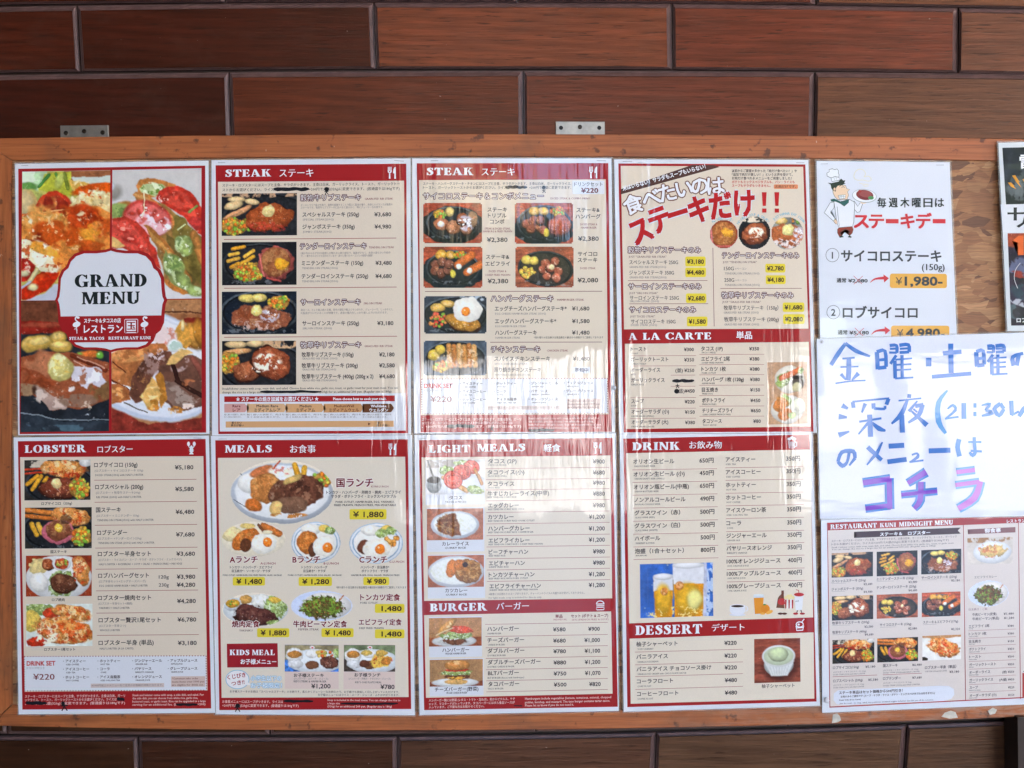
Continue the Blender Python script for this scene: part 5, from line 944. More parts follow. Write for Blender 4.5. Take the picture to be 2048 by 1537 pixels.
for x1, y, t in ((1012, 270, 'オーストラリア産の牛肉で、穀物を給餌することで程よく脂身が乗り、赤身とのバランスが抜群の'), (962, 284, 'ステーキです。牧草牛リブステーキに比べると柔らかく、特にジューシーなお肉です。'), (1000, 530, '1頭の牛からわずか3％程度しか取れない希少部位で、脂肪が少なく、赤身の柔らかい牛肉中'),
                 (905, 545, 'で、一番やわらかいとも言われています！周りに巻いたベーコンとの相性も抜群！'), (1014, 836, '肩ロース、ヒレと並ぶ肉の王様。背中の部位で程よくサシが入り、ジューシーで、しっかりとし'), (985, 853, 'た脂身がついていることが特徴です。赤身の魅力をしっかり楽しんでいただけます。')): s.T(t, 517, x1, y, 14, GRY)
def it(s, x0, x1, y, t, px0, px1, p, e=None, ex1=None, h=29, eh=15, dy=27, ec=GRY, ph=30): 
    s.T(t, x0, x1, y, h, INK, .006)
    if p: s.T(p, px0, px1, y - 1, ph, INK, .006, 6, 'price')
    if e: s.T(e, x0 + 2, ex1, y + dy, eh, ec)
for a in ((526, 831, 322, 'スペシャルステーキ (250g)', 914, 1004, '¥3,680', 'SPECIAL STEAK(250G)', 694), (526, 807, 388, 'ジャンボステーキ (350g)', 915, 1004, '¥4,980', 'JUMBO STEAK(350G)', 682), (522, 853, 584, 'ミニテンダーステーキ (150g)', 920, 1007, '¥3,480', 'TENDERLOIN STEAK(150G)', 716),
          (521, 880, 655, 'テンダーロインステーキ (250g)', 920, 1007, '¥4,680', 'TENDERLOIN STEAK(250G)', 718), (525, 831, 909, 'サーロインステーキ (250g)', 930, 1016, '¥3,180', 'SIRLOIN STEAK (250G)', 684), (522, 801, 1078, '牧草牛リブステーキ (150g)', 940, 1022, '¥2,180', 'GRASS-FED RIB STEAK (150G)', 714),
          (522, 824, 1137, '牧草牛リブステーキ (200g)', 940, 1023, '¥2,580', 'GRASS-FED RIB STEAK(200G)', 706), (522, 908, 1196, '牧草牛リブステーキ (400g) (200g x 2)', 940, 1024, '¥4,680', 'GRASS-FED RIB STEAK(400G)', 712)): it(s, *a, **(dict(dy=21) if a[2] > 1000 else {}))
for y, x0, x1 in ((453, 102, 1032), (717, 103, 1034), (982, 103, 1036)): s.rule(x0, x1, y, 3)
s.T('Steak/lobster comes with soup, main dish, and salad. Choose from white rice, garlic rice, toast, or garlic toast for your main meal. You can', 92, 1040, 1259, 17); s.T('change the rice to a large size                                                               (320g) for an additional 200 yen. (Regular size is 180g)', 92, 1006, 1279, 17); scrib(s, 298, 626, 1278, 15, 5)
s.rect(104, 1301, 1024, 1332, (172, 34, 36), 4, 'red_band'); s.T('★ ステーキの焼き加減をお選びください ★', 168, 612, 1318, 26, WH2, .03); s.T('Please choose how to cook your steak.', 692, 980, 1316, 19, WH2, .03)
for i, (a, b, c, t, j, tc) in enumerate(((104, 232, (218, 164, 156), 'Rare', 'レア', DRED), (226, 442, (222, 178, 134), 'Medium Rare', 'ミディアムレア', INK), (436, 646, (218, 168, 118), 'Medium', 'ミディアム', INK), (640, 856, (206, 154, 104), 'MediumWell', 'ミディアムウェル', (110, 50, 36)), (850, 1020, (108, 64, 36), 'Welldone', 'ウェルダン', WH2))):
    s.poly([(a, 1344), (b - 16, 1343), (b, 1366), (b - 16, 1389), (a, 1391), (a + 14, 1367)][:5] + [(a + (0 if not i else 12), 1367)], c, 4 + i * .3, 'doneness_arrow'); m = (a + b) / 2 + 2; l = len(j) * 10; s.T(t, m - len(t) * 5.3, m + len(t) * 5.3, 1355, 20, tc, .01 + .02 * (i == 4)); s.T(j, m - l, m + l, 1378, 22, tc, .01 + .02 * (i == 4))
    for q, u in enumerate(('軽く焼いた状態で、肉汁も', '多くお好みの柔らかさ。')): s.T(u, a, b - 14 - q * 22, 1402 + q * 13, 11, GRY)
s.rect(112, 1437, 1018, 1470, (218, 168, 118), 4, 'scale_bar'); s.line(226, 1457, 884, 1452, 3, (110, 60, 40)); s.poly([(880, 1445), (894, 1452), (880, 1460)], (110, 60, 40), 5, 'scale_arrow')
for x, a, b in ((144, '柔らかい', '焼きが弱い'), (930, '固い', '焼きが強い')): s.T(a, x, None, 1446, 14, INK, .01); s.T(b, x - 4, None, 1460, 14, INK, .01)
s.staple(90, 43, 40, 0); s.staple(1047, 33, 52, 4); s.done()

# ------------------------------------------------------------------ sheet 3: steak and combo
s = Sheet('menu_sheet', 'laminated STEAK menu sheet with oval iron plates at the top and a fried egg steak', 'menu sheet', (815, 310), .3707, qd(25, 20, 1100, 20, 1118, 1500, 36, 1503), .0064, GRP)
base(s, qd(50, 46, 1083, 45, 1102, 1495, 70, 1498), [qd(62, 137, 1070, 133, 1084, 1400, 72, 1405)])
s.H('STEAK', 104, 354, 70, 110); s.T('ステーキ', 400, 578, 92, 48, WH2, .02, res=2); fork_knife(s, 1004, 95, 68)
s.T('ステーキ・ハンバーグステーキ・チキンにはスープと主食、サラダがつきます。主食は白米、ガーリックライス、', 84, 884, 156, 18.5); s.T('トースト、ガーリックトーストからお選びください。ライスは　　　　　　+200円で大盛に変更できます。', 84, 884, 177, 18.5); scrib(s, 528, 646, 175, 18, 8); s.ell(735, 176, 10, 10, (30, 30, 34), 9, 'marker_stroke'); dai(s, 736, 194, 24)
s.rect(890, 140, 1062, 212, WH, 4, 'white_panel'); s.T('ドリンクセット', 900, 1052, 159, 26); s.T('¥220', 938, 1028, 192, 36, (112, 34, 44), .02)
s.T('サイコロステーキ＆コンボメニュー', 84, 734, 223, 41, (248, 242, 238), .0, 6, 'heading', out=(88, 12, 26), ow=.092); s.T('DICED STEAK & COMBO MENU', 772, 984, 235, 15, (142, 56, 66))
for i, (fn, q) in enumerate(((f_combo, (85, 260, 402, 477)), (f_stham, (579, 260, 893, 480)), (f_stebi, (86, 496, 404, 718)), (f_diced, (582, 496, 896, 716)), (f_egg, (90, 763, 426, 965)), (f_chick, (88, 1003, 427, 1190)))): s.photo(q, fn, seed=20 + i, mask=lambda u, v: ~((np.minimum(u, 1 - u) < .018) & (np.minimum(v, 1 - v) < .025)))
def cen(s, t, x, y, h, col=INK, b=.006, part='lettering', w=None, **k): 
    V, _ = text_mesh(t, 0, 2); W_ = (w or (V[:, 0].max() - V[:, 0].min()) * h); s.T(t, x - W_ / 2, x + W_ / 2, y, h, col, b, 6, part, **k)
for x, rows in ((484, ((296, 'ステーキ'), (328, 'トリプル'), (361, 'コンボ'))), (974, ((298, 'ステーキ&'), (333, 'ハンバーグ'))), (486, ((551, 'ステーキ&'), (588, 'エビフライ'))), (971, ((535, 'サイコロ'), (568, 'ステーキ')))):
    for y, t in rows: cen(s, t, x, y, 27.5)
for x, y, p in ((484, 458, '¥2,380'), (976, 452, '¥2,380'), (488, 681, '¥2,380'), (973, 676, '¥2,080')): cen(s, p, x, y, 33, part='price', w=110)
for x, y, t, w_ in ((486, 398, 'STEAK & DICED STEAK,', 140), (486, 413, 'HAMBURG & FRIED PRAWN', 156), (978, 375, 'DICED STEAK &', 92), (978, 393, 'HAMBURGER', 84), (486, 628, 'DICED STEAK &', 94), (487, 648, '2 DEEP FRIED PRAWN', 134), (973, 612, 'DICED STEAK', 82)): cen(s, t, x, y, 15, (160, 104, 104), w=w_)
s.rule(94, 1050, 737, 3, (120, 50, 60)); s.rule(446, 1050, 1011, 3, (120, 50, 60))
hd(s, 'ハンバーグステーキ', 450, 786, 776, 'HAMBURGER STEAK', 808, 952, 40); hd(s, 'チキンステーキ', 452, 715, 1050, 'CHICKEN STEAK', 753, 866, 40)
for a in ((471, 858, 830, 'エッグチーズハンバーグステーキ*', 888, 981, '¥1,680', 'EGG CHEESE HAMBURGER STEAK (150G)', 746), (472, 802, 898, 'エッグハンバーグステーキ*', 888, 982, '¥1,580', 'EGG HAMBURGER STEAK', 640), (473, 697, 960, 'ハンバーグステーキ', 888, 982, '¥1,480', 'HAMBURGER STEAK', 608),
          (468, 770, 1101, 'スパイスチキンステーキ', 892, 983, '¥1,480', 'SPICE CHICKEN STEAK', 650), (468, 720, 1160, '照り焼きチキンステーキ', 0, 0, '', 'TERIYAKI CHICKEN STEAK', 662)): it(s, *a)
s.T('*持ち帰りの目玉焼きは食品衛生の観点から卵焼きでご提供しております', 682, 1056, 986, 13.5, INK); s.rect(888, 1145, 985, 1179, WH, 4, 'white_label'); s.T('準備中', 903, 974, 1162, 26, (60, 62, 90), .01)
drinkset(s, 76, 1210, 1078, 1398); foot(s, 78, 1428, 0); scrib(s, 214, 362, 1464, 20, 12); scrib(s, 654, 792, 1487, 16, 13); dai(s, 454, 1478, 34)
s.staple(146, 32, 40, 0); s.staple(1046, 32, 50, 2); s.done()

# ------------------------------------------------------------------ sheet 4: just steak, a la carte
s = Sheet('menu_sheet', 'laminated sheet with slanted red steak-only headline above an A LA CARTE list', 'menu sheet', (1220, 310), .3707, qd(22, 25, 1070, 28, 1116, 1500, 52, 1506), .0060, GRP)
base(s, qd(45, 47, 1054, 52, 1098, 1494, 74, 1498), [qd(58, 60, 1042, 65, 1070, 938, 76, 942), qd(80, 1020, 1072, 1010, 1084, 1466, 86, 1480)])
s.poly([(58, 186), (58, 214), (592, 66), (560, 56), (440, 56)], (84, 56, 50), 3, 'brown_ribbon'); s.T('米はいらない！サラダもスープもいらない！', 60, 522, 122, 29, WH2, .02, ang=-15.2)
def arcT(s, t, pts, h, col, b, out, ow, lay=6, w=None, part='headline'):
    s.new(); P = np.array(pts, float)
    for i, ch in enumerate(t):
        x, y, a = P[i]; V, F = text_mesh(ch, 0, 2)
        ca, sa = math.cos(R(a)), math.sin(R(a)); hx = (w or h)
        def pl(V): X = (V[:, 0] - .5) * hx; Y = -(V[:, 1] - .365) * h; return np.stack([x + X * ca - Y * sa, y + X * sa + Y * ca], 1)
        s.lock += 1; s.fat(part, pl, V, F, b, ow, out, col, lay + (i % 3) * .08, 99); s.lock -= 1
arcT(s, '食べたいのは', [(125, 268, -20), (222, 232, -16), (308, 205, -13), (398, 184, -10), (484, 168, -7), (567, 168, -4)], 108, WH2, .045, (112, 62, 38), .06)
arcT(s, 'ステーキだけ', [(165, 410, -24), (265, 350, -20), (365, 318, -17), (478, 295, -12), (596, 275, -6), (722, 262, -2)], 160, (184, 26, 30), .075, WH, .035, 9, w=130)
for x in (832, 900): s.poly([(x - 13, 202), (x + 13, 202), (x + 9, 276), (x - 8, 276)], (190, 34, 36), 9, 'headline'); s.rect(x - 11, 290, x + 12, 312, (190, 34, 36), 9, 'headline')
for i, (t, x1, c) in enumerate((('以前からご要望の多かった「肉だけ食べたい！」や', 1008, INK), ('「追加で肉だけ欲しい！」というお声を受けて、', 985, INK), ('お肉だけ食べれるメニューをご用意しました！', 980, INK), ('ポテトもミックスベジタブルも、パン・ライスも', 996, (196, 52, 48)), ('スープもサラダもつきません。', 866, (196, 52, 48)))): s.T(t, 658, x1, 87 + i * 20, 17.5, c, .008)
s.rect(884, 160, 1014, 184, (226, 140, 96), 4, 'orange_label', 6); s.T('お肉だけです。', 892, 1004, 172, 18)
cm = lambda u, v: (u - .5) ** 2 + (v - .5) ** 2 < .25
s.photo((536, 350, 692, 508), lambda p: (p.bg('7c3424', .2), p.e(.5, .5, .44, .44, '9c5a30', 0, .05, .15), p.pt(.5, .5, .4, .4, 'c08450', .1, 8, 0, .7), p.l(.05, .3, .1, .8, .08, 'c8706a'), p.l(.2, .9, .8, .92, .07, 'b85850'), p.e(.62, .44, .2, .15, 'e8a038', 20, .3, .1)), seed=40, mask=cm)
s.photo((690, 330, 868, 512), lambda p: (p.bg('181a1c', .4), p.pt(.4, .05, .6, .14, 'e8d8c0', -.2, 6), p.meat(.5, .52, .42, .3, -20, '9c5434'), p.pt(.55, .48, .24, .17, 'f6ecd8', -.2, 10)), seed=41, mask=cm)
s.photo((868, 334, 1046, 513), lambda p: (p.bg('70706a', .3), p.potato((.3, .12, .2, .12, 0), col='e8c070'), p.sc(.75, .12, .16, .1, 12, .05, ['5c7c34', 'd08038', '384848']), p.pl([(-.1, .3), (.5, .2), (1.1, .4), (1.0, .8), (.5, .95), (0, .7)], '9c5430', .04, .15), p.pt(.5, .8, .5, .16, 'e0d4d0', -.1, 11), p.pt(.4, .85, .5, .16, '4c3430', .2, 11), p.foam(.84, .5, .18, .2), p.butter(.52, .4, .18, 'e8dc90')), seed=42, mask=cm)
def arcL(s, t, cx, cy, r, a0, a1, h, col):
    n = len(t)
    for i, ch in enumerate(t):
        if ch == ' ': continue
        a = R(a0 + (a1 - a0) * (i + .5) / n); V, F = text_mesh(ch, 0, 1); m = (V[:, 0].max() + V[:, 0].min()) / 2; tt = a + math.pi / 2; x, y = cx + r * math.cos(a), cy + r * math.sin(a)
        X = (V[:, 0] - m) * h; Y = -(V[:, 1] - .365) * h; s.add('arched_lettering', np.stack([x + X * math.cos(tt) - Y * math.sin(tt), y + X * math.sin(tt) + Y * math.cos(tt)], 1), F, col, 6)
CY_ = (96, 178, 206)
arcL(s, 'NO NEED RICE!', 614, 440, 98, -128, -58, 20, CY_); arcL(s, 'NO NEED SOUP & SALAD!', 776, 426, 103, -148, -36, 20, CY_); arcL(s, 'JUST WANNA EAT STEAK!', 960, 424, 107, -138, -28, 20, CY_)
s.line(555, 502, 562, 926, 3, (130, 60, 60))
for t, x0, x1, y, e, ex in (('穀物牛リブステーキのみ', 97, 490, 514, 'JUST "GRAIN-FED RIB STEAK"', 304), ('サーロインステーキのみ', 100, 493, 710, 'JUST "SIRLOIN STEAK"', 258), ('サイコロステーキのみ', 105, 463, 836, 'JUST "DICED STEAK"', 242), ('テンダーロインステーキのみ', 605, 1020, 543, 'JUST "TENDERLOIN STEAK"', 792), ('牧草牛リブステーキのみ', 602, 990, 758, 'JUST "GRASS-FED RIB STEAK"', 813)):
    s.T(t, x0, x1, y, 38, (248, 242, 238), .0, 6, 'heading', out=(88, 12, 26), ow=.1); s.T(e, x0 + 4, ex, y + 36, 15.5, (120, 80, 80))
def tag_y(s, x0, y0, x1, y1, t, h=33, tx0=None): s.rect(x0, y0, x1, y1, YEL, 4, 'price_tag', 9); cen(s, t, (x0 + x1) / 2, (y0 + y1) / 2, h, (70, 50, 40), .025, 'price', w=(x1 - x0) * .82)
for x0, x1, y, t, e, ex in ((104, 367, 580, 'スペシャルステーキ 250G', 'GRAIN-FED RIB STEAK(150G)', 303), (104, 345, 636, 'ジャンボステーキ 350G', 'GRAIN-FED RIB STEAK(250G)', 305), (107, 371, 772, 'サーロインステーキ 250G', 'SIRLOIN STEAK (250G)', 264), (113, 353, 900, 'サイコロステーキ 150G', 'DICED STEAK (150G)', 254)): s.T(t, x0, x1, y, 28); s.T(e, x0, ex, y + (25 if y < 700 else 18), 16, GRY)
s.T('150G', 615, 668, 613, 28); s.T('250G', 617, 670, 675, 28); s.T('+ベーコン', 674, 736, 615, 15, GRY); s.T('+ベーコン', 676, 738, 677, 15, GRY); s.T('TENDERLOIN STEAK(150G)', 620, 806, 640, 16, GRY); s.T('TENDERLOIN STEAK(250G)', 620, 808, 702, 16, GRY)
s.T('牧草牛リブステーキ（150g）', 614, 908, 826, 28); s.T('牧草牛リブステーキ (200g)', 616, 910, 888, 28); s.T('GRASS-FED RIB STEAK (150G)', 614, 802, 851, 16, GRY); s.T('GRASS-FED RIB STEAK (200G)', 616, 804, 915, 16, GRY)
for q in ((406, 549, 516, 603, '¥3,180'), (406, 608, 518, 660, '¥4,480'), (410, 748, 520, 800, '¥2,680'), (415, 873, 526, 926, '¥1,580'), (838, 588, 946, 636, '¥2,780'), (840, 650, 948, 698, '¥4,180'), (932, 797, 1048, 848, '¥1,680'), (934, 860, 1050, 913, '¥2,080')): tag_y(s, *q)
for x0, x1, y in ((97, 526, 679), (104, 530, 804), (595, 1034, 721)): s.rule(x0, x1, y, 2.6, (130, 60, 60))
s.H('A', 102, 146, 962, 999); s.H('LA', 178, 270, 961, 998); s.H('CARTE', 300, 546, 959, 996); s.T('単品', 682, 766, 974, 44, WH2, .03, res=2)
LA = (('トースト', 196, 1048, '¥300', 'TOAST'), ('ガーリックトースト', 314, 1104, '¥350', 'GARLIC TOAST'), ('オーダーライス', 270, 1161, '(並) ¥250', 'RICE'), ('ガーリックライス', 294, 1216, '', 'GARLIC RICE'), ('スープ', 182, 1330, '¥220', 'SOUP'), ('オーダーサラダ (小)', 318, 1386, '¥150', 'ORDER SALAD (SMALL)'), ('オーダーサラダ (大)', 314, 1442, '¥380', 'ORDER SALAD (LARGE)'))
for i, (t, x1, y, p, e) in enumerate(LA): s.T(t, 112 + i * .8, x1, y, 27, INK, .006); s.T(e, 114, None, y + 24, 12, INK); p and s.T(p, None, 452 + i, y + 2, 26, INK, .006, 6, 'price')
s.T('¥450', None, 456, 1274, 26, INK, .006, 6, 'price'); s.T('盛)', None, 402, 1275, 26, INK); scrib(s, 336, 454, 1219, 18, 20); s.ell(360, 1276, 14, 13, (26, 26, 30), 9, 'marker_stroke'); dai(s, 364, 1248, 24)
for y in (1084, 1139, 1310, 1368, 1422): s.rule(110, 464, y, 1.8)
for y in (1189, 1249): s.rule(328, 460, y, 1.8)
RA = (('タコス (1P)', 608, 1046, '¥350', 'TACO 1 PIECE'), ('エビフライ 2尾', 646, 1101, '¥380', '2 DEEP FRIED PRAWN'), ('トンカツ 1枚', 625, 1156, '¥380', 'PORK CUTLET'), ('ハンバーグ 1枚 (120g)', 722, 1212, '¥380', 'HAMBURGER'), ('目玉焼き', 582, 1268, '¥150', 'FRIED EGG'), ('ポテトフライ', 620, 1325, '¥450', 'FRENCH FRIES'), ('チリチーズフライ', 662, 1380, '¥650', 'CHILI CHEESE FRENCH FRIES'), ('タコソース', 602, 1437, '¥80', 'TACO SAUCE'))
for i, (t, x1, y, p, e) in enumerate(RA): s.T(t, 492 + i, x1, y, 27, INK, .006); s.T(e, 494 + i, None, y + 21, 12, INK); s.T(p, None, 804 + i * 1.3, y, 26, INK, .006, 6, 'price'); i < 7 and s.rule(482, 832, y + 31, 1.8)
s.photo(qd(847, 1120, 1064, 1118, 1066, 1450, 852, 1456), f_alc, seed=44); s.staple(94, 36, 50, 0); s.staple(1026, 43, 44, 0); s.done()
# ------------------------------------------------------------------ sheet 5: lobster
s = Sheet('menu_sheet', 'laminated LOBSTER menu sheet with four captioned pictures and a price list', 'menu sheet', (20, 865), .374, qd(20, 28, 1063, 18, 1096, 1500, 47, 1508), .0068, GRP)
base(s, qd(42, 48, 1046, 36, 1076, 1477, 66, 1483), [qd(54, 133, 1034, 128, 1056, 1380, 78, 1388)])
s.H('LOBSTER', 80, 404, 68, 108); s.T('ロブスター', 468, 655, 91, 42, WH2, .02, res=2)
for m in (-1, 1): s.stroke([(970 + m * 5, 84), (970 + m * 13, 78), (970 + m * 14, 68)], [5, 4, 5], WH2, 6, 'lobster_emblem', 3); s.ell(970 + m * 15, 62, 8, 12, WH2, 6.5, 'lobster_emblem'); s.stroke([(970, 92), (970 + m * 13, 96)], 3, WH2, 7, 'lobster_emblem'); s.stroke([(970, 99), (970 + m * 11, 103)], 3, WH2, 7, 'lobster_emblem')
s.ell(970, 92, 9, 22, WH2, 7.5, 'lobster_emblem'); s.poly([(962, 110), (978, 110), (982, 118), (958, 118)], WH2, 7.8, 'lobster_emblem')
for i, (fn, q, c, cy, cx) in enumerate(((f_lobd, (77, 148, 430, 363), 'ロブサイコロ（150g）', 381, 250), (f_kuni, (80, 402, 437, 621), '国ステーキ', 639, 260), (f_yaki, (85, 659, 437, 877), 'ロブ焼肉', 896, 258), (f_whole, (87, 918, 441, 1144), 'ロブスター1尾セット', 1161, 266))): s.photo(q, fn, seed=50 + i); cen(s, c, cx, cy, 18)
LB = (('ロブサイコロ (150g)', 450, 681, 174, '¥5,180', 187, '(ロブスター + サイコロステーキ 150g)', 712, 'DICED STEAK(150G) with HALF LOBSTER', 713), ('ロブスペシャル (200g)', 456, 712, 292, '¥5,580', 303, '(ロブスター + 牧草牛ステーキ200g)', 696, 'RIB STEAK (200G) with HALF LOBSTER', 702), ('国ステーキ', 460, 592, 415, '¥6,480', 425, '(ロブスター + ミニテンダー 150g)', 690, 'TENDERLOIN STEAK(150G) with HALF LOBSTER', 768),
      ('ロブテンダー', 466, 626, 537, '¥7,680', 546, '(ロブスター +テンダーロイン250g)', 703, 'TENDERLOIN STEAK (250G) with HALF LOBSTER', 772), ('ロブスター半身セット', 470, 753, 650, '¥3,680', 649, '(ロブスター・ライス/パン・スープ・サラダ・ポテトフライ・ミックスベジ)', 918, 'HALF LOBSTER + RICE/BREAD + SOUP + SALAD + FRENCH FRIES + MIX VEGE', 920),
      ('ロブハンバーグセット', 472, 742, 766, '', 0, '(ロブ半身セット+エッグチーズバーグ)', 726, 'EGG CHEESE HAMBURGER + HALF LOBSTER', 736), ('ロブスター焼肉セット', 470, 754, 885, '¥4,280', 902, '(ロブスター半身セット+焼肉)', 654, 'YAKINIKU + HALF LOBSTER', 640), ('ロブスター贅沢1尾セット', 474, 806, 1004, '¥6,780', 1001, '(ロブスター半身２つ)', 620, 'WHOLE LOBSTER', 588), ('ロブスター半身 (単品)', 474, 768, 1125, '¥3,180', 1126, '', 0, 'HALF LOBSTER (A LA CARTE)', 660))
for i, (t, x0, x1, y, p, py, j, jx, e, ex) in enumerate(LB):
    s.T(t, x0, x1, y, 30, INK, .006); p and s.T(p, 882 + i * 2, 980 + i * 2.2, py, 31, INK, .006, 6, 'price'); j and s.T(j, x0 + 3, jx, y + 31, 15.5, GRY); s.T(e, x0 + 6, ex, y + (54 if i < 8 else 31), 15, (100, 88, 88)); i < 8 and s.rule(450 + i * 2, 997 + i * 1.8, y + (80 if i != 8 else 0), 2.4)
for t, p, y in (('120g', '¥3,980', 772), ('230g', '¥4,280', 815)): s.T(t, 796, 849, y + 1, 26); s.T(p, 892, 990, y, 31, INK, .006, 6, 'price')
drinkset(s, 76, 1199, 1048, 1383); foot(s, 80, 1411, 0); scrib(s, 84, 196, 1449, 20, 31); scrib(s, 572, 612, 1427, 18, 32); scrib(s, 888, 1004, 1456, 14, 33); dai(s, 290, 1468, 44, w=6); s.ell(283, 1450, 10, 12, (26, 26, 30), 9, 'marker_stroke'); s.staple(1003, 31, 42, 2); s.done()

CRM = (231, 219, 201)
# ------------------------------------------------------------------ sheet 6: meals
s = Sheet('menu_sheet', 'laminated MEALS menu sheet with a big oval mixed plate and yellow price tags', 'menu sheet', (420, 865), .374, qd(5, 20, 1080, 15, 1095, 1513, 30, 1508), .0060, GRP)
base(s, qd(28, 43, 1058, 38, 1076, 1480, 50, 1486), [qd(42, 137, 1044, 131, 1062, 1416, 62, 1420)])
s.H('MEALS', 82, 330, 69, 108); s.T('お食事', 428, 565, 90, 47, WH2, .02, res=2); fork_knife(s, 978, 91, 66)
em = lambda u, v: (u - .5) ** 2 + (v - .5) ** 2 < .255
s.photo((110, 148, 662, 492), f_plateK, seed=60, mask=em); 
for i, (q, k) in enumerate((((62, 478, 404, 668), 'A'), ((434, 478, 698, 702), 'B'), ((744, 484, 1034, 704), 'C'))): s.photo(q, f_ab, seed=61 + i, kw={'k': k}, mask=em)
s.photo((64, 858, 418, 1040), f_yk, seed=64, mask=em); s.photo((432, 846, 762, 1010), f_pep, seed=65, mask=em)
def pop(s, t, x0, x1, y, h, ow=.08): s.T(t, x0, x1, y, h, (124, 26, 38), .05, 7, 'heading', out=(244, 236, 228), ow=ow)
pop(s, '国ランチ', 677, 872, 270, 52); s.T('KUNI-LUNCH', 862, 954, 290, 15, (150, 70, 76)); s.T('トンカツ・ハンバーグ・卵焼き・焼肉・エビフライ', 622, 1020, 321, 20, INK, .008); s.T('サラダ・ポテトフライ・ミックスベジタブル', 648, 996, 343, 20, INK, .008)
s.T('PORK CUTLET, HAMBURGER, EGG, YAKINIKU,', 672, 986, 372, 15, INK, .01); s.T('FRIED PRAWN, FRENCH FRIES, MIX-VEGETABLE', 664, 994, 389, 15, INK, .01)
for x, t, e, ex, a, b, c, w_, aw, bw in ((180, 'Aランチ', 'A-LUNCH', 310, 'トンカツ・ハンバーグ・エビフライ', '目玉焼き*・ソーセージ・サラダ', 'PORK CUTLET, HAMBURGER, EGG, FRIED PRAWN, SALAD, SAUSAGE', 314, 226, 206), (516, 'Bランチ', 'B-LUNCH', 648, 'トンカツ・ハンバーグ', '目玉焼き*・サラダ', 'PORK CUTLET, HAMBURGER, EGG, SALAD, SAUSAGE', 286, 138, 118), (873, 'Cランチ', 'C-LUNCH', 998, 'ハンバーグ・目玉焼き*', 'ポテトフライ・サラダ', 'HAMBURGER, EGG, SALAD, FRENCH FRIES', 258, 152, 142)):
    pop(s, t, x - 74, x + 74, 681, 42); cen(s, e, ex, 701 - (x > 800) * 9, 17, (160, 80, 84), w=80); q = 220 if x < 300 else (559 if x < 600 else 882); cen(s, a, q, 722, 16.5, w=aw); cen(s, b, q, 742, 16.5, w=bw); cen(s, c, (226, 560, 884)[(x > 300) + (x > 600)], 764, 12, w=w_)
for q in ((746, 411, 944, 466, '¥ 1,880', 42), (122, 774, 294, 820, '¥ 1,480', 37), (474, 774, 652, 822, '¥ 1,280', 37), (820, 774, 958, 818, '¥ 980', 37), (252, 1048, 424, 1096, '¥ 1,880', 37), (596, 1048, 768, 1096, '¥ 1,480', 37), (882, 918, 1040, 966, ' 1,480', 37), (882, 1054, 1040, 1102, ' 1,480', 37)):
    s.rect(*q[:4], YEL, 5, 'price_tag', 8); x0, x1 = q[0] + 20, q[2] - 16; s.T(q[4], x0 + (16 if q[4][0] == ' ' else 0), x1, (q[1] + q[3]) / 2, q[5], (66, 46, 40), .022, 7, 'price')
s.T('*持ち帰りの目玉焼きは食品衛生の観点から卵焼きでご提供しております', 674, 1050, 830, 13.5)
pop(s, 'トンカツ定食', 804, 1016, 883, 38, .05); s.T('PORK CUTLET', 804, 896, 912, 15); pop(s, 'エビフライ定食', 796, 1024, 1016, 36, .05); s.T('DEEP FRIED PRAWN', 798, 928, 1047, 15)
pop(s, '焼肉定食', 118, 264, 1026, 38); s.T('YAKINIKU', 156, 228, 1060, 15, (110, 80, 80)); pop(s, '牛肉ピーマン定食', 446, 732, 1026, 38); s.T('PEPPER STEAK', 472, 582, 1054, 15, (110, 60, 60))
s.poly(qd(90, 1131, 361, 1128, 364, 1256, 92, 1258), (158, 32, 42), 3, 'red_panel'); s.H('KIDS', 106, 210, 1163, 1192); s.H('MEAL', 226, 346, 1163, 1192); s.T('お子様メニュー', 164, 354, 1227, 30, WH2, .025)
for x0, x1, y1 in ((400, 688, 1372), (714, 990, 1374)): s.rect(x0, 1136, x1, y1, (228, 206, 196), 2.6, 'beige_card')
s.photo((400, 1137, 688, 1280), f_kid, seed=66, kw={'k': 0}); s.photo((716, 1138, 990, 1280), f_kid, seed=67, kw={'k': 1})
s.T('お子様ステーキ', 448, 608, 1300, 22, INK, .01); s.T('(ハンバーグ・ステーキ・ジュース)', 450, 632, 1318, 13, GRY); s.T("KID'S STEAK & HAMBURGER", 448, 622, 1332, 15); s.T('¥1,200', 542, 644, 1357, 33, INK, .01, 6, 'price')
s.T('お子様ランチ', 772, 912, 1298, 22, INK, .01); s.T('(ハンバーグ・卵焼き・ナポリタン・ジュース)', 742, 966, 1318, 13, GRY); s.T("KID'S ONE PLATE MEAL", 776, 918, 1337, 14); s.T('¥780', 912, 986, 1361, 33, INK, .01, 6, 'price')
s.ell(147, 1322, 64, 52, (150, 190, 214), 3, 'speech_bubble', 28); s.ell(147, 1322, 60, 48, (240, 236, 236), 4, 'speech_bubble', 28); s.poly([(200, 1335), (226, 1352), (188, 1352)], (240, 236, 236), 3.8, 'speech_bubble'); s.T('くじびき', 92, 190, 1304, 28, (170, 44, 52), .01, ang=-9); s.T('つき!!', 114, 184, 1340, 28, (170, 44, 52), .01, ang=-9)
s.T('小学生以下の', 218, 382, 1316, 30, (238, 244, 248), .03, 6, out=(90, 166, 206), ow=.06); s.T('お子様限定！', 218, 384, 1354, 30, (238, 244, 248), .03, 6, out=(90, 166, 206), ow=.06)
s.T('お子様ステーキのお肉は「スペシャルステーキ」のお肉です。柔らかくジューシーなお肉なので、お子様でも美味しく召し上がっていただけます。', 106, 1012, 1388, 14.5); s.T('お子様メニューにはライス・スープ・ジュース・ふりかけがつきます。', 578, 1012, 1405, 14.5)
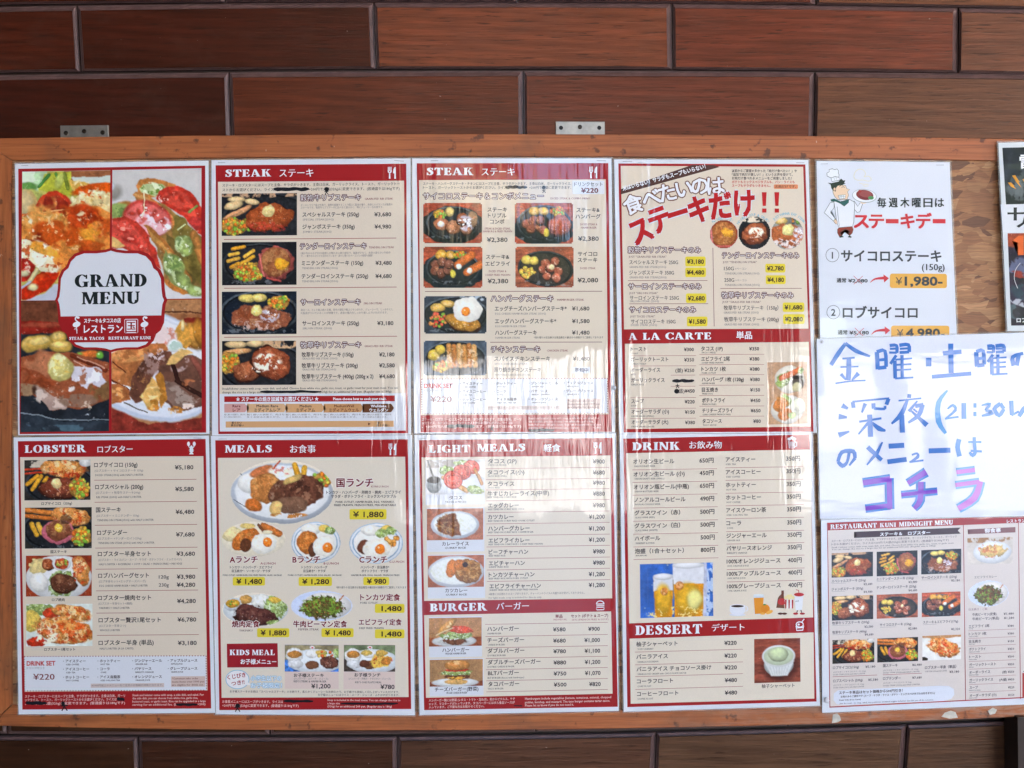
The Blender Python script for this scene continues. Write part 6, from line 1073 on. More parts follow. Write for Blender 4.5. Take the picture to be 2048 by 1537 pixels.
c = (236, 190, 186); s.T('お食事メニューにはスープがつきます。ライスは', 66, 390, 1441, 17, c, .01); s.T('+200円で大盛(320g)に変更できます。(普通盛りは180gです)', 66, 474, 1462, 17, c, .01); s.T('Soup is included in the meal menu. You can change the rice to', 628, 1018, 1432, 15, c, .01); s.T('a large size', 628, 694, 1449, 15, c, .01); s.T('(320g) for an additional 200 yen. (Regular size is 180g)', 628, 972, 1466, 15, c, .01)
scrib(s, 394, 552, 1438, 15, 41); scrib(s, 698, 1006, 1452, 13, 42); s.ell(148, 1462, 13, 11, (26, 26, 30), 9, 'marker_stroke'); dai(s, 146, 1476, 38, w=5); s.staple(68, 36, 44, 0); s.staple(1022, 36, 44, 0); s.done()

# ------------------------------------------------------------------ sheet 7: light meals, burger
s = Sheet('menu_sheet', 'laminated LIGHT MEALS sheet with curry rice pictures above a BURGER list', 'menu sheet', (825, 865), .374, qd(10, 15, 1086, 5, 1102, 1490, 38, 1512), .0068, GRP)
base(s, qd(34, 42, 1070, 30, 1098, 1468, 62, 1486), [qd(48, 135, 1058, 124, 1068, 888, 62, 902), qd(62, 978, 1062, 958, 1070, 1398, 72, 1420)])
s.H('LIGHT', 88, 306, 68, 108); s.H('MEALS', 348, 602, 62, 102); s.T('軽食', 702, 790, 84, 44, WH2, .03, res=2); fork_knife(s, 992, 84, 66)
for q in ((70, 146, 386, 386), (76, 402, 384, 638), (82, 654, 388, 888), (88, 986, 372, 1202), (92, 1210, 380, 1410)): s.rect(*q, WH, 2.8, 'white_card')
for i, (fn, q, c, cy, e) in enumerate(((f_tacos, (74, 146, 384, 332), 'タコス', 350, 'TACOS (2 PIECES)'), (f_curry, (77, 408, 378, 576), 'カレーライス', 596, 'CURRY RICE'), (f_katsu, (82, 658, 382, 828), 'カツカレー', 846, 'CURRY RICE'), (f_bur1, (88, 992, 370, 1144), 'ハンバーガー', 1164, 'VEGGIE HAMBURGER'), (f_bur2, (92, 1215, 376, 1358), 'チーズバーガー(野菜)', 1374, 'VEGGIE CHEESE BURGER'))): s.photo(q, fn, seed=70 + i); cen(s, c, (q[0] + q[2]) / 2 + 2, cy, 24.5); cen(s, e, (q[0] + q[2]) / 2 + 2, cy + (22 if i < 3 else 19), 13.5, w=112)
LM = (('タコス (2P)', 404, 556, 155, '¥900', 'TACOS (2 PIECES)'), ('タコライス(小)', 402, 598, 214, '¥680', 'TACO RICE SMALL'), ('タコライス', 402, 544, 276, '¥980', 'TACO RICE'), ('牛すじカレーライス(中辛)', 402, 730, 327, '¥880', 'BEEF TENDON CURRY RICE'), ('エッグカレー', 404, 568, 391, '¥980', 'BEEF TENDON CURRY RICE + EGG'), ('カツカレー', 404, 540, 453, '¥1,200', 'BEEF TENDON CURRY RICE + PORK CUTLET'), ('ハンバーグカレー', 405, 626, 514, '¥1,200', 'BEEF TENDON CURRY RICE + HAMBURGER'),
      ('エビフライカレー', 407, 625, 578, '¥1,200', 'BEEF TENDON CURRY RICE + 2 DEEP FRIED PRAWN'), ('ビーフチャーハン', 408, 618, 640, '¥980', 'BEEF FRIED RICE'), ('エビチャーハン', 408, 600, 700, '¥980', 'SHRIMP FRIED RICE'), ('トンカツチャーハン', 408, 652, 761, '¥1,280', 'BEEF FRIED RICE WITH PORK CUTLET'), ('エビフライチャーハン', 412, 686, 822, '¥1,280', 'SHRIMP FRIED RICE WITH DEEP FRIED PRAWN'))
PX = (156, 215, 270, 328, 390, 451, 514, 574, 637, 697, 758, 816)
for i, (t, x0, x1, y, p, e) in enumerate(LM): s.T(t, x0, x1, y, 29, INK, .004); s.T(e, x0, None, y + 20, 12.5, (90, 78, 78)); s.T(p, None, 1028, PX[i], 31, INK, .006, 6, 'price'); i < 11 and s.rule(392 + i * .6, 1052 + i * .5, PX[i] + 35, 2)
s.T('※軽食には日替わりのスープがつきます。チャーハンのライスの大盛りはお受けしておりません。', 408, 920, 862, 14, GRY); s.T('For light meals, soup is included for dine-in only.', 408, 692, 883, 13.5, GRY)
s.H('BURGER', 94, 396, 914, 956); s.T('バーガー', 450, 622, 930, 43, WH2, .02, res=2)
s.ring(1004, 918, 20, 16, 5, WH2, 6, 'burger_emblem', a0=180, a1=360); s.line(982, 919, 1026, 918, 5, WH2, 6.4, 'burger_emblem'); s.line(983, 928, 1026, 927, 4, WH2, 6, 'burger_emblem'); s.line(983, 936, 1026, 935, 4, WH2, 6, 'burger_emblem'); s.stroke([(984, 943), (986, 950), (1022, 949), (1025, 942)], 4.5, WH2, 6.6, 'burger_emblem')
s.T('単品', 764, 802, 984, 20, (130, 40, 50), .02); s.T('INDIVIDUAL', 754, 826, 1001, 13, (180, 110, 110)); s.T('セット (ポテト & スープ)', 848, 1046, 981, 20, (130, 40, 50), .015); s.T('SETS (FRENCH FRIES & SOUP)', 852, 1048, 1001, 13, (180, 110, 110)); s.rule(388, 1044, 1022, 2)
for i, (t, x1, y, a, b, e) in enumerate((('ハンバーガー', 568, 1051, '¥580', '¥900', 'HAMBURGER'), ('チーズバーガー', 596, 1111, '¥680', '¥1,000', 'CHEESE BURGER'), ('ダブルバーガー', 598, 1168, '¥780', '¥1,100', 'DOUBLE BURGER'), ('ダブルチーズバーガー', 684, 1228, '¥880', '¥1,200', 'DOUBLE CHEESE BURGER'), ('BLTバーガー', 568, 1287, '¥750', '¥1,070', 'BLT BURGER (bacon with hamburger)'), ('タコバーガー', 570, 1346, '¥500', '¥820', 'TACO BURGER'))):
    s.T(t, 400 + i, x1, y, 28, INK, .004); s.T(e, 402, None, y + 25, 12.5, (90, 78, 78)); s.T(a, 752 + i * .8, 818 + i, y + 3, 29, INK, .006, 6, 'price'); s.T(b, None, 1001 + i, y, 30, INK, .006, 6, 'price'); s.rule(390 + i, 1044, y + 36, 2)
for i, (t, x1) in enumerate((('ハンバーガー類には野菜 (レタス・トマト・玉ねぎ)、和からピクルス、ケチ', 548), ('ャップ、マスタードが入っています。タコバーガーにはタル食品ソースが', 546), ('入っています。ご不要な方はお知らせください。', 384))): s.T(t, 88, x1, 1430 + i * 19, 16, (236, 190, 186), .01)
for i, (t, x1) in enumerate((('Hamburgers include vegetables (lettuce, tomatoes, onions), chopped', 1062), ('pickles, ketchup, and mustard. The taco burger contains tartar sauce.', 1056), ('Please let us know if you do not need it.', 862))): s.T(t, 602, x1, 1420 + i * 19, 17, (236, 190, 186), .01)
scrib(s, 542, 588, 1463, 6, 51); s.staple(52, 34, 44, -6); s.done()

# ------------------------------------------------------------------ sheet 8: drink, dessert
s = Sheet('menu_sheet', 'laminated DRINK sheet with two glasses of beer on blue above a DESSERT list', 'menu sheet', (1230, 865), .374, qd(25, 10, 1056, 5, 1096, 1462, 47, 1495), .0060, GRP)
base(s, qd(44, 34, 1040, 12, 1078, 1440, 66, 1470), [qd(60, 112, 1044, 92, 1060, 990, 76, 1022), qd(78, 1104, 1062, 1070, 1066, 1424, 84, 1452)])
s.m0 = -.012; s.m1 = -.031
s.H('DRINK', 94, 346, 53, 95); s.T('お飲み物', 398, 571, 68, 44, WH2, .02, res=2)
s.stroke([(930, 46), (932, 84), (960, 83), (962, 44)], 5, WH2, 6, 'beer_emblem'); [s.line(x, 50, x + 1, 78, 4, WH2, 6.4, 'beer_emblem') for x in (939, 946, 953)]; [s.ell(x, y, 10, 8, WH2, 6.8 + .2 * k, 'beer_emblem') for k, (x, y) in enumerate(((932, 36), (945, 30), (958, 36)))]; s.stroke([(962, 52), (972, 54), (972, 74), (962, 76)], 5, WH2, 6, 'beer_emblem')
DL = (('オリオン生ビール', 98, 316, 156, '650円', 'ORION DRAFT BEER'), ('オリオン生ビール (小)', 100, 372, 223, '450円', 'ORION DRAFT BEER (SMALL)'), ('オリオン瓶ビール(中瓶)', 101, 395, 291, '650円', 'ORION BOTTLED BEER'), ('ノンアルコールビール', 104, 376, 360, '490円', 'NON-ALCOHOLIC BEER'), ('グラスワイン（赤）', 104, 348, 430, '500円', 'GLASS WINE (RED)'), ('グラスワイン（白）', 104, 348, 499, '500円', 'GLASS WINE (WHITE)'), ('ハイボール', 106, 240, 567, '500円', 'WHISKEY & SODA'), ('泡盛（1合＋セット）', 106, 368, 634, '800円', 'AWAMORI'))
for i, (t, x0, x1, y, p, e) in enumerate(DL): s.T(t, x0, x1, y, 29, INK, .006); s.T(e, x0 + 4, None, y + 25, 12.5, (90, 78, 78)); s.T(p, 452 + i, 527 + i, y - 6, 31, INK, .006, 6, 'price'); s.rule(92 + i, 546 + i, y + 42, 2)
DR = (('アイスティー', 750, 145, '350円', 'ICED TEA'), ('アイスコーヒー', 778, 212, '350円', 'ICED COFFEE'), ('ホットティー', 752, 281, '350円', 'HOT TEA'), ('ホットコーヒー', 780, 348, '350円', 'HOT COFFEE'), ('アイスウーロン茶', 808, 416, '350円', 'ICED OOLONG TEA'), ('コーラ', 674, 486, '350円', 'COKE'), ('ジンジャーエール', 810, 552, '350円', 'GINGER ALE'), ('バヤリースオレンジ', 838, 619, '350円', "BIRELEY'S ORANGE"), ('100%オレンジジュース', 884, 688, '400円', '100% ORANGE JUICE'), ('100%アップルジュース', 886, 754, '400円', '100% APPLE JUICE'), ('100%グレープジュース', 886, 821, '400円', '100% GRAPE JUICE'))
for i, (t, x1, y, p, e) in enumerate(DR): s.T(t, 592 + i * .7, x1, y, 29, INK, .006); s.T(e, 594 + i, None, y + 26, 12.5, (90, 78, 78)); s.T(p, 916 + i * 1.1, 990 + i, y - 5, 31, INK, .006, 6, 'price'); i < 10 and s.rule(590 + i, 1006 + i, y + 42, 2)
s.photo(qd(133, 706, 522, 696, 526, 982, 136, 994), f_beer, seed=80, warp=.002, grain=.4)
# small drawings of drinks
s.ell(655, 950, 42, 30, (228, 230, 238), 3, 'drink_drawing'); s.rect(614, 926, 696, 952, (228, 230, 238), 3.4, 'drink_drawing'); s.ell(655, 930, 40, 10, (238, 238, 242), 3.9, 'drink_drawing'); s.ell(655, 930, 34, 6.5, (52, 34, 28), 4.4, 'drink_drawing'); s.ring(700, 944, 10, 12, 5, (228, 230, 238), 4, 'drink_drawing', a0=-100, a1=100); s.ell(655, 976, 44, 7, (218, 222, 232), 2.7, 'drink_drawing')
s.poly([(740, 872), (796, 868), (790, 974), (746, 976)], (210, 220, 228), 3, 'drink_drawing'); s.poly([(742, 886), (795, 884), (789, 970), (748, 972)], (230, 150, 50), 3.6, 'drink_drawing'); s.ell(768, 870, 28, 4, (226, 232, 236), 4, 'drink_drawing'); s.ell(804, 944, 24, 24, (226, 140, 44), 4.4, 'drink_drawing'); s.ell(800, 922, 8, 4, (90, 140, 60), 4.9, 'drink_drawing'); s.ell(826, 962, 20, 9, (238, 176, 80), 5.2, 'drink_drawing', rot=-.4); s.ell(790, 970, 14, 6, (238, 176, 80), 5.4, 'drink_drawing')
s.stroke([(896, 846), (896, 868), (888, 890), (884, 940)], [13, 14, 34, 44], (118, 70, 50), 4, 'drink_drawing', 3); s.ell(892, 906, 22, 18, (190, 44, 44), 4.8, 'drink_drawing'); s.poly([(906, 896), (956, 892), (948, 942), (914, 944)], (232, 228, 226), 5.3, 'drink_drawing'); [s.poly([(x, 896), (x + 9, 895), (x + 7, 942), (x + 1, 943)], (184, 50, 50), 5.8, 'drink_drawing') for x in (909, 927, 945)]; [s.ell(x, y, 9, 8, (236, 220, 160), 6.1 + .2 * k, 'drink_drawing') for k, (x, y) in enumerate(((912, 884), (926, 876), (940, 874), (952, 884), (932, 888)))]
s.poly([(958, 872), (1008, 868), (1000, 950), (966, 952)], (234, 234, 238), 6, 'drink_drawing'); s.ell(984, 868, 27, 10, (190, 44, 48), 6.6, 'drink_drawing'); s.stroke([(984, 866), (982, 846), (968, 842)], 4, (190, 44, 48), 7, 'drink_drawing'); [s.ell(x, 970, 14, 6, q, 6.4 + .2 * k, 'drink_drawing') for k, (x, q) in enumerate(((884, (90, 50, 40)), (906, (90, 50, 40)), (966, (180, 44, 44)), (1002, (180, 44, 44))))]; s.line(976, 952, 972, 966, 5, (60, 50, 50), 7, 'drink_drawing'); s.line(994, 950, 998, 964, 5, (60, 50, 50), 7, 'drink_drawing')
for x, y in ((966, 902), (976, 900)): s.stroke([(x, y + 6), (x + 3, y - 3), (x + 6, y + 6)], 2, (90, 80, 84), 7.2, 'drink_drawing')
s.H('DESSERT', 110, 464, 1030, 1080); s.T('デザート', 518, 692, 1044, 43, WH2, .02, res=2)
s.stroke([(968, 1036), (972, 1060), (1004, 1058), (1009, 1034)], 5, WH2, 6, 'sundae_emblem'); s.ring(988, 1028, 19, 14, 5, WH2, 6.5, 'sundae_emblem'); s.stroke([(998, 1016), (1012, 998)], 5, WH2, 6.9, 'sundae_emblem'); s.line(972, 1046, 1006, 1044, 5, WH2, 7.2, 'sundae_emblem'); s.ell(982, 1028, 6, 5, WH2, 7.4, 'sundae_emblem')
for i, (t, x1, y, p, e) in enumerate((('柚子シャーベット', 334, 1131, '¥220', 'YUZU SHERBET'), ('バニラアイス', 282, 1199, '¥220', 'VANILLA ICECREAM'), ('バニラアイス チョコソース掛け', 514, 1262, '¥220', 'VANILLA ICE CREAM with CHOCOLATE SAUCE'), ('コーラフロート', 310, 1330, '¥480', 'COKE FLOAT'), ('コーヒーフロート', 338, 1397, '¥480', 'COFFEE FLOAT'))): s.T(t, 114 + i, x1, y, 28, INK, .006); s.T(e, 120, None, y + 28, 12.5, (90, 78, 78)); s.T(p, 585 + i * .6, 650 + i * .6, y - 5, 30, INK, .006, 6, 'price'); i < 4 and s.rule(106 + i, 684, y + 37, 2)
s.photo(qd(744, 1106, 990, 1100, 992, 1334, 745, 1342), f_sher, seed=82, warp=.003, grain=.5); s.T('柚子シャーベット', 784, 960, 1356, 24); s.done()
# ------------------------------------------------------------------ Thursday steak day poster
s = Sheet('poster', 'white Thursday steak day poster with a smiling moustache-free chef carrying a plate', 'poster', (1620, 310), .2407, qd(55, 52, 1160, 62, 1222, 1560, 85, 1560), .0056, None, (222, 226, 236), rim=3.5)
s.t['label'] = 'white steak day poster with a drawn chef lifting a plate and two numbered offers'
OL = (84, 96, 92)
def outl(s, P, fill, lay, w=4, col=OL, part='chef_drawing'):
    c = (sum(p[0] for p in P) / len(P), sum(p[1] for p in P) / len(P)); fan(s, P, c, fill, lay, part); s.stroke(list(P) + [P[0]], w, col, lay + .5, part)
W3 = (232, 235, 242)
outl(s, [(172, 185), (240, 180), (246, 212), (182, 222)], W3, 3); outl(s, [(142, 178), (140, 152), (160, 142), (158, 124), (185, 116), (205, 124), (225, 118), (238, 134), (234, 152), (242, 166), (238, 188), (210, 180), (176, 192)], W3, 3.6)
s.line(196, 182, 204, 210, 3, (160, 170, 170), 5, 'chef_drawing'); s.line(214, 178, 220, 206, 3, (160, 170, 170), 5, 'chef_drawing')
outl(s, [(200, 262), (240, 240), (296, 256), (306, 282), (330, 288), (312, 308), (322, 336), (308, 372), (272, 386), (232, 374), (206, 348), (192, 318), (188, 290)], (238, 208, 176), 4, 3)
fan(s, [(148, 232), (176, 236), (240, 222), (258, 198), (276, 214), (294, 212), (284, 236), (298, 240), (262, 250), (230, 258), (216, 276), (214, 306), (196, 300), (178, 280), (172, 250)], (220, 245), (52, 64, 54), 5, 'chef_drawing')
outl(s, [(234, 338), (296, 332), (290, 362), (246, 368)], (246, 248, 250), 5.6, 3); s.line(236, 350, 294, 346, 2, OL, 6.4, 'chef_drawing'); [s.line(x, 337, x + 1, 364, 2, OL, 6.4, 'chef_drawing') for x in (250, 264, 278)]
s.stroke([(262, 272), (276, 264), (288, 272)], 4, OL, 6, 'chef_drawing'); s.stroke([(244, 262), (262, 250), (276, 254)], 5, (52, 64, 54), 6, 'chef_drawing'); s.ell(204, 286, 9, 13, (226, 190, 158), 6, 'chef_drawing')
outl(s, [(200, 392), (168, 398), (118, 482), (196, 552), (214, 536), (170, 480), (200, 440)], W3, 3.2); outl(s, [(196, 380), (222, 372), (330, 372), (366, 392), (370, 420), (364, 560), (352, 596), (240, 606), (222, 560), (206, 440)], W3, 4.2)
outl(s, [(366, 384), (398, 430), (414, 402), (440, 400), (414, 474), (392, 480), (366, 450)], W3, 3.4); outl(s, [(172, 372), (200, 366), (262, 392), (326, 368), (320, 398), (284, 428), (250, 404), (214, 388), (178, 388)], (46, 96, 88), 5, 3)
s.stroke([(226, 430), (232, 500), (244, 596)], 3, OL, 5.4, 'chef_drawing'); outl(s, [(196, 552), (206, 532), (226, 548), (228, 576), (212, 574)], (238, 208, 176), 5.2, 3)
outl(s, [(240, 606), (352, 596), (360, 620), (352, 650), (330, 672), (318, 664), (334, 634), (300, 620), (262, 634), (250, 654), (262, 676), (244, 680), (228, 650), (228, 620)], (152, 66, 54), 5, 3)
s.poly([(244, 678), (268, 672), (282, 684), (246, 690)], (52, 70, 64), 6, 'chef_drawing'); s.poly([(312, 684), (330, 670), (348, 684), (340, 690)], (52, 70, 64), 6, 'chef_drawing')
s.ell(452, 342, 102, 56, (150, 160, 162), 5, 'plate_drawing', 28, .1); s.ell(452, 341, 98, 52, (236, 240, 244), 5.4, 'plate_drawing', 28, .1); s.ell(452, 338, 70, 34, (214, 222, 226), 5.8, 'plate_drawing', 28, .1)
s.ell(455, 334, 72, 42, (132, 58, 60), 6.2, 'plate_drawing', 24, .15); s.ell(460, 326, 54, 28, (162, 86, 84), 6.6, 'plate_drawing', 24, .15); s.ell(414, 304, 14, 12, (170, 66, 64), 7, 'plate_drawing'); s.ell(400, 330, 12, 18, (150, 70, 66), 7, 'plate_drawing'); s.ell(506, 358, 24, 15, (88, 148, 96), 7.2, 'plate_drawing'); s.stroke([(420, 398), (446, 404), (470, 396)], 9, (238, 208, 176), 4.8, 'plate_drawing')
s.stroke([(376, 204), (364, 180), (378, 140), (410, 120), (444, 128), (462, 158), (450, 184), (486, 178), (510, 206), (486, 220), (440, 210), (400, 212), (376, 204)], 5, (228, 222, 190), 4, 'steam_drawing', 3); s.stroke([(410, 236), (440, 244), (486, 246)], 5, (228, 222, 190), 4, 'steam_drawing'); s.stroke([(440, 256), (462, 262), (486, 258)], 4, (228, 222, 190), 4, 'steam_drawing')
for i, ch in enumerate('毎週木曜日は'): s.T(ch, 560 + i * 96, 632 + i * 96 + (0 if i != 5 else 0), 398, 86, (50, 56, 56), .035, res=2)
for i, ch in enumerate('ステーキデー'):
    x0, x1 = ((366, 486), (492, 612), (630, 736), (756, 866), (884, 1008), (1020, 1126))[i]
    if ch == 'ー': s.rect(x0, 534, x1, 570, (206, 54, 62), 6, 'heading')
    else: s.T(ch, x0, x1, 552, 138, (206, 54, 62), .05, res=2, part='heading')
DG = (72, 74, 80)
for cy, n in ((834, '1'), (1308, '2')): s.ring(186 + (n == '2') * 8, cy, 54, 56, 3.5, DG, 6, 'number_ring', 30); cen(s, n, 186 + (n == '2') * 8, cy, 78, DG, .03, res=2)
s.T('サイコロステーキ', 260, 1090, 842, 108, DG, .04, res=2); s.T('(150g)', 930, 1118, 932, 76, (52, 54, 60), .02, res=2); s.T('ロブサイコロ', 274, 892, 1312, 108, DG, .04, res=2)
for dx, dy, a, b in ((0, 0, '¥2,080', '1,980-'), (10, 432, '¥5,180', '4,980-')):
    s.T('通常', 222 + dx, 300 + dx, 1044 + dy, 40, DG, .03); s.T(a, 318 + dx, 478 + dx, 1046 + dy, 40, DG, .02)
    for q in ((362, 1006, 432, 1074), (364, 1076, 438, 1008)): s.line(q[0] + dx, q[1] + dy, q[2] + dx, q[3] + dy, 4, (200, 70, 76), 7, 'crossing_out')
    s.stroke([(500 + dx, 1062 + dy), (540 + dx, 1032 + dy), (618 + dx, 1024 + dy)], [3, 14, 26], (208, 66, 74), 6, 'arrow', 3); s.poly([(610 + dx, 994 + dy), (656 + dx, 1026 + dy), (616 + dx, 1062 + dy)], (208, 66, 74), 7, 'arrow')
    s.rect(664 + dx, 988 + dy, 1138 + dx * 2, 1108 + dy, ORA, 4, 'price_tag', 20); s.T('¥', 712 + dx, 766 + dx, 1048 + dy, 86, DG, 0); s.T(b, 790 + dx, 1098 + dx * 2, 1048 + dy, 104, DG, .045, res=2)
s.staple(118, 76, 60, -2); s.staple(1080, 86, 64, 0); s.done()

# ------------------------------------------------------------------ handwritten sheet
s = Sheet('handwritten_sign', 'white sheet handwritten in blue marker with three big purple characters at its foot', 'sign', (1620, 660), .2473, qd(55, 78, 2300, 5, 2330, 1500, 82, 1528), .0084, None, (222, 226, 240), rim=3, mat=M_SIGN)
BM = (58, 116, 196)
def hw(lst, w=22, col=BM, lay=5, part='marker_writing'):
    s.new(); s.lock += 1; k_ = 0
    for q in lst:
        ww = w
        if isinstance(q, tuple): ww, q = q
        ww = np.array(ww) * 1.18 + 1
        k_ += 1; s.stroke(q, ww, col, lay + (k_ % 7) * .3, part, 3 if len(q) > 2 else 0)
    s.lock -= 1
hw([([26, 30, 22], [(170, 285), (230, 190), (288, 110)]), ([20, 28, 14], [(285, 108), (370, 170), (486, 216)]), (12, [(262, 234), (362, 226)]), ([30, 34, 30], [(314, 236), (314, 320), (310, 408)]), (9, [(246, 302), (392, 298)]), ([24, 12], [(250, 358), (292, 404)]), ([30, 10], [(392, 352), (338, 408)]), (9, [(206, 434), (330, 416), (450, 410)])])
def you(x, y, k, w):
    f = lambda *p: [(x + a * k, y + b * k) for a, b in p]
    hw([(w * 1.2, f((0, 0), (8, 140))), (w, f((0, 0), (66, -8), (76, 120))), (w * .8, f((4, 66), (70, 60))), (w, f((10, 130), (78, 122))), (w * .9, f((104, -52), (160, -52), (162, 8))), (w * .6, f((106, -26), (160, -28))), (w * .6, f((100, 4), (162, 6))), (w, f((182, -54), (256, -58), (262, 0))), (w * .6, f((186, -26), (258, -30))), (w * .8, f((184, 4), (262, 0))),
        (w * .8, f((158, 26), (110, 96))), (w, f((146, 70), (150, 214))), (w * .9, f((204, 24), (206, 208))), (w * .5, f((150, 62), (286, 52))), (w * .5, f((150, 104), (280, 98))), (w * .5, f((152, 146), (280, 140))), (w * .5, f((148, 214), (296, 206)))])
you(540, 180, 1.0, 24); hw([(58, [(938, 262), (982, 262)])]); hw([(30, [(1076, 190), (1226, 178)]), (34, [(1138, 112), (1142, 350)]), (26, [(986, 380), (1304, 354)])]); you(1344, 178, .86, 24)
hw([([20, 26, 34], [(1724, 190), (1640, 220), (1650, 290)]), (28, [(1690, 196), (1672, 290)])])
hw([([34, 16], [(260, 612), (306, 638)]), ([38, 14], [(232, 702), (300, 708)]), ([10, 38], [(318, 822), (232, 852)]), (26, [(346, 584), (352, 632)]), (12, [(342, 582), (640, 554)]), (26, [(636, 556), (618, 606)]), ([26, 12], [(448, 596), (420, 670)]), (26, [(512, 594), (516, 638)]), (18, [(516, 636), (600, 640), (606, 616)]), (14, [(398, 744), (578, 716)]), ([34, 34], [(482, 686), (490, 866)]), ([20, 10], [(470, 752), (392, 846)]), ([16, 34, 12], [(502, 752), (560, 800), (612, 816)])])
hw([(26, [(804, 520), (802, 552)]), (10, [(716, 574), (900, 554)]), ([18, 34, 12], [(790, 560), (740, 680), (660, 760)]), (34, [(742, 690), (748, 832)]), ([10, 22], [(868, 576), (800, 660)]), (26, [(850, 618), (918, 606)]), ([30, 30, 14], [(910, 606), (880, 690), (794, 752)]), ([12, 34], [(816, 654), (946, 772)]), (12, [(836, 640), (868, 668)])])
hw([([10, 32, 38, 20], [(1112, 490), (1040, 590), (1040, 740), (1098, 838)])], col=(92, 158, 220))
hw([([10, 18, 20, 10], [(1112, 640), (1156, 610), (1176, 650), (1098, 718)]), (12, [(1092, 720), (1202, 704)]), (32, [(1244, 592), (1246, 722)]), (30, [(1322, 612), (1346, 612)]), (30, [(1322, 682), (1346, 682)]), ([8, 22, 18], [(1388, 612), (1454, 600), (1420, 652)]), ([16, 30, 12], [(1420, 650), (1474, 672), (1390, 696)]), ([24, 28, 26, 24], [(1540, 596), (1492, 640), (1530, 694), (1568, 640)]), (24, [(1568, 640), (1540, 596)]), (28, [(1628, 574), (1634, 690)]), (14, [(1630, 692), (1690, 660)]), ([12, 32, 26], [(1800, 560), (1730, 640), (1690, 700)]), (26, [(1726, 620), (1790, 690)])], col=(70, 134, 208))
hw([([22, 18, 30, 22], [(318, 985), (300, 1070), (262, 1100), (226, 1066)]), ([22, 26, 30, 22], [(226, 1068), (258, 990), (350, 984), (364, 1040)]), ([22, 12], [(364, 1038), (318, 1098)]), ([10, 26], [(586, 908), (540, 1000)]), ([26, 10], [(545, 990), (460, 1094)]), ([30, 26], [(466, 948), (580, 1054)]), (34, [(636, 942), (762, 934)]), (32, [(626, 1068), (782, 1048)]), ([12, 14, 22, 10], [(824, 1012), (866, 1000), (870, 1030), (812, 1068)]), (12, [(804, 1070), (918, 1056)]), (34, [(960, 980), (1136, 974)])])
hw([(32, [(1206, 884), (1194, 950), (1210, 1024)]), (12, [(1280, 908), (1386, 908)]), (22, [(1328, 868), (1336, 1000)]), ([22, 26, 14], [(1338, 990), (1316, 1016), (1290, 990)]), (14, [(1300, 980), (1390, 984)])], col=(80, 142, 212))
PU = (126, 66, 196); OB = (58, 124, 204)
def bub(lst):
    s.new(); s.lock += 1
    for i, (w, q) in enumerate(lst): s.stroke(q, np.array(w) + 34 if not np.isscalar(w) else w + 34, OB, 4 + i * .3, 'marker_outline', 3 if len(q) > 2 else 0)
    for i, (w, q) in enumerate(lst): s.stroke(q, w, PU, 6 + i * .3, 'marker_fill', 3 if len(q) > 2 else 0)
    s.lock -= 1
bub([(44, [(428, 1238), (650, 1206)]), (42, [(640, 1200), (646, 1450)]), (36, [(448, 1446), (650, 1420)])])
bub([([36, 50], [(790, 1240), (940, 1150)]), (30, [(738, 1334), (1030, 1306)]), ([44, 46, 30], [(896, 1230), (890, 1380), (842, 1446)])])
PU = (196, 120, 208); OB = (120, 172, 222)
bub([(34, [(1184, 1152), (1334, 1134)]), (34, [(1176, 1256), (1370, 1230)]), ([40, 54, 44], [(1380, 1226), (1330, 1360), (1200, 1446)])])
s.done()

# ------------------------------------------------------------------ midnight menu
s = Sheet('menu_sheet', 'large laminated MIDNIGHT MENU sheet with nine small plate pictures, corner rounded', 'menu sheet', (1620, 1030), .2668, qd(84, 28, 2100, -30, 2120, 1400, 92, 1484), .0072, GRP, (222, 225, 234), rim=0, film=False)
s.m0 = -.037; s.m1 = -.041
cp = [(78, 40), (80, 24), (94, 16), (120, 14), (2104, -42), (2124, 1404), (112, 1494), (94, 1490), (86, 1474)]
n = len(cp); V = s.W(cp, -.0007); V2 = s.W(cp, -.0012); mesh('laminate_edge', np.concatenate([V, V2]), [tuple(range(n))[::-1]] + [(i, (i + 1) % n, (i + 1) % n + n, i + n) for i in range(n)], M_FILM, s.t)
s.poly(qd(128, 60, 2090, -14, 2104, 1350, 146, 1446), RED, 1, 'red_border'); s.poly(qd(134, 118, 2080, 40, 2100, 1342, 152, 1438), (222, 212, 206), 2, 'cream_panel')
s.line(1150, 70, 1166, 1396, 5, (160, 40, 44), 4); s.line(1562, 52, 1578, 1380, 5, (160, 40, 44), 4)
s.H('RESTAURANT', 154, 500, 67, 102, sp=.09); s.H('KUNI', 524, 644, 60, 92); s.H('MIDNIGHT', 668, 916, 50, 84); s.H('MENU', 936, 1070, 42, 76)
s.poly([(330, 128), (1130, 96), (1108, 118), (1130, 142), (330, 174), (354, 150)], (62, 36, 42), 3, 'dark_ribbon'); s.T('ステーキ＆　ロブスター', 526, 900, 140, 30, WH2, .03); s.poly([(1182, 110), (1540, 92), (1540, 132), (1184, 146), (1200, 128)], (128, 82, 84), 3, 'dark_ribbon'); s.T('御食事', 1310, 1430, 118, 34, WH2, .03)
for i, (t, x1) in enumerate((('ステーキ・ロブスターにはスープと主食、サラダがつきます。主食は白米、ガーリックライス、トースト、ガーリック', 1100), ('トからお選びください。ライスは+200円で大盛(320g)に変更できます。(普通盛りは180gです)', 1040), ('Steak / lobster comes with soup, main dish, and salad. Choose from white rice, garlic rice, toast, or garlic toast.', 1080), ('You can change the rice to a large size for an additional 200 yen. (Regular size is 180g)', 940))): s.T(t, 162, x1, (180, 206, 228, 246)[i], 19 - (i > 1) * 3, (110, 100, 104))
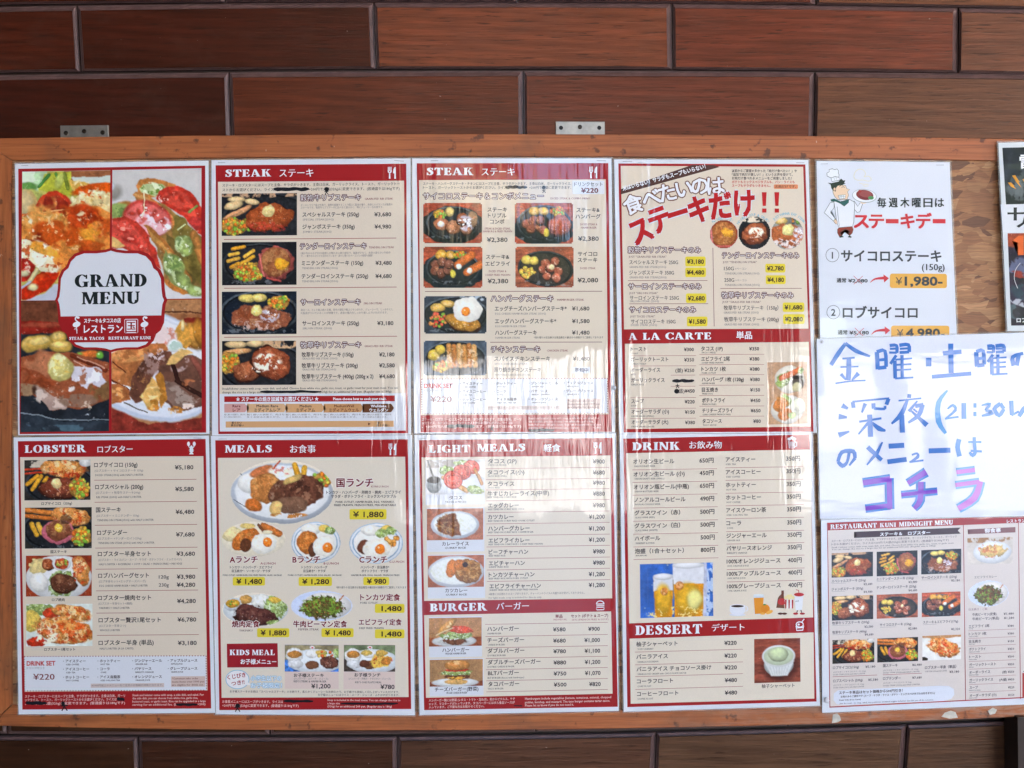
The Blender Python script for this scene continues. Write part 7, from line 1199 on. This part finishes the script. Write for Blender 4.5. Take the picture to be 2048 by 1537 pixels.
PH = ((f_rib, (162, 283, 472, 466)), (f_tender, (500, 272, 806, 456)), (f_sirloin, (834, 260, 1134, 442)), (f_grass, (164, 606, 474, 788)), (f_diced, (500, 594, 808, 774)), (f_stebi, (838, 580, 1128, 762)), (f_lobd, (168, 934, 482, 1112)), (f_kuni, (504, 922, 810, 1102)), (f_wlob2, (842, 904, 1132, 1088)))
for i, (fn, q) in enumerate(PH): s.photo(q, fn, seed=90 + i)
s.photo((1180, 170, 1520, 370), f_omel, seed=101); s.photo((1184, 492, 1490, 690), lambda p: (f_pep(p)), seed=102, mask=em)
g = (96, 88, 94)
for x0, x1, y, t, px1, py, p, ex in ((162, 418, 494, 'スペシャルステーキ (250g)', 468, 519, '¥3,680', 270), (162, 398, 555, 'ジャンボステーキ (350g)', 468, 577, '¥4,980', 264), (500, 776, 478, 'ミニテンダーステーキ (150g)', 804, 503, '¥3,480', 630), (500, 796, 541, 'テンダーロインステーキ (250g)', 804, 566, '¥4,680', 0), (836, 1100, 468, 'サーロインステーキ (250g)', 1124, 492, '¥3,180', 950),
        (166, 444, 808, '牧草牛リブステーキ (200g)', 474, 838, '¥2,580', 300), (168, 424, 878, '牧草牛リブステーキ (400g)', 476, 897, '¥4,680', 300), (524, 760, 822, 'サイコロステーキ (150g)', 802, 852, '¥2,080', 640), (848, 1110, 802, 'ステーキ＆エビフライ(170g)', 1124, 856, '¥2,320', 948)):
    s.T(t, x0, x1, y, 25, g, .008); s.T(p, None, px1, py, 24, g, .008, 6, 'price'); ex and s.line(x0, y + 22, ex, y + 18, 2, (150, 140, 144))
for x0, x1, y, t, a, b, p, j, e in ((172, 366, 1144, 'ロブサイコロ(150g)', 416, 490, '¥5,180', 418, 414), (548, 656, 1130, '国ステーキ', 766, 838, '¥6,480', 812, 822), (174, 394, 1242, 'ロブスペシャル (200g)', 436, 510, '¥5,580', 404, 406), (548, 680, 1226, 'ロブテンダー', 766, 838, '¥7,680', 760, 824), (862, 1096, 1142, 'ロブスター半身（単品）', 1046, 1118, '¥3,180', 0, 1026)):
    s.T(t, x0, x1, y, 26, g, .01); s.T(p, a, b, y - 6 + (40 if x0 == 862 else 0), 24, g, .01, 6, 'price'); j and s.T('(ロブスター + サイコロステーキ 150g)', x0 + 2, j, y + 32, 14, (130, 120, 124)); s.T('DICED STEAK (150G) with HALF LOBSTER', x0 + 2, e, y + (50 if j else 30), 14, (120, 110, 114))
s.rule(170, 504, 1208, 3); s.rule(546, 838, 1194, 3)
P = [(210, 1316), (960, 1282), (1040, 1284), (1078, 1306), (1082, 1348), (1060, 1380), (1000, 1396), (260, 1426), (200, 1422), (176, 1390), (178, 1340)]; s.poly(P, (224, 228, 240), 3, 'white_note')
s.T('ステーキ単品はセット価格から500円引き！', 218, 694, 1326, 26, INK, .015); s.T('お肉のみのご提供です (スープ・サラダ・ライス・ポテト・ミックスベジタブルは付きません)', 230, 936, 1350, 18, INK, .008); s.T('Steak Only (A La Carte)', 218, 380, 1386, 15, INK, .015); s.T('Just the meat - no soup, salad, rice, potatoes, or mixed veggies included. Get 500 yen off the set price.', 222, 926, 1400, 15, INK)
s.T('牛肉ピーマン(定食)', 1218, 1398, 746, 24, g, .008); s.T('¥1,480', 1452, 1528, 741, 24, g, .008, 6, 'price'); s.T('牛肉ピーマン(単品)', 1218, 1418, 778, 24, g, .008); s.T('¥1,280', 1454, 1530, 773, 24, g, .008, 6, 'price'); s.T('目玉焼き・ご飯', 1190, 1330, 708, 20, (160, 130, 140)); s.T('エビフライカレー', 1232, 1400, 466, 22, g)
for i, (t, x1, p) in enumerate((('エビフライ 2尾', 1344, '¥380'), ('トンカツ 1枚', 1322, '¥380'), ('目玉焼き', 1280, '¥150'), ('ポテトフライ', 1316, '¥450'), ('トースト', 1282, '¥300'), ('ガーリックトースト', 1394, '¥350'), ('オーダーライス', 1350, '(並) ¥250'), ('ガーリックライス', 1372, '(大盛) ¥450'), ('スープ', 1258, '¥220'), ('オーダーサラダ (小)', 1398, '¥150'))):
    y = 834 + i * 57.6; s.T(t, 1190 + i * .8, x1, y, 25, g, .008); s.T(p, None, 1528 + i * .4, y - 2, 23, g, .008, 6, 'price'); s.T('FRENCH FRIES', 1192, 1192 + 30 + (i * 37) % 60, y + 21, 11, g); i < 9 and s.rule(1186 + i, 1544, y + 29, 2.4, (170, 110, 110))
s.T('レストラン国', 1476, 1640, 46, 30, WH2, .01); s.T('ヤク', 1598, 1670, 1180, 40, g, .01); s.rect(1592, 1180, 1900, 1360, (190, 60, 60), 3, 'red_panel')
s.done()

# ------------------------------------------------------------------ dark poster cut by the picture's right edge
s = Sheet('poster', 'dark poster with orange lightning bolts and smoke at the right end of the board', 'poster', (1960, 270), .2603, qd(142, 62, 900, 40, 930, 1500, 212, 1508), .0085, None, (214, 218, 222), rim=3.5)
s.photo(qd(172, 100, 860, 84, 876, 540, 200, 536), f_smoke, seed=110, grain=.3, part='picture_print'); s.photo(qd(212, 757, 880, 752, 892, 1462, 240, 1466), f_neon, seed=111, part='picture_print')
for P in ([(246, 314), (270, 310), (304, 362), (296, 366), (320, 408), (276, 362), (286, 358)], [(214, 368), (238, 366), (264, 392), (258, 394), (280, 418), (236, 398), (242, 392)], [(326, 342), (350, 338), (380, 388), (344, 370)]): s.poly(P, (232, 158, 52), 5, 'lightning_bolt')
s.T('雷', 306, 420, 206, 118, WH2, .03, 6, res=2); s.poly([(246, 815), (296, 776), (334, 774), (336, 924), (292, 926), (290, 828), (252, 840)], (226, 104, 44), 5, 'numeral'); s.poly([(338, 776), (420, 772), (420, 930), (340, 926)], (70, 160, 160), 5, 'numeral')
s.stroke([(310, 985), (272, 1040), (264, 1110), (290, 1180)], 5, (200, 196, 200), 5, 'white_swirl', 3); s.T('ロブスター', 282, 482, 1424, 40, WH2, .03, 6); s.done()
s = Sheet('paper_strip', 'plain white paper strip with black brush lettering pasted across the dark poster', 'paper strip', (1960, 270), .2603, qd(160, 536, 905, 520, 915, 745, 176, 752), .0092, None, (220, 222, 228), film=False)
s.T('サ', 214, 410, 635, 190, (38, 38, 42), .02, 5, res=2); s.T('イコロ', 420, 900, 632, 190, (38, 38, 42), .02, 5, res=2); s.done()
# ------------------------------------------------------------------ small things stuck on the frame
def scrap(name, lab, pts, h=.0046, cat='tape scrap'):
    n = len(pts); c = back(sum(p[0] for p in pts) / n, sum(p[1] for p in pts) / n, h)
    fr = back([p[0] for p in pts], [p[1] for p in pts], h); bk = fr * [1, 0, 1] + [0, -.0041, 0]
    o = mesh(name, np.concatenate([fr, bk]) - c, [tuple(range(n))[::-1]] + [(i, (i + 1) % n, (i + 1) % n + n, i + n) for i in range(n)], M_TAPE); o.location = tuple(c); tag(o, lab, cat); return o
scrap('tape_scrap', 'small torn paper tape remnant on the lower rail under the midnight menu corner', [(1666, 1430), (1675, 1428), (1680, 1433), (1682, 1441), (1676, 1445), (1664, 1447)])
scrap('tape_scrap', 'half-round grey tape remnant on the lower rail near its right end', [(1883, 1434), (1890, 1426), (1902, 1422), (1911, 1425), (1916, 1436), (1900, 1438)])
scrap('tape_scrap', 'pale paint smear at the bottom right end of the lower rail', [(1976, 1422), (1986, 1416), (1994, 1420), (1990, 1428), (1980, 1430)])
M_PUTTY_GLINT = mk_simple('putty_and_glint_grey', L_(196, 196, 204), .35, 0, 60, .2)
def blob(px, py, r, h, lab):
    c = back(px, py, h); V = []; F = []; n = 12; rg = random.Random(3)
    for i, (a, d) in enumerate(((1, 0), (.85, .45), (.45, .8))):
        for k in range(n): t = k * 2 * math.pi / n; q = r * a * (1 + .18 * rg.uniform(-1, 1)); V.append((q * math.cos(t), -r * .5 * d, q * math.sin(t)))
    V.append((0, -r * .48, 0))
    for i in range(2):
        for k in range(n): F.append((i * n + k, i * n + (k + 1) % n, (i + 1) * n + (k + 1) % n, (i + 1) * n + k))
    for k in range(n): F.append((2 * n + k, 2 * n + (k + 1) % n, 3 * n))
    o = mesh('adhesive_and_glint_blob', V, F, M_PUTTY_GLINT, smooth=True); o.location = tuple(c); tag(o, lab, 'adhesive blob')
blob(1653, 1401, .0046, .0078, 'grey adhesive blob on the lower left corner of the midnight menu'); blob(1644, 684, .0026, .0092, 'tiny adhesive blob on the upper left corner of the handwritten sign')
blob(1228, 776, .0034, .0075, 'white blob imitating a film highlight between the third and fourth upper menu sheets')  # this blob stands in for a highlight on the film
bpy.data.objects.remove(_fo); bpy.data.curves.remove(_ft)
for o in SC.objects:
    if o.type == 'MESH' and o.data.name.startswith('text_source'): print('left', o.name)
